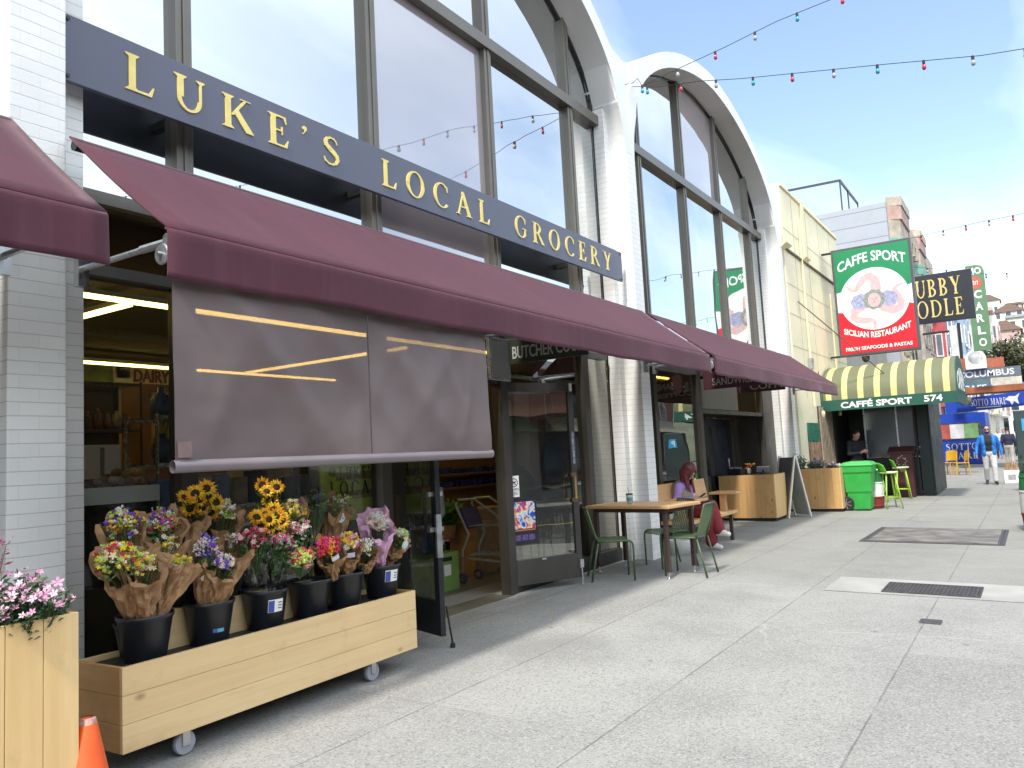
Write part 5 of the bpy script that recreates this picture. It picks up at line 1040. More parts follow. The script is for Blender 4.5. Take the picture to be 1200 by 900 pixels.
m_ = MB(); m_.lathe([(.08,-.16),(.1,0)], (8.05, 6.3, .74), 16); m_.build('pot', KRAFT, ba)
fb = plant('flower_crate_bunch', 'white and pink cut flowers standing in the lime green crate', (7.12, 5.82, .42), .17, .30, 40, LEAFS, [M('cream_petals', (.7,.66,.5), .6, .1), PINKS[0]], 60, lsize=.05, fsize=.03)
LIMEC = M('lime_crate', (.22,.36,.09), .45, .1, 5); cr_ = thing('plastic_crate', 'lime green plastic crate of cut flowers just inside the doorway', 'crate', (7.12, 5.82, .1))
for (a0, a1, b0, b1_) in ((6.9, 7.34, 5.62, 5.64), (6.9, 7.34, 6.0, 6.02), (6.9, 6.92, 5.64, 6.0), (7.32, 7.34, 5.64, 6.0)): MB().box(a0, a1, b0, b1_, .13, .52).build('side', LIMEC, cr_)
MB().box(6.9, 7.34, 5.62, 6.02, .1, .13).build('floor', LIMEC, cr_); MB().box(7.03, 7.21, 5.612, 5.62, .43, .475).build('handle_slot', INK, cr_)
MB().box(7.07, 7.19, 5.615, 5.62, .27, .39).build('sticker', LABELW, cr_)
m_ = MB(); m_.lathe([(.15, .0), (.16, .22)], (7.12, 5.82, .3), 16); m_.build('paper', KRAFT, cr_)
gx2 = thing('plastic_crate', 'dark green crate behind the glass of the left door', 'crate', (6.7, 6.3, .1)); MB().box(6.45, 6.95, 6.1, 6.5, .1, .62).build('crate', M('deep_green_crate', (.03,.14,.03), .5, .1, 5), gx2, bevel=.02); MB().box(6.5, 6.9, 6.14, 6.46, .621, .63).build('lid', INK, gx2)
for i, (x, y, z, s_) in enumerate(((8.35, 6.15, .1, .5), (8.75, 6.3, .1, .62))):
    k = thing('cardboard_carton', ('smaller brown cardboard carton on the floor beside the crate', 'taller brown cardboard carton behind the trolley')[i], 'carton', (x, y, z)); MB().box(x-s_*.45, x+s_*.45, y-.2, y+.2, z, z+s_*1.3).build('carton', KRAFT, k, bevel=.006); MB().box(x-.03, x+.03, y-.203, y-.2, z, z+s_*1.3).build('tape', M('brown_tape', (.25,.22,.17), .5, .2), k)
TROL = M('grey_trolley_tube', (.5,.51,.54), .35, .15, 9, metal=.4)
tc_ = thing('shopping_trolley', 'grey tube shopping trolley with a black handle inside the doorway', 'trolley', (7.82, 5.5, .1), R(-85))
TX = Matrix.Translation((7.82, 5.5, .1)) @ Matrix.Rotation(R(-85), 4, 'Z') @ Matrix.Scale(.92, 4)
def tw(*p): return [TX @ Vector(q) for q in p]
for y in (-.2, .2):
    MB().tube(tw((-.32, y, .1), (-.30, y, .42), (-.20, y, .62), (-.38, y, 1.0), (-.34, y, 1.06), (-.1, y, 1.07), (.22, y, .86), (.30, y, .72), (.30, y, .30)), .014, 8).build('side_tube', TROL, tc_, smooth=True)
    MB().tube(tw((-.30, y, .32), (.33, y, .28), (.34, y, .1)), .014, 8).build('base_tube', TROL, tc_, smooth=True)
    for x in (-.32, .34):
        p = TX @ Vector((x, y, .065)); wl = MB().lathe([(.03,-.015),(.063,-.015),(.066,0),(.063,.015),(.03,.015)], p, 16, Matrix.Rotation(R(90), 3, 'Y')).build('wheel', M('violet_grey_tyre', (.09,.08,.16), .5), tc_)
        MB().lathe([(.028,-.018),(.028,.018)], p, 12, Matrix.Rotation(R(90), 3, 'Y')).build('hub', ALU, wl)
MB().tube(tw((-.36, -.22, 1.06), (-.36, .22, 1.06)), .02, 8).build('handle', INK, tc_)
for (x0_, z0_, x1_, z1_, nm) in ((-.28, .72, .26, .74, 'upper_basket'), (-.22, .36, .30, .36, 'lower_basket')):
    m_ = MB()
    for k in range(9): y = -.18+.36*k/8; m_.bar(TX @ Vector((x0_, y, z0_)), TX @ Vector((x1_, y, z1_)), .006, .006)
    for k in range(6): x = x0_+(x1_-x0_)*k/5; m_.bar(TX @ Vector((x, -.2, z0_+.004)), TX @ Vector((x, .2, z0_+.004)), .006, .006)
    m_.build(nm, TROL, tc_)
m_ = MB(); m_.obox(TX @ Vector((-.26, 0, .82)), (.02, .36, .26), (0, R(-20), R(-85))); m_.build('advert_panel', M('violet_panel', (.07,.05,.14), .4, .2, 5), tc_)
person('shopper in blue jeans standing inside, behind the glass of the left door', (6.95, 5.9, .1), R(20), pose(elL=(.05,.24,1.15), wrL=(.2,.12,1.05), wrR=(.08,-.24,.92)), dict(skin=SKIN2, top=M('dark_sweater', (.02,.02,.025), .9, .2, 20), trousers=M('blue_denim', (.035,.065,.16), .9, .2, 30), shoe=M('worn_shoe', (.2,.1,.06), .7, .3, 20), hair=INK), voxel=.009)
sb = thing('shopping_bag', 'grey bag carried by the shopper behind the left door', 'bag', (6.85, 5.55, .95)); m_ = MB(); m_.lathe([(.1, 0), (.13, .05), (.12, .3), (.11, .34)], (6.9, 5.6, .92), 14); m_.build('bag', M('grey_bag', (.2,.19,.17), .8, .2, 10), sb, smooth=True); m_ = MB(); m_.tube([(6.82, 5.6, 1.25), (6.86, 5.6, 1.36), (6.94, 5.6, 1.36), (6.98, 5.6, 1.25)], .008, 6); m_.build('strap', INK, sb)
# coffee bar shelves behind the far window
t, zs = rack('coffee_shelf', 'shelf of jars and cups behind the far coffee window', 15.3, 16.9, 5.6, 5.95, .1, 2.1, 5, DKFRAME)
for z in zs[1:]: goods('bottle', 'jar on the shelf behind the far coffee window', 15.35, 16.85, 5.75, z+.01, 7, PROD+[WHITEP], 'jars behind the coffee window', .12, .2)
# ------------------------------------------------------------------ flower stand
TH = R(1.6); FX, FY = 2.262, 3.815
def fs(x, y, z=0): c, s = math.cos(TH), math.sin(TH); return (FX+x*c-y*s, FY+x*s+y*c, z)
PL, PD, PZ0, PZ1 = 2.27, .415, .208, .617
stand = thing('flower_stand', 'long pine planter trolley on castors carrying buckets of bouquets', 'planter', fs(PL/2, PD/2, gz(4)), TH)
PM = Matrix.Translation(fs(0,0,0)) @ Matrix.Rotation(TH, 4, 'Z')
def lbox(m_, x0, x1, y0, y1, z0, z1): return m_.obox(PM @ Vector(((x0+x1)/2, (y0+y1)/2, (z0+z1)/2)), (x1-x0, y1-y0, z1-z0), (0, 0, TH))
bh = (PZ1-PZ0)/3
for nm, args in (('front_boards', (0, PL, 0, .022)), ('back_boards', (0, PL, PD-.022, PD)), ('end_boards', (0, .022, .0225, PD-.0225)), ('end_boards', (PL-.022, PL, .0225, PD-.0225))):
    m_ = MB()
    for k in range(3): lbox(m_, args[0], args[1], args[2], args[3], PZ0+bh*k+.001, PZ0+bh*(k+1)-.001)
    o = m_.build(nm, PINE if 'end' not in nm else wood_mat('pine_end_boards', (.56,.33,.13), (.40,.21,.07), 1, True, .137, 2), stand, bevel=.0015)  # end boards use a darker pine that carries their shade in its colour
m_ = MB(); lbox(m_, .023, PL-.023, .023, PD-.023, PZ0+.02, .588); m_.build('black_liner', M('black_liner', (.018,.018,.02), .6, .3, 14, bump=.4, bscale=12), stand)
m_ = MB(); lbox(m_, .36, 1.9, .25, PD-.024, .5885, .80); m_.build('rear_step', PINE, stand)
for x in (.38, 1.84):
    for y in (.06, PD-.06):
        p = PM @ Vector((x, y, 0)); cw = MB(); cw.lathe([(.018,-.017),(.058,-.016),(.062,-.008),(.062,.008),(.058,.016),(.018,.017)], (p.x, p.y, gz(p.y)+.063), 20, Matrix.Rotation(R(90), 3, 'X'))
        w_ = cw.build('castor', M('grey_castor_rubber', (.30,.32,.36), .5, .1, 12), stand, smooth=False)
        f_ = MB(); f_.box(p.x-.022, p.x+.022, p.y-.025, p.y-.02, gz(p.y)+.05, PZ0); f_.box(p.x-.022, p.x+.022, p.y+.02, p.y+.025, gz(p.y)+.05, PZ0); f_.box(p.x-.04, p.x+.04, p.y-.04, p.y+.04, PZ0-.006, PZ0-.001); f_.build('fork', ALU, w_)
BKT = M('black_bucket_plastic', (.013,.016,.022), .34, .25, 4)
def bucket(x, y, z, label, lab=None, r=.142, h=.235):
    p = Vector(fs(x, y, z)); t = thing('flower_bucket', label, 'bucket', p, 0, 'black flower buckets')
    m_ = MB(); m_.lathe([(r*.70, 0), (r*.72, .004), (r*.95, h*.9), (r, h*.92), (r*1.02, h), (r*.97, h), (r*.93, h*.9), (r*.7, .02), (.001, .02)], p, 30, cap=False); m_.lathe([(.001,.001),(r*.7,.001)], p, 30, cap=False); m_.build('bucket', BKT, t, smooth=True)
    if lab:
        a0, z0_, w_, hh, mats = lab
        for (da, dw, mt, dz, dh, k) in ((0, w_, mats[0], 0, hh, .0012), (-w_*.3, w_*.36, mats[1], .02*hh, hh*.9, .0022)) if len(mats) > 1 else ((0, w_, mats[0], 0, hh, .0012),):
            m_ = MB()
            def lf_(u, v):
                zz = z0_+dz+dh*v; rr = r*(.72+.23*(zz/(h*.9)))+k; a = R(a0)+(da+dw*(u-.5))/rr; return p+Vector((rr*math.cos(a), rr*math.sin(a), zz))
            m_.grid(lf_, 6, 2); m_.build('price_label', mt, t)
        if w_ > .07:
            m_ = MB()
            for q in range(3):
                def lg_(u, v):
                    zz = z0_+hh*(.25+.22*q)+hh*.07*v; rr = r*(.72+.23*(zz/(h*.9)))+.0026; a = R(a0)+(w_*.28+w_*.3*(u-.5))/rr; return p+Vector((rr*math.cos(a), rr*math.sin(a), zz))
                m_.grid(lg_, 3, 1)
            m_.build('label_print', INK, t)
    return p
LB = (LABELW, LABELB); BZ = .589
# position along the stand from the photograph's bucket centres
bx_at = lambda px, yloc: ((lambda rr: next(x/1000 for x in range(0, 2300) if fs(x/1000, yloc)[0]/fs(x/1000, yloc)[1] >= rr))(ray(px, 740).x/ray(px, 740).y))
B = []
for px, yl, z, lb, label in ((170, .165, BZ, None, 'black bucket at the near end of the stand, full of paper wrapped bunches'), (245, .165, BZ, (-100, .07, .065, .02, (M('aqua_label', (.10,.38,.55), .5, .3, 60), LABELB)), 'second bucket along the stand, with a small blue sticker'),
                             (311, .165, BZ, (-98, .105, .10, .075, LB), 'third bucket along the stand, with a white and blue price label'), (364, .165, BZ, None, 'plain black bucket in the middle of the front row'), (402, .165, BZ, None, 'plain black bucket of red and orange bunches'),
                             (449, .165, BZ, (-100, .12, .11, .08, LB), 'last bucket at the far end, holding the pink tissue bouquet, with a price label')):
    if px == 402: px = 404
    x = bx_at(px, yl); B.append((x, yl)); bucket(x, yl, z, label, lb)
BACK = []
for px, label in ((160, 'rear bucket half hidden behind the bunches at the near end'), (215, 'rear bucket hidden behind tall brown paper cones'), (265, 'rear bucket below the stickered paper cone'), (320, 'rear bucket under the sunflowers'), (385, 'rear bucket with a white tag below the eucalyptus')):
    x = bx_at(px, .33); z = .801 if .36 < x < 1.9 else BZ; BACK.append((x, .33, z)); bucket(x, .33, z-.06 if False else z, label, (-95, .06, .13, .06, (LABELW,)) if px == 385 else None, r=.115, h=.17)
YEL, ORG, WHT, PNK, RED, PUR, LIMEF, BLU, MAG, CREAM, PALP = range(11)
PET = [M('yellow_petals', (.85,.64,.03), .6, .15, 80), M('golden_petals', (.85,.40,.015), .6, .2, 80), M('white_petals', (.75,.74,.70), .6, .05), M('rose_petals', (.75,.16,.28), .6, .2, 80), M('crimson_petals', (.58,.02,.05), .6, .2, 80), M('violet_petals', (.17,.06,.48), .6, .25, 80), M('lime_petals', (.45,.62,.10), .6, .2, 80), M('larkspur_blue', (.15,.09,.55), .6, .2, 80), M('magenta_petals', (.65,.03,.30), .6, .2, 80), M('cream_bloom', (.82,.75,.45), .6, .1, 80), M('blush_petals', (.80,.52,.55), .6, .1, 80)]
PINKT = M('pink_tissue_paper', (.70,.40,.58), .6, .12, 8, bump=.2, bscale=20)
SLEEVE = glass_mat('clear_sleeve', .04, (.93,.95,.93), f90=.55)
SUNC = M('sunflower_heart', (.035,.018,.008), .9, .4, 60)
def paper_cone(m_, base_, top, rt, seed, rb=.03, open_dir=Vector((-.35,-.9,0)), crumple=.034, dip=.34):
    """wrapping: opens towards the viewer's side, crinkled, the back standing higher than the front"""
    b, t = Vector(base_), Vector(top); ax = (t-b); L = ax.length; ax = ax.normalized(); u = (open_dir-ax*ax.dot(open_dir)).normalized(); v = ax.cross(u)
    rs = random.Random(seed); ph = [rs.uniform(0, 6.28) for _ in range(6)]
    NU, NV = 44, 12
    def f(i, j):
        a = 2*math.pi*i; q = j; edge = .98-dip*.62*(.5+.5*math.cos(a))**1.3+.025*math.sin(5*a+ph[0])+.018*math.sin(9*a+ph[1])+.13*max(0, math.sin(2*a+ph[4]))**5
        h = L*q*edge; r = rb+(rt-rb)*(q**.85)*(1+.10*math.sin(3*a+ph[2])+.05*math.sin(7*a+ph[3]))
        fold = .16*(abs(((a*1.6+ph[5]) % 1.3)-.65)-.3)*rt*2*q
        n_ = mnoise.noise(Vector((math.cos(a)*3+seed, math.sin(a)*3, q*5)))*crumple*(.4+q)
        flare = .02*q**4
        rr = r+fold+n_+flare
        return b+ax*h+(u*math.cos(a)+v*math.sin(a))*rr
    m_.grid(f, NU, NV)
    return ax, u, v, L
def sunflower(parent, p, s, nrm):
    m_ = MB(); u = nrm.orthogonal().normalized(); v = nrm.cross(u)
    for ring, (k, ro, cup) in enumerate(((17, 1.0, .12), (15, .86, .28))):
        for i in range(k):
            a = 2*math.pi*(i+.5*ring)/k+rnd.gauss(0,.06); d = u*math.cos(a)+v*math.sin(a); e = nrm.cross(d); q = s*ro*rnd.uniform(.88,1.08); c = cup*s*rnd.uniform(.6,1.4)
            m_.add([p+d*s*.25, p+d*q*.65+e*s*.12+nrm*c*.8, p+d*q+nrm*c, p+d*q*.65-e*s*.12+nrm*c*.8], [(0,1,2,3)], m=rnd.choice((0,0,1)))
    m_.ball(p+nrm*s*.06, (s*.42, s*.42, s*.16), 12, 6, Matrix((u, v, nrm)).transposed(), m=2)
    return m_.build('sunflower', [PET[ORG], PET[YEL], SUNC], parent, fix=False)
bq_n = [0]
def bouquet(label, base_, top, rt, blooms, n=42, paper=KRAFT, dip=.34, leaf=50, fsz=.020, sticker=None, spread=.8, up=.03, suns=0, spikes=None, sleeve=False, leafmat=None, lsz=.03):
    bq_n[0] += 1; sd = bq_n[0]*1.37
    t = thing('bouquet', label, 'bouquet', base_, 0, 'bunches of cut flowers on the stand'); b, tp_ = Vector(base_), Vector(top); ax = (tp_-b).normalized(); view = Vector((-.45,-.85,.25)).normalized()
    if paper is not None:
        m_ = MB(); paper_cone(m_, b, tp_, rt*1.04, sd, dip=dip); m_.build('paper_wrap' if not sleeve else 'clear_sleeve', paper, t, smooth=False, fix=False)
    u = ax.orthogonal().normalized(); v = ax.cross(u); L = (tp_-b).length
    def spot(k=1.0):
        a = rnd.uniform(0, 6.283); q = math.sqrt(rnd.random())*rt*spread*k; c = b+ax*L*(.80+rnd.uniform(-.08, .10))
        return c+(u*math.cos(a)+v*math.sin(a))*q+ax*(up+.05*(1-(q/(rt+.001))**2))+view*.012
    m_ = MB()
    for i in range(int(leaf*1.4)):
        p = spot(1.15)-ax*rnd.uniform(0, .07); d = (ax*.7+Vector((rnd.gauss(0,.6), rnd.gauss(0,.6), rnd.gauss(0,.4)))).normalized(); s_ = lsz*rnd.uniform(.7,1.6); e = d.orthogonal().normalized()
        m_.add([p, p+d*s_*.5+e*s_*.2, p+d*s_, p+d*s_*.5-e*s_*.2], [(0,1,2,3)], m=rnd.choice((0,0,1)))
        if i % 3 == 0: m_.tube([b+ax*L*.3, p], .0022, 4, False)
    if leaf: m_.build('leaves', leafmat or [GREENLEAF, OLIVE], t, fix=False)
    if n:
        m_ = MB()
        for i in range(int(n*1.5)):
            mi = rnd.choice(blooms); p = spot(); s_ = fsz*rnd.uniform(.7,1.35); nr = (ax*.7+view*.8+Vector((rnd.gauss(0,.35), rnd.gauss(0,.35), rnd.gauss(0,.35)))).normalized()
            kind = rnd.random()
            if kind < .38:
                fl(m_, p, s_*.85, nr, mi, rnd.choice((5, 6, 7)), .3); fl(m_, p+nr*s_*.16, s_*.6, nr, mi, 5, .55); m_.ball(p+nr*s_*.2, s_*.18, 6, 4, m=YEL if mi in (WHT, PNK, PALP) else mi)
            elif kind < .72:
                for q in range(7): m_.ball(p+Vector((rnd.gauss(0,1), rnd.gauss(0,1), rnd.gauss(0,1)))*s_*.42, s_*rnd.uniform(.2,.36), 6, 4, m=mi if rnd.random() < .8 else rnd.choice(blooms))
            else:
                for q in range(4): fl(m_, p+Vector((rnd.gauss(0,1), rnd.gauss(0,1), rnd.gauss(0,1)))*s_*.5, s_*.5, (nr+Vector((rnd.gauss(0,.4), rnd.gauss(0,.4), rnd.gauss(0,.4)))).normalized(), mi, 4, .6)
        m_.build('blooms', PET, t, fix=False)
    for k in range(suns):
        a = 2.4*k; q = math.sqrt((k+.4)/max(1, suns)); rg = view.cross(Vector((0,0,1))).normalized(); p = b+ax*(L*.95)+rg*math.cos(a)*q*rt*1.25+Vector((0,0,1))*math.sin(a)*q*rt*1.05+view*(.02+.05*(1-q)+rnd.uniform(0,.02))
        sunflower(t, p, .058*rnd.uniform(.85,1.12), (view*1.0+ax*.35+Vector((rnd.gauss(0,.25), rnd.gauss(0,.25), rnd.gauss(0,.25)))).normalized())
    for (k, mi, h) in (spikes or []):
        m_ = MB()
        for q in range(k):
            a = rnd.uniform(0, 6.28); r0 = rnd.uniform(0, rt*.4); p0 = b+ax*L*.72+(u*math.cos(a)+v*math.sin(a))*r0; p1 = p0+ax*h*rnd.uniform(.8,1.1)+Vector((rnd.gauss(0,.02), rnd.gauss(0,.02), 0)); m_.tube([p0, p1], .002, 4, False, m=LIMEF)
            for i in range(26):
                f_ = i/25; p = p0.lerp(p1, .25+.75*f_); fl(m_, p+Vector((rnd.gauss(0,.012), rnd.gauss(0,.012), 0))*(1.2-f_), .014*(1.15-.6*f_), Vector((rnd.gauss(-.3,.6), rnd.gauss(-.7,.5), .3)).normalized(), mi, 5, .3)
        m_.build('flower_spikes', PET, t, fix=False)
    if sticker:
        sk, hgt, side = sticker; outd = (Vector((-.42,-.9,.12))+Vector((.9,-.42,0))*side).normalized(); outd = (outd-ax*ax.dot(outd)*.75).normalized(); c = b+ax*L*hgt+outd*(.03+(rt-.03)*(hgt**.85)*1.12+.008)
        e1 = ax.cross(outd).normalized(); e2 = outd.cross(e1); m_ = MB()
        if sk == 'oval': m_.prism([(.028*math.cos(a*math.pi/9), .036*math.sin(a*math.pi/9)) for a in range(18)], c, e1, e2, .002); mt = M('pale_blue_sticker', (.58,.68,.72), .5, .2, 90)
        elif sk == 'wide': m_.prism([(.036*math.cos(a*math.pi/9), .02*math.sin(a*math.pi/9)) for a in range(18)], c, e1, e2, .002); mt = M('cream_sticker', (.6,.55,.38), .5, .2, 90)
        else: m_.prism([(-.028,-.016),(.028,-.016),(.028,.016),(-.028,.016)], c, e1, e2, .002); mt = M('lilac_label', (.66,.62,.72), .5, .12, 120)
        m_.build('sticker', mt, t)
    return t
def top_at(px, py, yl):
    Y = FY+yl; return AY(px, py, Y)
def bq(label, base_px, base_yl, base_z, tpx, tpy, tyl, rt, blooms, **k):
    x = bx_at(base_px, base_yl); bouquet(label, fs(x, base_yl, base_z), top_at(tpx, tpy, tyl), rt, blooms, **k)
fz = BZ+.212; rz_ = .80+.07
bq('paper cone spilling yellow and rose flowers over the near end of the stand', 158, .16, fz, 134, 648, .07, .085, [YEL, YEL, RED, PNK, LIMEF, CREAM], n=70, dip=.5, up=.045, spread=1.05)
bq('front paper cone with pale yellow and pink blossoms in its open mouth', 170, .10, fz, 166, 652, .03, .10, [CREAM, CREAM, YEL, PNK, LIMEF], n=60, dip=.42, up=-.01, spread=.62, fsz=.02)
bq('rolled paper cone leaning right with a few yellow blossoms at its tip', 185, .12, fz, 216, 650, .08, .085, [YEL, YEL, LIMEF], n=16, dip=.3, leaf=20, up=-.015, spread=.6, sticker=('rect', .78, -.5))
bq('tight paper cone behind, with a cream rose', 180, .22, fz, 196, 634, .20, .075, [CREAM, YEL, WHT], n=14, dip=.35, leaf=16)
bq('bunch with tall violet larkspur spikes', 240, .14, fz, 241, 640, .12, .075, [PUR, PALP, WHT], n=30, leaf=36, spikes=[(9, BLU, .17)], dip=.5, sticker=('wide', .50, 0))
bq('low paper cone of blush and lilac flowers in the second bucket', 252, .10, fz, 262, 655, .05, .075, [PALP, WHT, PUR, CREAM], n=34, dip=.5, up=.0)
bq('big folded brown paper cone leaning towards the middle buckets', 258, .17, fz, 276, 634, .15, .095, [PALP, WHT], n=8, dip=.36, leaf=8)
bq('clear sleeved bunch of crimson snapdragons with greenery', 303, .15, fz, 297, 628, .12, .09, [RED, PNK, PALP], n=44, paper=SLEEVE, sleeve=True, leaf=150, spikes=[(4, RED, .1)], lsz=.035)
bq('leafy clear sleeved bunch with pink rose buds', 318, .13, fz, 330, 636, .10, .095, [MAG, PNK, WHT], n=34, paper=SLEEVE, sleeve=True, leaf=190, lsz=.034)
bq('loose low bunch of lime and crimson alstroemeria hanging over the rim', 352, .10, fz, 353, 655, .03, .085, [RED, PNK, LIMEF, LIMEF], n=50, paper=None, leaf=170, leafmat=[OLIVE, M('lime_leaf', (.20,.30,.06), .6, .3, 30)], lsz=.032)
bq('clear sleeved bunch with pale tag and pink blooms behind the leafy one', 360, .2, fz, 352, 618, .19, .075, [PNK, PALP, WHT], n=24, paper=SLEEVE, sleeve=True, leaf=90)
bq('paper wrapped bunch of red tulips and orange centres with a white tag', 393, .13, fz, 383, 640, .09, .075, [RED, RED, ORG, MAG], n=44, dip=.5, fsz=.026, sticker=('rect', .75, .1), up=.02)
bq('mixed magenta, white and orange bunch in brown paper', 408, .13, fz, 408, 634, .10, .08, [MAG, WHT, ORG, YEL, PNK], n=54, dip=.5, fsz=.025, up=.02, sticker=('rect', .7, -.1))
bq('small paper bunch tucked between the last two buckets', 432, .14, fz, 428, 642, .10, .065, [CREAM, WHT, PALP], n=22, dip=.5, leaf=40)
bq('bouquet in pale pink tissue paper with white stock at the far end', 446, .15, fz, 440, 600, .13, .10, [PALP, WHT, CREAM], n=46, paper=PINKT, dip=.62, up=-.03, fsz=.022, spikes=[(5, WHT, .13)])
bq('paper cone with an oval sticker standing behind the pink tissue bouquet', 458, .2, fz, 469, 628, .16, .075, [CREAM, WHT, LIMEF], n=26, dip=.5, sticker=('oval', .8, .4))
bq('rear paper cone topped with orange and lime blossoms by the pillar', 158, .30, BZ+.1, 143, 602, .26, .09, [ORG, LIMEF, WHT, YEL, PUR], n=60, dip=.55, up=.05, spread=1.0)
bq('rear paper cone with a lilac label, purple and marigold blossoms', 196, .30, .82, 189, 604, .27, .09, [PUR, MAG, LIMEF, ORG, WHT], n=60, dip=.5, up=.035, spread=.95, sticker=('rect', .62, .2))
bq('tall plain brown paper cone standing upright behind', 212, .33, .84, 222, 590, .30, .085, [CREAM], n=0, leaf=0, dip=.3)
bq('bunch of sunflowers with dark leaves beside the window post', 240, .36, .86, 236, 584, .35, .085, [YEL], n=6, leaf=110, suns=9, paper=None, leafmat=LEAFS, lsz=.06)
bq('paper cone with a pale blue oval sticker and white blossoms', 262, .33, .86, 262, 592, .30, .09, [WHT, LIMEF, CREAM], n=30, dip=.45, leaf=40, sticker=('oval', .62, -.1))
bq('tall stems of sunflowers rising highest of all', 306, .36, .9, 316, 574, .35, .07, [YEL], n=0, leaf=60, suns=4, paper=None, lsz=.05)
bq('crowded lower bunch of sunflowers in the middle', 318, .30, .86, 316, 608, .24, .075, [ORG], n=0, leaf=70, suns=9, paper=None, lsz=.05)
bq('paper cone with small yellow flowers right of the sunflowers', 342, .31, .86, 344, 592, .28, .085, [YEL, YEL, CREAM, PUR], n=26, dip=.45, sticker=('rect', .55, 0))
bq('eucalyptus and grey green foliage bunch', 370, .34, .88, 372, 580, .33, .08, [LIMEF, PUR], n=10, paper=None, leaf=170, leafmat=[OLIVE, M('silver_leaf', (.22,.29,.2), .6, .3, 30)], lsz=.035)
bq('right-hand rear paper cone with an oval sticker leaning over the poster', 386, .33, .87, 398, 584, .30, .085, [LIMEF, WHT], n=12, dip=.4, leaf=50, sticker=('oval', .72, .1), leafmat=[OLIVE, GREENLEAF])
# ------------------------------------------------------------------ tall planter at the left edge
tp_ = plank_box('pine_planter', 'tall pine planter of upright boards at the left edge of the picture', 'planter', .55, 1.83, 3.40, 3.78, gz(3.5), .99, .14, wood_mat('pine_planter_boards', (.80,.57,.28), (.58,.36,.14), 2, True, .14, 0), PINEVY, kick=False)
MB().box(.58, 1.80, 3.43, 3.75, .9, .915).build('soil', M('potting_soil', (.03,.022,.016), .95, .3, 40, bump=.6), tp_)
plant('flowering_plant', 'pink flowering plant in the tall planter at the left edge', (1.66, 3.52, .90), .18, .26, 170, LEAFS, PINKS, 120, lsize=.035, fsize=.021)
plant('flowering_plant', 'tall red stemmed plant rising at the left edge behind the pink flowers', (1.50, 3.62, .90), .14, .56, 26, [M('red_stem_leaf', (.22,.04,.06), .6, .3, 30), LEAFS[0]], [M('rust_petals', (.4,.08,.1), .6), PINKS[0]], 50, lsize=.04, fsize=.02)
# ------------------------------------------------------------------ cream building and the trattoria canopy
FYW = 4.40
CREAM = M('cream_stucco', (.82,.75,.54), .8, .08, 1.2, bump=.25, bscale=30); CREAM2 = M('yellow_trim', (.80,.71,.46), .7, .08, 3); CONC = M('grey_stucco', (.30,.29,.26), .85, .12, 1.5); TILEG = M('green_tile', (.03,.17,.11), .3, .15, 8); TILEB = M('mottled_tile', (.33,.2,.13), .6, .5, 9)
yb = thing('cream_building', 'cream stucco building with scored panels and yellow pipes beyond the arches', 'building', (21.6, 6, 0))
m_ = MB(); m_.prism([(18.5,0),(24.8,0),(24.8,7.62),(20.1,7.62),(20.1,7.5),(19.2,7.5),(19.2,7.56),(18.5,7.56)], (0, FYW, 0), (1,0,0), (0,0,1), -9); m_.build('wall', CREAM, yb)
DARKLINE = M('panel_joint', (.42,.37,.24), .9, .1)
m_ = MB()
for z in (3.75, 4.5, 5.2, 6.5): m_.box(18.55, 24.75, FYW-.004, FYW+.01, z, z+.012)
for x in (19.5, 20.9, 22.3, 23.7): m_.box(x, x+.02, FYW-.0043, FYW+.01, 2.6, 7.4)
m_.build('scored_joints', DARKLINE, yb)
for x, z0, z1, w_ in ((20.35, 6.05, 7.6, .30), (23.1, 2.5, 5.6, .12)): MB().box(x, x+w_, FYW-.05, FYW-.001, z0, z1).build('pilaster', CREAM2, yb, bevel=.01)
for x in (18.7, 20.55): MB().prism([(0,0),(.14,.1),(0,.1)], (x, FYW, 5.97), (0,-1,0), (0,0,1), .5).build('ledge', CREAM2, yb)
MB().box(18.55, 24.7, FYW-.05, FYW-.001, 5.98, 6.02).build('conduit', M('rusty_conduit', (.12,.10,.08), .7, .2), yb)
MB().tube([(20.0, FYW-.04, 2.4), (20.0, FYW-.04, 6.9)], .025, 8).build('pipe', CREAM2, yb); MB().box(19.9, 20.1, FYW-.09, FYW-.001, 3.3, 3.56).build('junction_box', ALU, yb)
MB().tube([(20.02, FYW-.05, 3.3), (20.05, FYW-.1, 3.0), (20.2, FYW-.05, 2.9)], .012, 6).build('cable', INK, yb)
MB().box(18.5, 24.8, FYW-.045, FYW-.001, 7.48, 7.53).build('coping', CREAM2, yb)
m_ = MB(); m_.box(20.4, 21.85, FYW-.02, FYW+.3, .1, 2.42); dg = m_.build('gate', M('door_recess', (.05,.045,.04), .8), yb)
for k in range(9): MB().box(20.45+.16*k, 20.53+.16*k, FYW-.06, FYW-.021, .1, 2.4).build('gate_bar', M('tan_gate', (.30,.24,.17), .6, .2, 6), dg)
for x0, x1 in ((19.2, 20.35), (21.9, 24.7)):
    MB().box(x0, x1, FYW-.03, FYW-.001, 1.56, 2.0).build('green_band', TILEG, yb); MB().box(x0, x1, FYW-.03, FYW-.001, .09, 1.55).build('tile_dado', TILEB, yb)
for i, (x, z) in enumerate(((20.4, 2.15), (22.4, 2.2))): m_ = MB(); m_.lathe([(.03,0),(.05,.07),(.04,.13),(.01,.15)], (x, FYW-.14, z), 12); m_.build('wall_lantern', M('lantern_cream', (.6,.55,.35), .5, .1), yb)
GREYS = stripes_mat('grey_lap_siding', (.36,.38,.42), (.20,.21,.24), .62, .1, .06, axis=2)
MB().box(24.81, 36.5, 4.9, 13, 0, 6.4).build('wall', CONC, tag(thing('low_building', 'low grey roofed building tucked behind the CAFFE SPORT sign', 'building', (30, 9, 0)), None))
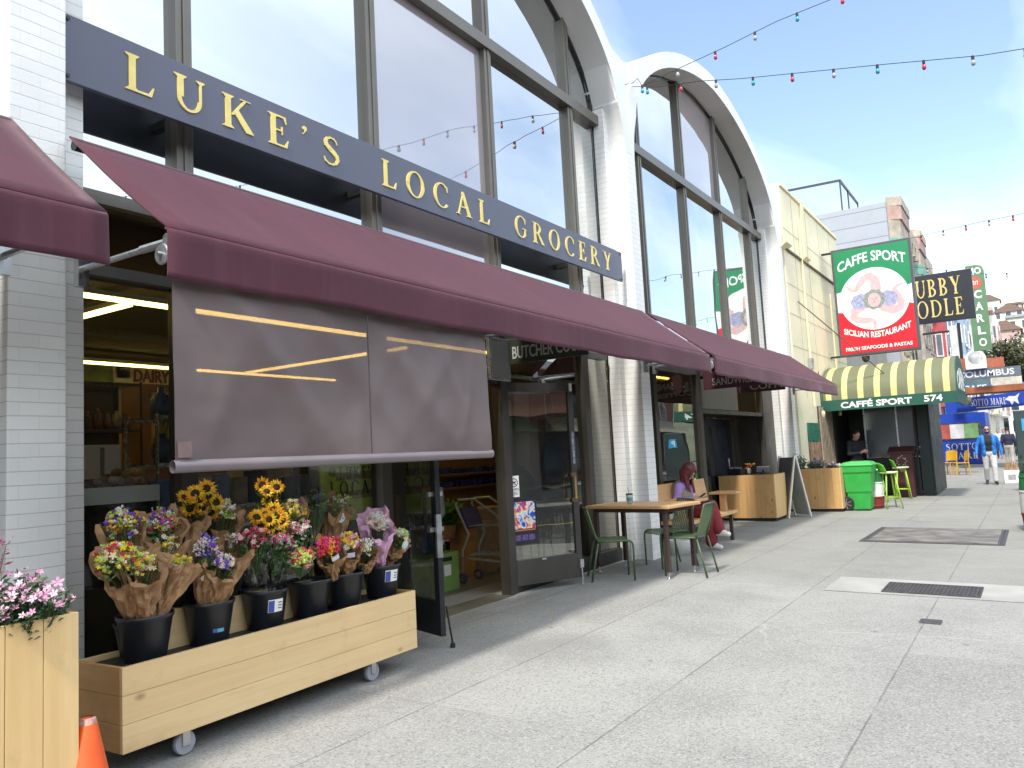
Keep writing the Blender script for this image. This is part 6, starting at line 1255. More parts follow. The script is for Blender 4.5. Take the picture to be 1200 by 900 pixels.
# striped canopy
OLV, PYEL, DGRN = (.145,.155,.085), (.66,.57,.22), (.012,.085,.06)
DGREEN = M('canopy_green', DGRN, .6, .12, 4); cnp = thing('striped_canopy', 'barrel shaped olive and yellow striped restaurant canopy with a green valance', 'canopy', (22.4, 2.9, 2.3))
STR = stripes_mat('striped_canvas', OLV, PYEL, .372, .07, .36, axis=1)
CX0, CX1, CY0, CY1, CZ0, CZV = 20.9, 23.9, 1.42, 4.38, 2.29, 2.545
def barrel_pt(u): a = math.pi*(1-u); return (CX0+CX1)/2+(CX1-CX0)/2*math.cos(a), CZV+.93*math.sin(a)**.8 if 0 < u < 1 else CZV
m_ = MB(); m_.grid(lambda u, v: (lambda q: (q[0], CY0+(CY1-CY0)*v, q[1]-.015*math.sin(v*math.pi*6)**2*math.sin(u*math.pi)))(barrel_pt(u)), 28, 48); m_.build('canvas_top', STR, cnp, smooth=True)
for y0, nm in ((CY0, 'front_end'), (CY1-.02, 'rear_end')):
    m_ = MB(); m_.prism([barrel_pt(u/28) for u in range(29)], (0, y0, 0), (1,0,0), (0,0,1), .02 if nm == 'rear_end' else .02, d0=0); m_.build(nm, DGREEN, cnp)
m_ = MB(); m_.box(CX0-.02, CX0, CY0-.02, CY1, CZ0, CZV+.01); m_.box(CX0, CX1, CY0-.02, CY0, CZ0, CZV+.01); m_.build('valance', DGREEN, cnp)
m_ = MB(); m_.prism([(-.5,CZV-.25),(0,CZV-.25),(0,CZV+.75),(-.05,CZV+.8)], (CX0-.01, CY1, 0), (0,-1,0), (0,0,1), .02); m_.build('wall_flap', DGREEN, cnp)
WHITEL = M('white_lettering', (.8,.8,.78), .5, .04, 5)
a, b = AX(985, 473, CX0-.02), AX(1069, 470, CX0-.02); m_ = MB(); text(m_, 'CAFFÉ SPORT', (CX0-.021, a.y, CZ0+.045), (0,-1,0), (0,0,1), a.y-b.y, .19, .004, bold=.035); m_.build('lettering', WHITEL, cnp); m_ = MB()
a, b = AX(1083, 470, CX0-.02), AX(1105, 470, CX0-.02); text(m_, '574', (CX0-.021, a.y, CZ0+.055), (0,-1,0), (0,0,1), a.y-b.y, .155, .004, bold=.03); m_.build('street_number', WHITEL, cnp)
m_ = MB(); text(m_, 'CAFFE', (CX0+.35, CY0-.021, CZV+.08), (1,0,0), (0,0,1), 2.2, .55, .004, bold=.03, warp=lambda x, y: (x, y*(.45+.55*math.sin(math.pi*min(1, max(0, (x+.2)/2.6)))))); m_.build('end_lettering', WHITEL, cnp)
for x, y in ((22.7, 2.55), (23.7, 2.55)): MB().box(x-.03, x+.03, y-.03, y+.03, gz(y), CZ0+.2).build('post', INK, cnp)
# enclosure below
enc = thing('canopy_enclosure', 'dark dining enclosure with clear vinyl windows under the striped canopy', 'enclosure', (24, 3.4, 0)); BLKG = M('black_green_panel', (.006,.018,.015), .45, .2, 4)
MB().box(22.72, 25.5, 2.2, 2.24, .09, 2.6).build('front_panel', BLKG, enc); MB().box(22.72, 22.76, 2.25, 2.5, gz(2.4)+.0, 2.5).build('corner_panel', BLKG, enc)
MB().box(22.72, 22.76, 2.52, 3.72, gz(3), 1.05).build('low_panel', BLKG, enc); MB().box(22.7, 25.6, 2.12, 2.19, .0, .03).build('base_rail', ALU, enc)
VINYL = glass_mat('clear_vinyl', .22, None, dark=(.10,.115,.14), f90=.7, rough=.12)
for y0, y1 in ((2.52, 2.95), (2.99, 3.72)): MB().box(22.735, 22.745, y0, y1, 1.06, 2.44).build('vinyl_window', VINYL, enc); MB().box(22.72, 22.75, y1, y1+.035, 1.06, 2.44).build('window_frame', ALU, enc)
MB().box(22.72, 22.75, 2.5, 3.75, 1.03, 1.06).build('window_frame', ALU, enc); MB().box(23.9, 24.0, 2.3, 4.39, .1, 3.0).build('rear_panel', BLKG, enc); MB().box(22.0, 23.88, 4.33, 4.365, .1, 2.5).build('doorway_shade_sheet', INK, enc)  # black sheet behind the waiter stands for the shade of the open doorway
m_ = MB()
for k in range(14):
    m_.ball((23.6, rnd.uniform(2.5,3.0), rnd.uniform(1.2,2.2)), rnd.uniform(.03,.06), 6, 4)
m_.build('string_of_lamps', M('lamp_globe', (.5,.46,.3), .3, .3, 5), enc)
mn = thing('menu_stand', 'dark maroon menu stand with a pale crest in front of the vinyl windows', 'stand', (22.3, 2.85, gz(2.85))); MB().box(22.1, 22.5, 2.62, 3.1, gz(2.85), 1.18).build('body', M('maroon_stand', (.06,.012,.015), .5, .2, 5), mn, bevel=.01); MB().obox((22.25, 2.86, 1.24), (.4, .6, .04), (0, R(-18), 0)).build('top', M('maroon_stand', (.06,.012,.015)), mn)
m_ = MB()
for k in range(18): a = 2*math.pi*k/18; m_.ball((22.097, 2.86+.09*math.cos(a)*(1+.3*(k % 2)), .95+.09*math.sin(a)*(1+.3*(k % 3))), (.003,.02,.012), 6, 4)
for k in range(4): m_.obox((22.098, 2.86, .80-.03*k), (.003, .2-.04*k, .012))
m_.build('crest', M('faded_print', (.45,.42,.4), .6), mn)
MB().obox((22.35, 2.5, 1.20), (.5, .03, .02), (0, R(22), R(20))).build('menu_edge', ALU, mn)
person('waiter in black looking down at a phone in the restaurant doorway', (21.9, 3.86, gz(3.86)), R(-130), pose(head=(.06,0,1.585), face=(.85,0,-.5), crown=(.4,0,.9), elL=(.02,.24,1.12), elR=(.02,-.24,1.12), wrL=(.25,.08,1.14), wrR=(.25,-.08,1.14), hdL=(.8,-.5,.2), hdR=(.8,.5,.2), hnL=(0,-.3,.9), hnR=(0,.3,.9), curl=.8), dict(skin=SKIN, top=M('black_shirt', (.012,.013,.02), .8, .2, 20), trousers=M('black_trousers', (.01,.01,.013), .85, .2, 20), shoe=INK, hair=INK), voxel=.007)
# ------------------------------------------------------------------ hanging signs along the street
cs = thing('restaurant_sign', 'green white and red CAFFE SPORT sign with a three legged emblem above the canopy', 'sign', (22.5, 3.2, 3.75)); SY0, SY1, SZ0, SZ1 = 4.15, 2.21, 3.76, 6.66; SX = 22.5; SWD, SHT = SY0-SY1, SZ1-SZ0
MB().box(SX, SX+.22, SY1, SY0, SZ0, SZ1).build('box', M('sign_case', (.07,.07,.075), .5, .1), cs, bevel=.01)
SGRN, SWHT, SRED = M('sign_green', (.012,.22,.085), .3, .05, 1.5), M('sign_white', (.78,.78,.78), .3, .03, 1.5), M('sign_red', (.60,.012,.025), .3, .06, 1.5)
def face(poly, mat, nm, k, parent=cs): m_ = MB(); m_.prism(poly, (SX-.002, SY0, SZ0), (0,-1,0), (0,0,1), .002+.0006*k); return m_.build(nm, mat, parent)
e_ = .06; face([(e_,e_),(SWD-e_,e_),(SWD-e_,SHT-e_),(e_,SHT-e_)], SWHT, 'white_field', 0)
ell = lambda a, rx=.84, ry=.82: (SWD/2+rx*math.cos(R(a)), SHT*.50+ry*math.sin(R(a)))
face([(e_, SHT*.59), (e_, SHT-e_), (SWD-e_, SHT-e_), (SWD-e_, SHT*.59)]+[ell(a) for a in range(16, 165, 6)], SGRN, 'green_field', 1)
face([(e_, SHT*.41), (e_, e_), (SWD-e_, e_), (SWD-e_, SHT*.41)]+[ell(a) for a in range(344, 195, -6)], SRED, 'red_field', 1)
m_ = MB(); text(m_, 'CAFFE SPORT', (SX-.004, SY0-.14, SZ0+SHT*.775), (0,-1,0), (0,0,1), SWD-.28, .27, .003, bold=.02, warp=lambda x, y: (x, y+.20*math.sin(math.pi*x/(SWD-.28)))); m_.build('lettering', SWHT, cs); m_ = MB()
text(m_, 'SICILIAN RESTAURANT', (SX-.004, SY0-.16, SZ0+SHT*.205), (0,-1,0), (0,0,1), SWD-.32, .16, .003, bold=.03, warp=lambda x, y: (x, y-.17*math.sin(math.pi*x/(SWD-.32)))); m_.build('lettering', SWHT, cs); m_ = MB()
text(m_, 'FRESH SEAFOODS & PASTAS', (SX-.004, SY0-.17, SZ0+SHT*.045), (0,-1,0), (0,0,1), SWD-.34, .095, .003, bold=.03); m_.build('lettering', SWHT, cs)
FLESH, WING, HAIRG = M('emblem_flesh', (.62,.40,.42), .5, .12, 9), M('emblem_wing', (.32,.33,.50), .5, .3, 14), M('emblem_hair', (.24,.27,.25), .5, .4, 25)
def limb(pts, rr, mat, nm, k):
    m_ = MB(); ou = [];
    for i, p in enumerate(pts):
        d = (Vector(pts[min(i+1,len(pts)-1)])-Vector(pts[max(i-1,0)])).normalized(); n = Vector((-d.y, d.x)); ou.append((Vector(p)+n*rr[i], Vector(p)-n*rr[i]))
    for i in range(len(ou)-1): m_.prism([tuple(ou[i][0]), tuple(ou[i+1][0]), tuple(ou[i+1][1]), tuple(ou[i][1])], (SX-.002, SY0, SZ0), (0,-1,0), (0,0,1), .0042+.0003*k+.0002*i)
    m_.build(nm, mat, cs)
cx_, cy_ = SWD*.50, SHT*.485
for k, a0 in enumerate((100, 220, 340)):
    r_ = lambda x, y: (cx_+x*math.cos(R(a0))-y*math.sin(R(a0)), cy_+x*math.sin(R(a0))+y*math.cos(R(a0)))
    limb([r_(.05,.0), r_(.28,-.12), r_(.52,-.14), r_(.66,-.05), r_(.64,.09), r_(.50,.25), r_(.38,.38), r_(.44,.48), r_(.56,.56)], [.10,.13,.12,.10,.09,.075,.05,.045,.015], FLESH, 'emblem_leg', k)
for k, s in enumerate((-1, 1)): m_ = MB(); m_.prism([(cx_+s*x, cy_+y) for x, y in ((.10,.10),(.3,.22),(.50,.16),(.58,.0),(.50,-.18),(.32,-.20),(.12,-.12))], (SX-.002, SY0, SZ0), (0,-1,0), (0,0,1), .0065+.0004*k); m_.build('emblem_wing', WING, cs)
m_ = MB(); m_.prism([(cx_+.25*math.cos(a*.35)*(1+.12*(a % 2)), cy_+.02+.25*math.sin(a*.35)*(1+.12*(a % 2))) for a in range(18)], (SX-.002, SY0, SZ0), (0,-1,0), (0,0,1), .0078); m_.build('emblem_hair', HAIRG, cs)
m_ = MB(); m_.prism([(cx_+.155*math.cos(a*.35), cy_+.185*math.sin(a*.35)) for a in range(18)], (SX-.002, SY0, SZ0), (0,-1,0), (0,0,1), .0086); m_.build('emblem_face', FLESH, cs)
m_ = MB()
for x, y, w_, h_ in ((-.05,.04,.045,.014),(.05,.04,.045,.014),(0,-.01,.018,.05),(0,-.075,.06,.014)): m_.prism([(cx_+x-w_/2,cy_+y-h_/2),(cx_+x+w_/2,cy_+y-h_/2),(cx_+x+w_/2,cy_+y+h_/2),(cx_+x-w_/2,cy_+y+h_/2)], (SX-.002, SY0, SZ0), (0,-1,0), (0,0,1), .0094)
m_.build('emblem_features', M('emblem_line', (.3,.12,.14), .5), cs)
MB().bar((SX+.1, 4.5, SZ1-.05), (SX+.1, 4.15, SZ1-.05), .05, .05).build('bracket', INK, cs); MB().bar((SX+.1, 4.4, SZ0+.02), (SX+.1, 4.15, SZ0+.02), .05, .05).build('bracket', INK, cs)
MB().tube([(19.3, 4.38, 4.87), (21.4, 2.75, 2.9)], .014, 6).build('tie_rod', M('rusty_conduit', (.12,.10,.08)), cs)
for i in range(2): m_ = MB(); m_.lathe([(.04,-.09),(.09,-.03),(.1,.06),(.09,.07)], (SX-.1, 2.5+1.0*i, SZ0-.12), 12); m_.build('spotlight', STEEL if i == 0 else INK, cs)
GOLDL = M('gold_lettering', (.62,.47,.16), .45, .12, 6)
cb = thing('hanging_sign', 'black sign with gold serif lettering, half hidden behind the CAFFE SPORT sign', 'sign', (32, 2.8, 5.5)); X_ = 32.0; q0, q1, q2, q3 = AX(1070,325,X_), AX(1141,313,X_), AX(1072,381,X_), AX(1144,372,X_)
CY_0 = q0.y+1.05; cz0, cz1 = (q2.z+q3.z)/2, (q0.z+q1.z)/2; MB().box(X_, X_+.16, q3.y, CY_0, cz0, cz1).build('board', M('gloss_black', (.012,.012,.018), .25, .1, 3), cb, bevel=.01)
sw = CY_0-q3.y; hh = cz1-cz0
serif_letters('CHUBBY', (X_-.001, CY_0-.25, cz0+hh*.53), (0,-1,0), (0,0,1), sw-.62, hh*.36, .006, GOLDL, cb, track=.12); serif_letters('NOODLE', (X_-.001, CY_0-.2, cz0+hh*.11), (0,-1,0), (0,0,1), sw-.52, hh*.35, .006, GOLDL, cb, track=.12)
MB().box(X_+.05, X_+.12, CY_0, 4.6, cz1-.25, cz1-.15).build('bracket', INK, cb); MB().box(X_+.05, X_+.12, CY_0, 4.6, cz0+.2, cz0+.3).build('bracket', INK, cb)
cg = thing('hanging_sign', 'tall narrow green sign spelling CARLO downwards in white', 'sign', (38, 1.3, 5)); X_ = 38.0; q0, q1, q2 = AX(1139,312,X_), AX(1162,312,X_), AX(1141,412,X_); y0, y1, z0, z1 = q2.y-.02, AX(1164,411,X_).y+.02, q2.z, q0.z
m_ = MB(); gw = y0-y1; m_.prism([(0,0),(gw,0),(gw,z1-z0-.25),(gw-.07,z1-z0-.07),(gw-.25,z1-z0),(0,z1-z0)], (X_, y0, z0), (0,-1,0), (0,0,1), .2, d0=-.0); m_.build('blade', M('faded_green', (.10,.20,.10), .5, .12, 2.5), cg)
m_ = MB()
for i, ch in enumerate('OLRAC'): m_ = MB(); text(m_, ch, (X_-.201, y0-gw*.34, z0+.16+.50*i), (0,-1,0), (0,0,1), gw*.42, .34, .004, bold=.03); m_.build('letter', SWHT, cg)
m_ = MB()
text(m_, 'MO', (X_-.201, y0-gw*.12, z1-.40), (0,-1,0), (0,0,1), gw*.72, .30, .004, bold=.03); m_.build('lettering', SWHT, cg)
m_ = MB(); m_.prism([(gw*.42+.27*math.cos(a*.3), (z1-z0)*.805+.27*math.sin(a*.3)-.05) for a in range(21)], (X_-.2, y0, z0), (0,-1,0), (0,0,1), .006); m_.build('red_disc', M('faded_red', (.5,.10,.05), .5, .1), cg)
m_ = MB(); text(m_, 'nn', (X_-.2065, y0-gw*.24, z0+(z1-z0)*.805-.14), (0,-1,0), (0,0,1), gw*.38, .17, .002, shear=.3); m_.build('disc_lettering', SWHT, cg)
MB().box(X_+.0, X_+.1, y0, 4.6, z1-.5, z1-.38).build('bracket', INK, cg)
co = thing('cafe_sign', 'pale COLUMBUS cafe sign with an arched emblem above it, far down the street', 'sign', (42, 1.4, 3.7)); X_ = 42.0; q0, q1, q2 = AX(1122,436,X_), AX(1196,431,X_), AX(1128,453,X_); z0, z1 = q2.z, q0.z
MB().box(X_, X_+.2, q1.y, q0.y, (z0+z1)/2-.05, z1+.05).build('upper_board', M('blue_grey_board', (.12,.15,.17), .5, .15, 3), co); MB().box(X_, X_+.2, q1.y+1.2, q0.y, z0-.35, (z0+z1)/2-.06).build('lower_board', M('teal_grey_board', (.10,.16,.16), .5, .15, 3), co)
m_ = MB(); text(m_, 'COLUMBUS', (X_-.001, q0.y-.0, (z0+z1)/2+.03), (0,-1,0), (0,0,1), q0.y-q1.y-.25, (z1-z0)/2-.06, .005, bold=.02); m_.build('lettering', SWHT, co); m_ = MB(); text(m_, 'CAFE', (X_-.001, q0.y-.15, z0-.28), (0,-1,0), (0,0,1), .95, .30, .005, bold=.02); m_.build('lettering', SWHT, co)
MB().box(X_-.01, X_+.15, q1.y, q1.y+1.15, z0-.45, (z0+z1)/2-.07).build('awning_strip', M('cream_strip', (.55,.5,.36), .6, .3, 3), co)
a, b = AX(1132,430,X_), AX(1157,430,X_); r_ = (a.y-b.y)/2; m_ = MB(); m_.prism([(0,0),(2*r_,0),(2*r_,.45)]+[(r_+r_*math.cos(t*.157), .45+r_*math.sin(t*.157)) for t in range(1,20)]+[(0,.45)], (X_, a.y, z1+.06), (0,-1,0), (0,0,1), .2, d0=.0); m_.build('arched_panel', SWHT, co)
m_ = MB(); m_.prism([(r_+r_*.7*math.cos(t*.314), .5+r_*.7*math.sin(t*.314)) for t in range(20)], (X_-.2, a.y, z1+.06), (0,-1,0), (0,0,1), .004); m_.build('emblem', M('engraved_grey', (.4,.42,.42), .6, .6, 3), co)
MB().box(X_, X_+.2, a.y+.02, a.y+.3, z1+.06, z1+.6).build('side_brick', M('terracotta', (.40,.12,.06), .7, .2), co); MB().box(X_, X_+.2, q1.y+.6, b.y-.02, z1+.06, z1+.5).build('side_brick', M('terracotta', (.40,.12,.06)), co)
MB().box(X_+.05, X_+.15, q0.y, 4.6, (z0+z1)/2, (z0+z1)/2+.15).build('bracket', INK, co)
vb = thing('hanging_sign', 'narrow white vertical sign with a dark edge between the blue house and the green sign', 'sign', (44, 2.5, 6)); a, b = AX(1112, 382, 44.), AX(1126, 428, 44.); MB().box(44, 44.15, b.y, a.y, b.z, a.z).build('panel', M('weathered_white_panel', (.62,.62,.64), .6, .15, 2), vb); MB().box(43.98, 44.17, b.y-.14, b.y-.001, b.z-.2, a.z+.1).build('edge', INK, vb); MB().box(44.05, 44.12, a.y, 4.4, a.z-.3, a.z-.2).build('bracket', INK, vb)
# blue restaurant front
BLUE = M('royal_blue_paint', (.012,.06,.45), .45, .08, 2); kq = thing('blue_kiosk', 'royal blue dining hut with a tricolour flag in its window', 'kiosk', (47, 3, 0)); KX = 46.0
MB().box(KX, KX+4, 2.0, 4.3, .08, 2.62).build('hut', BLUE, kq)
MB().box(KX-.03, KX-.001, 2.15, 4.05, 1.28, 2.14).build('window', M('hut_window', (.06,.07,.08), .2, .4, 5), kq)
m_ = MB()
for i, (mt, ) in enumerate((('r',), ('w',), ('g',))):
    m2_ = MB(); ya = 4.2-.62*i; m2_.grid(lambda u, v: (KX-.05-.02*math.sin(u*5+v*3), ya-.62*u, 1.36+.72*v), 6, 3); m2_.build('flag_band', (M('flag_red', (.45,.10,.09), .8), M('flag_white', (.65,.65,.68), .8), M('flag_green', (.18,.35,.16), .8))[i], kq)
m_ = MB(); serif_text(m_, 'SOTTO', (KX-.002, 3.85, .78), (0,-1,0), (0,0,1), 1.45, .33, .005, track=.1); serif_text(m_, 'MARE', (KX-.002, 3.75, .33), (0,-1,0), (0,0,1), 1.3, .33, .005, track=.1); m_.build('lettering', WHITEL, kq)
ba_ = thing('blue_awning', 'blue restaurant awning with white lettering and a leaping fish', 'awning', (41, 1.6, 2.6)); X_ = 41.0; q0, q1 = AX(1121,466,X_), AX(1206,459,X_); q2 = AX(1113,484,X_)
m_ = MB(); m_.obox((X_+.2, (q0.y+q1.y)/2-.3, (q0.z+q2.z)/2+.05), (.05, q0.y-q1.y+1.6, .62), (R(-3.0), R(0), 0)); m_.build('awning_face', BLUE, ba_); m_ = MB(); m_.add([(X_+.2, q0.y+.6, q0.z+.35), (X_+.2, q1.y-1.0, q0.z+.35), (X_+3, q1.y-1.0, q0.z+.6), (X_+3, q0.y+.6, q0.z+.6)], [(0,1,2,3)]); m_.build('awning_top', BLUE, ba_, solid=.02)
t0, t1 = AX(1137,473,X_), AX(1179,470,X_); m_ = MB(); serif_text(m_, 'SOTTO MARE', (X_+.17, t0.y, t0.z-.12), (0,-1,-.0), (0,0,1), t0.y-t1.y, .30, .004, track=.08)
m_.obox((X_+.168, (t0.y+t1.y)/2, t0.z-.2), (.004, .95, .035)); m_.build('lettering', WHITEL, ba_)
f0 = AX(1186,468,X_); m_ = MB(); m_.prism([(-.28,.02),(-.1,.16),(.12,.14),(.3,.26),(.2,.04),(.24,-.22),(.06,-.06),(-.02,-.24),(-.1,-.06)], (X_+.172, f0.y, f0.z), (0,-1,0), (0,0,1), .004); m_.build('fish', WHITEL, ba_)
rb = thing('red_awning', 'long rust red and orange awning edge above the blue awning', 'awning', (39, 1.4, 3.2)); q0, q1 = AX(1117,459,39.), AX(1210,453,39.); MB().box(39, 40.6, q1.y-.8, q0.y, q0.z-.14, q0.z+.12).build('canvas', M('rust_canvas', (.28,.09,.04), .8, .5, 1.3), rb)
for i in range(6): m_ = MB(); a = AX(1123+2.5*i, 470, 39.); m_.ball((39.0, a.y, a.z+rnd.uniform(-.1,.1)), (.1,.12,.16), 8, 6); m_.build('hanging_greens', M('dry_foliage', (.12,.10,.05), .8, .5, 14), rb)
# yellow chairs
def make_ychair(label, loc, rz):
    t = thing('cafe_chair', label, 'chair', loc, rz, 'yellow cafe chairs'); YL = M('mustard_metal', (.55,.32,.02), .45, .1, 5); T_ = Matrix.Translation(loc) @ Matrix.Rotation(rz, 4, 'Z'); P_ = lambda *p: T_ @ Vector(p)
    for x in (-.2, .2):
        for y in (-.2, .2): m_ = MB(); m_.tube([P_(x*1.15, y*1.15, 0), P_(x, y, .45), P_(x*1.1, y, .8 if x < 0 else .45)], .02, 6); m_.build('leg', YL, t)
    m_ = MB(); m_.add([P_(-.22,-.22,.46), P_(.22,-.22,.46), P_(.22,.22,.46), P_(-.22,.22,.46)], [(0,1,2,3)]); m_.build('seat', YL, t, solid=.025)
    m_ = MB(); m_.grid(lambda u, v: P_(-.23-.05*v-.05*math.cos((u-.5)*2.6)+.04, (u-.5)*.46, .52+.4*v-.1*abs(u-.5)*v), 8, 3); m_.build('backrest', YL, t, solid=.02)
make_ychair('left mustard yellow chair, its edge hidden by the dark enclosure panel', (34.6, 2.86, gz(2.9)), R(150)); make_ychair('right mustard yellow chair in front of the blue hut lettering', (34.2, 2.42, gz(2.4)), R(110))
# ------------------------------------------------------------------ people walking
DENIM = M('blue_denim', (.035,.065,.16)); LGREY = M('pale_grey_trousers', (.52,.50,.52), .85, .18, 14); BLUEJ = M('bright_blue_jacket', (.02,.17,.55), .6, .1, 8)
g_ = G(1163, 568); person('walking man in sunglasses with an open blue jacket, black shirt and pale trousers', (g_.x, g_.y, g_.z), R(180+6), pose(elL=(-.06,.30,1.14), elR=(.0,-.30,1.14), wrL=(-.02,.33,.88), wrR=(.10,-.33,.90), knL=(.14,.10,.50), anL=(.16,.10,.10), toeL=(.31,.12,.06), knR=(-.03,-.10,.50), anR=(-.20,-.10,.14), toeR=(-.07,-.12,.06)), dict(skin=SKIN, top=M('black_tee', (.012,.014,.018), .8, .2, 20), jacket=BLUEJ, trousers=LGREY, shoe=INK, hair=INK), voxel=.0065, beard=True, glasses=True, flare=.012)
for i, (px, py, X_, lab, top, leg, yw) in enumerate(((1184, 540, 40., 'pedestrian in a dark navy coat walking away behind the man in the blue jacket', M('navy_coat', (.02,.025,.06), .8), M('stone_trousers', (.4,.38,.36), .8), 0), (1150, 535, 52., 'distant pedestrian in an orange top left of the walking man', M('orange_top', (.55,.18,.05), .8), DENIM, 180), (1172, 532, 55., 'distant pedestrian in a pale shirt behind the walking man', M('pale_shirt', (.6,.6,.62), .8), DENIM, 180), (1193, 530, 60., 'distant pedestrian in a white top by the dark board', M('white_top', (.72,.70,.68), .8), M('dark_trousers', (.03,.03,.04), .8), 0), (1178, 528, 64., 'farthest pedestrian in a grey blue jacket', M('greyblue_jacket', (.2,.3,.4), .8), M('dark_trousers', (.03,.03,.04)), 180), (1160, 530, 58., 'distant pedestrian in a dark red top by the blue hut', M('dark_red_top', (.2,.03,.03), .8), DENIM, 0))):
    q = AX(px, py, X_); person(lab, (X_, q.y, gz(max(0, q.y))), R(yw), pose(knL=(.12,.1,.5), anL=(.12,.1,.09), toeL=(.26,.11,.04), knR=(-.02,-.1,.5), anR=(-.16,-.1,.12), toeR=(-.03,-.11,.05)), dict(skin=SKIN2 if i % 2 else SKIN, top=top, trousers=leg, shoe=INK, hair=INK), voxel=.016, group=None)
ps = thing('pay_station', 'dark parking board with a light blue P panel at the right edge', 'sign', (24, .3, 0)); MB().box(23.9, 24.05, -.25, .42, .25, 2.08).build('board', M('slate_green_board', (.03,.05,.05), .4, .2, 3), ps, bevel=.02); MB().box(23.88, 23.899, -.05, .26, 1.55, 1.86).build('blue_panel', M('sky_blue_panel', (.03,.35,.68), .4, .05), ps)
m_ = MB(); text(m_, 'P', (23.879, .20, 1.60), (0,-1,0), (0,0,1), .15, .2, .004, bold=.03); m_.build('letter', WHITEL, ps)
for y in (-.2, .37): MB().box(23.93, 24.02, y-.03, y+.03, 0, .25).build('post', INK, ps)
g_ = G(1187, 566); wx = thing('paper_box', 'white box of rolled papers standing on the pavement near the right edge', 'box', tuple(g_)); MB().box(g_.x-.16, g_.x+.16, g_.y-.2, g_.y+.2, g_.z, g_.z+.38).build('box', LABELW, wx, bevel=.01); MB().box(g_.x-.163, g_.x-.1605, g_.y-.1, g_.y+.1, g_.z+.1, g_.z+.26).build('print', M('grey_print', (.35,.33,.33), .7, .5, 40), wx)
for i in range(9): m_ = MB(); x, y = g_.x+rnd.uniform(-.12,.12), g_.y-.16+.04*i; m_.tube([(x, y, g_.z+.2), (x+rnd.uniform(-.03,.03), y+rnd.uniform(-.03,.03), g_.z+.62+rnd.uniform(-.06,.04))], .018, 8); m_.build('paper_roll', KRAFT, wx)
# ------------------------------------------------------------------ buildings beyond
def win(par, X0, X1, y, z0, z1, frame, pane, fw=.1):
    f = MB(); f.box(X0, X1, y-.06, y, z0, z1); o = f.build('window', frame, par); MB().box(X0+fw, X1-fw, y-.075, y-.061, z0+fw, z1-fw).build('pane', pane, o); return o
def winx(par, X, y0, y1, z0, z1, frame, pane, fw=.1):
    f = MB(); f.box(X-.06, X, y0, y1, z0, z1); o = f.build('window', frame, par); MB().box(X-.075, X-.061, y0+fw, y1-fw, z0+fw, z1-fw).build('pane', pane, o); return o
PANE = M('dark_window_pane', (.05,.065,.08), .08, .3, 2, spec=.8); OCREAM = M('weathered_cream_stone', (.42,.36,.29), .8, .3, 2.4, bump=.4, bscale=14); VERD = M('verdigris_band', (.16,.36,.28), .7, .25, 3); PINKST = M('faded_pink_stone', (.42,.28,.24), .8, .3, 2.4)
ob = thing('ornate_building', 'tall grey sided building with a weathered ornate cream and green banded front', 'building', (45, 8, 0)); OX = 36.7
MB().box(OX, 51, 4.4, 16, 0, 11.6).build('side_wall', GREYS, ob)
zc = 0
for x0 in (37.1, 43.8):
    for (z0, z1, mt, out) in ((0, 3.4, OCREAM, .0), (3.4, 7.6, OCREAM, .25), (7.6, 8.2, OCREAM, .42), (8.2, 8.8, PINKST, .38), (8.8, 9.6, OCREAM, .42), (9.6, 10.1, VERD, .5), (10.1, 10.9, OCREAM, .42), (10.9, 11.5, PINKST, .5), (11.5, 11.9, OCREAM, .55)):
        m_ = MB(); o_ = out; m_.prism([(x0,4.399),(x0+.3,4.399-o_),(x0+3.0,4.399-o_),(x0+3.5,4.399),(x0+3.5,4.45),(x0,4.45)], (0,0,z0), (1,0,0), (0,1,0), z1-z0); m_.build('bay_course', mt, ob)
    for z in (4.2, 6.0): win(ob, x0+.7, x0+1.5, 4.14, z, z+1.3, OCREAM, PANE); win(ob, x0+1.9, x0+2.7, 4.14, z, z+1.3, OCREAM, PANE)
MB().box(40.7, 51, 4.0, 4.398, 10.7, 11.3).build('cornice', OCREAM, ob); MB().box(40.7, 51, 4.3, 4.398, 0, 10.69).build('front_wall', OCREAM, ob)
for k in range(9): MB().box(40.6+1.2*k, 40.85+1.2*k, 3.95, 4.29, 10.1, 10.69).build('cornice_bracket', OCREAM, ob)
for k in range(6):
    for z in (3.6, 6.0, 8.2): win(ob, 47.3+.0*k+1.1*(k % 3), 48.0+1.1*(k % 3), 4.29, z, z+1.6, OCREAM, PANE) if k < 3 else None
RAILM = M('dark_rail', (.05,.05,.055), .4, .1); m_ = MB()
for (p, q) in (((37.2, 14.5, 13.3), (37.2, 6.2, 13.1)), ((37.2, 6.2, 13.1), (41.5, 6.2, 13.1)), ((37.2, 14.5, 11.75), (37.2, 9.5, 11.75))): m_.bar(p, q, .09, .09)
for y in (14.5, 10.3, 6.2): m_.bar((37.2, y, 11.6), (37.2, y, 13.1), .06, .06)
for x in (39, 41.5): m_.bar((x, 6.2, 11.6), (x, 6.2, 13.1), .06, .06)
m_.build('roof_railing', RAILM, ob)
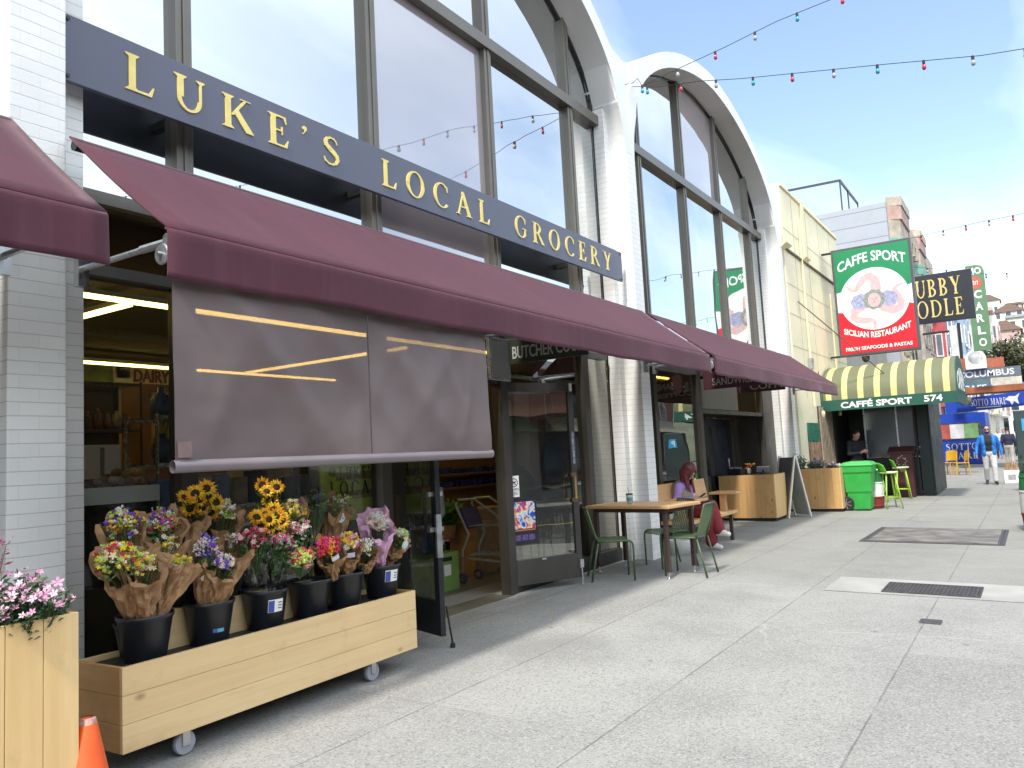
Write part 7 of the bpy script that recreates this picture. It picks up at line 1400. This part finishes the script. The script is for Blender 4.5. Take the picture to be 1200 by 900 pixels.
def town(label, x0, x1, y0, h, mat, trim, bays, floors, roofk=.35):
    t = thing('town_house', label, 'building', ((x0+x1)/2, y0+4, 0)); MB().box(x0, x1, y0, y0+10, 0, h).build('wall', mat, t); MB().box(x0-.1, x1+.1, y0-.45, y0+.3, h+.001, h+roofk).build('cornice', trim, t)
    w_ = (x1-x0)/bays
    for b in range(bays):
        xa = x0+w_*(b+.15); xb = x0+w_*(b+.85); m_ = MB(); m_.prism([(xa,y0-.001),(xa+.4,y0-.7),(xb-.4,y0-.7),(xb,y0-.001)], (0,0,3.2), (1,0,0), (0,1,0), h-3.6); m_.build('bay', mat, t)
        for f in range(floors):
            z = 3.7+(h-4.2)*f/floors; win(t, xa+.55, xb-.55, y0-.7, z, z+(h-4.2)/floors*.62, trim, PANE, .12)
            MB().box(xa+.3, xb-.3, y0-.82, y0-.765, z-.28, z-.12).build('sill', trim, t)
            p = MB(); d = Vector((.4, -.7, 0)).normalized(); p.obox((xa+.2, y0-.37, z+(h-4.2)/floors*.31), (.42, .07, (h-4.2)/floors*.6), (0, 0, math.atan2(-.7, .4))); w2 = p.build('side_window', trim, t)
            p = MB(); p.obox((xa+.2-.03, y0-.37-.02, z+(h-4.2)/floors*.31), (.26, .06, (h-4.2)/floors*.5), (0, 0, math.atan2(-.7, .4))); p.build('pane', PANE, w2)
    return t
LBLUE = M('slate_blue_boards', (.12,.21,.36), .7, .15, 2); BRICKR = M('red_painted_boards', (.42,.07,.08), .7, .15, 2); OFFW = M('off_white_boards', (.62,.61,.58), .7, .12, 2); GRYB = M('grey_boards', (.34,.36,.38), .7, .1, 2)
town('narrow red painted house between the ornate building and the blue house', 51.05, 54.6, 4.5, 8.9, BRICKR, OFFW, 1, 2)
town('slate blue house with white trimmed bay windows', 54.65, 63, 4.4, 10.2, LBLUE, WHITEP, 2, 3)
town('grey blue house with bay windows behind the green sign', 63.05, 72, 4.2, 10.6, M('pale_blue_boards', (.28,.38,.48), .7, .1, 2), WHITEP, 2, 3)
town('white house stepping out beyond the green sign', 72.05, 82, 3.6, 11.4, OFFW, GRYB, 2, 3); town('cream house farther along the far terrace', 82.05, 94, 3.2, 12.5, M('pale_cream_boards', (.58,.54,.44), .7, .1, 2), WHITEP, 2, 3)
town('tall white house at the end of the terrace', 94.05, 108, 2.9, 14.0, OFFW, M('rose_trim', (.5,.3,.28), .7), 3, 4)
# hillside houses
mb = MB(); mb.grid(lambda u, v: (120+160*u, -60+120*v, -1+34*u**.8+2*mnoise.noise(Vector((u*4, v*6, 0)))), 30, 30); struct(mb.build('hill', M('hill_ground', (.12,.13,.08), .9, .3, .3), smooth=True))
for i in range(26):
    u = .02+.9*(i//5)/5; x = 120+160*u; y = -14+7.0*(i % 5)+3.0*((i//5) % 2)+rnd.uniform(-1, 1); z = -1+34*u**.8-1; w_, h_ = rnd.uniform(4.5, 6.3), rnd.uniform(8, 12); colr = rnd.choice((OFFW, OFFW, WHITEP, GRYB, M('pale_cream_boards', (.58,.54,.44)), M('blush_boards', (.5,.36,.32), .7, .1, 2)))
    row, colm = i//5+1, i % 5+1
    names = ('lowest', 'second', 'third', 'fourth', 'fifth', 'top')
    t = thing('hill_house', 'small %s house on the hill at the end of the street' % ('pale',), 'building', (x, y, z), 0, 'houses on the far hill')
    MB().box(x, x+8, y-w_/2, y+w_/2, z, z+h_).build('wall', colr, t); m_ = MB(); m_.prism([(-w_/2-.3,0),(w_/2+.3,0),(w_/2*.2,1.6),(-w_/2*.2,1.6)] if i % 2 else [(-w_/2-.2,0),(w_/2+.2,0),(w_/2+.2,.5),(-w_/2-.2,.5)], (x-.3, y, z+h_+.001), (0,-1,0), (0,0,1), -8.4); m_.build('roof', rnd.choice((GRYB, M('brown_roof', (.2,.13,.1), .8))), t)
    for f in range(3):
        for k in range(3): winx(t, x-.001, y-w_/2+.5+w_*k/3, y-w_/2+.5+w_*k/3+w_*.19, z+2+2.8*f, z+3.7+2.8*f, WHITEP, PANE, .12)
# street tree
def tree(label, c, h, r, n):
    t = thing('street_tree', label, 'tree', c); c = Vector(c); m_ = MB(); m_.tube([c, c+Vector((.1,.05,h*.3)), c+Vector((.0,.1,h*.6)), c+Vector((.15,0,h*.85))], [.22,.17,.12,.04], 8); m_.build('trunk', M('bark', (.09,.065,.045), .9, .3, 8), t)
    for k in range(6): a = k*1.05; m_ = MB(); p = c+Vector((0,.05,h*(.4+.06*k))); m_.tube([p, p+Vector((math.cos(a)*r*.4, math.sin(a)*r*.4, h*.12)), p+Vector((math.cos(a)*r*.75, math.sin(a)*r*.75, h*.2))], [.09,.05,.02], 6); m_.build('limb', MATS['bark'], t)
    cl = [(Vector((rnd.gauss(0,r*.45), rnd.gauss(0,r*.45), h*.66+rnd.gauss(0,h*.12))), rnd.uniform(.22,.45)*r) for _ in range(26)]; m_ = MB()
    for i in range(n):
        q, rr = rnd.choice(cl); d = Vector((rnd.gauss(0,1), rnd.gauss(0,1), rnd.gauss(0,1))).normalized(); p = c+q+d*rr*rnd.uniform(.55, 1.05); nn = (d+Vector((rnd.gauss(0,.5), rnd.gauss(0,.5), rnd.gauss(0,.5)))).normalized(); u = nn.orthogonal().normalized(); v = nn.cross(u); s_ = rnd.uniform(.07,.16)
        m_.add([p-u*s_, p-v*s_*.6, p+u*s_, p+v*s_*.6], [(0,1,2,3)], m=rnd.choice((0,0,1,2)))
    m_.build('crown', [M('olive_crown', (.075,.085,.03), .7, .3, 3), M('dark_crown', (.035,.05,.02), .7, .3, 3), M('brown_crown', (.13,.09,.035), .7, .3, 3)], t, fix=False)
tree('brownish green street tree at the right edge, far down the street', (66, -.25, 0), 8.6, 2.6, 9000)
# ------------------------------------------------------------------ festoon lights across the street
BULBT, BULBR, BULBC = M('teal_bulb', (.02,.30,.36), .12, .1, spec=.8), M('red_bulb', (.5,.02,.05), .12, .1, spec=.8), M('clear_bulb', (.35,.35,.36), .1, .1, spec=.8)
def festoon(label, pts, end, nb, cols, s=1.0):
    t = thing('festoon_string', label, 'lights', pts[0], 0, 'festoon bulb strings over the street'); P = [Vector(p) for p in pts]; last = P[-1]; e = Vector(end)
    for k in range(1, 9): f = k/8; P.append(last.lerp(e, f)-Vector((0, 0, .35*math.sin(math.pi*f))))
    MB().tube(P, .0055*s, 5).build('cord', INK, t)
    # bulbs at even steps along the cord
    seg = [0]
    for a, b in zip(P, P[1:]): seg.append(seg[-1]+(b-a).length)
    for k in range(nb):
        d = .42+seg[-1]*.96*k/nb; i = max(j for j in range(len(seg)) if seg[j] <= d); i = min(i, len(P)-2); p = P[i].lerp(P[i+1], (d-seg[i])/max(1e-6, seg[i+1]-seg[i])); mt = cols[k % len(cols)]
        so_ = MB(); so_.lathe([(.016*s,-.055*s),(.02*s,-.05*s),(.02*s,0),(.008*s,.012*s)], p, 8); b_ = so_.build('lamp_socket', INK, t); m_ = MB(); m_.lathe([(.004*s,-.135*s),(.022*s,-.125*s),(.03*s,-.10*s),(.026*s,-.075*s),(.016*s,-.052*s)], p, 10); m_.build('bulb', mt, b_, smooth=True)
XA = 10.2
festoon('festoon string climbing from the pillar towards the top of the picture', [AX(p, q, XA) for p, q in ((727,100),(742,97),(747,92),(753,101),(765,95),(800,78),(850,55),(910,25),(972,0))], (10.4, -10, 8.6), 26, (BULBT, BULBC, BULBR, BULBC, BULBT, BULBR), .85)
festoon('flatter festoon string from the same pillar out to the right edge', [AX(p, q, 10.4) for p, q in ((728,101),(770,102),(820,95),(870,92),(930,86),(1040,75),(1150,65),(1200,57))], (10.6, -10, 7.6), 28, (BULBT, BULBR, BULBC, BULBT, BULBR, BULBC), .85)
festoon('farther festoon string above the black sign', [(26, 4.4, 7.3)]+[AX(p, q, 26) for p, q in ((1085,275),(1140,262),(1200,250))], (26, -10, 8.2), 24, (BULBC, BULBR), 1.2)
festoon('farthest festoon string beside the green sign', [(33, 4.4, 8.2)]+[AX(p, q, 33) for p, q in ((1085,314),(1150,321),(1200,319))], (33, -10, 7.8), 22, (BULBC, BULBT), 1.3)
# ------------------------------------------------------------------ the other side of the street (seen in the glass)
OPP = [(-46,-26,5.6,M('tan_facade',(.36,.29,.2),.8,.1,1)),(-25.9,-9,6.4,M('olive_facade',(.26,.27,.18),.8,.1,1)),(-8.9,6,5.9,M('brown_facade',(.34,.28,.22),.8,.1,1)),(6.1,22,6.8,M('grey_facade',(.27,.26,.24),.8,.1,1)),(22.1,38,6.0,M('sand_facade',(.33,.27,.19),.8,.1,1)),(38.1,60,6.6,M('dark_red_facade',(.2,.09,.07),.8,.1,1))]
for k, (x0, x1, h, mt) in enumerate(OPP):
    t = thing('building', ('tan', 'olive', 'brown', 'grey', 'sand coloured', 'dark red')[k]+' building across the street, seen only reflected in the shop glass', 'building', ((x0+x1)/2, -18, 0)); MB().box(x0, x1, -22, -14, 0, h).build('wall', mt, t); MB().box(x0, x1, -14.001, -13.6, h, h+.5).build('cornice', OFFW, t)
    n_ = int((x1-x0)/3.2)
    for i in range(n_):
        xx = x0+1+(x1-x0-1)*i/n_; o = MB().box(xx, xx+1.9, -14, -13.94, .4, 2.8).build('shopfront', DKFRAME, t); MB().box(xx+.1, xx+1.8, -13.939, -13.92, .6, 2.6).build('pane', PANE, o)
        for z in (3.7,): o = MB().box(xx+.3, xx+1.5, -14, -13.94, z, z+1.7).build('window', OFFW, t); MB().box(xx+.4, xx+1.4, -13.939, -13.92, z+.1, z+1.6).build('pane', PANE, o)
    MB().prism([(0,0),(0,.9),(1.1,0)], (x0+1, -13.93, 2.9), (0,1,0), (0,0,1), x1-x0-2).build('awning', M('opp_awning_%d' % (k % 3), ((.16,.07,.05),(.07,.12,.08),(.3,.27,.2))[k % 3], .8, .1), t)
def car(label, c, mat):
    t = thing('parked_car', label, 'car', c); x, y, z = c; L, W = 4.4, 1.75
    def sec(prof, half, m_): m_.prism(prof, (x, y+half, z), (1,0,0), (0,0,1), 2*half)
    m_ = MB(); sec([(-2.15,.28),(-2.2,.55),(-2.1,.80),(-1.5,.90),(1.1,.92),(1.95,.78),(2.2,.62),(2.2,.32),(2.0,.24),(-2.0,.24)], W/2, m_); m_.build('body', mat, t, bevel=.06)
    m_ = MB(); sec([(-1.75,.88),(-1.25,1.40),(-.2,1.46),(.5,1.38),(1.2,.90)], W/2-.10, m_); m_.build('cabin', M('car_glass', (.02,.025,.03), .05, 0, spec=.9), t, bevel=.05)
    m_ = MB(); sec([(-1.22,1.405),(-.2,1.475),(.46,1.40),(.4,1.44),(-.2,1.51),(-1.15,1.44)], W/2-.13, m_); m_.build('roof', mat, t)
    for wx_ in (-1.4, 1.35):
        for s in (-1, 1):
            wl = MB().lathe([(.2,-.1),(.31,-.1),(.33,-.07),(.33,.07),(.31,.1),(.2,.1)], (x+wx_, y+s*(W/2-.06), z+.33), 20, Matrix.Rotation(R(90), 3, 'X')).build('wheel', INK, t); MB().lathe([(.19,-.105),(.19,.105)], (x+wx_, y+s*(W/2-.06), z+.33), 14, Matrix.Rotation(R(90), 3, 'X')).build('rim', ALU, wl)
    for s in (-.6, .6): MB().obox((x-2.19, y+s, z+.66), (.05,.3,.12)).build('headlight', LABELW, t); MB().obox((x+2.12, y+s, z+.68), (.05,.3,.12)).build('tail_light', BULBR, t)
# 
car('silver parked car, seen only reflected in the door glass', (5.5, -2.1, -.15), M('silver_paint', (.45,.46,.47), .25, .03, metal=.6)); car('white parked car, seen only reflected in the shop glass', (-.3, -2.4, -.15), M('white_car_paint', (.7,.7,.7), .25, .02)); car('charcoal parked car farther along the kerb, seen only reflected in the glass', (17, -2.1, -.15), M('charcoal_paint', (.05,.05,.055), .25, .03))
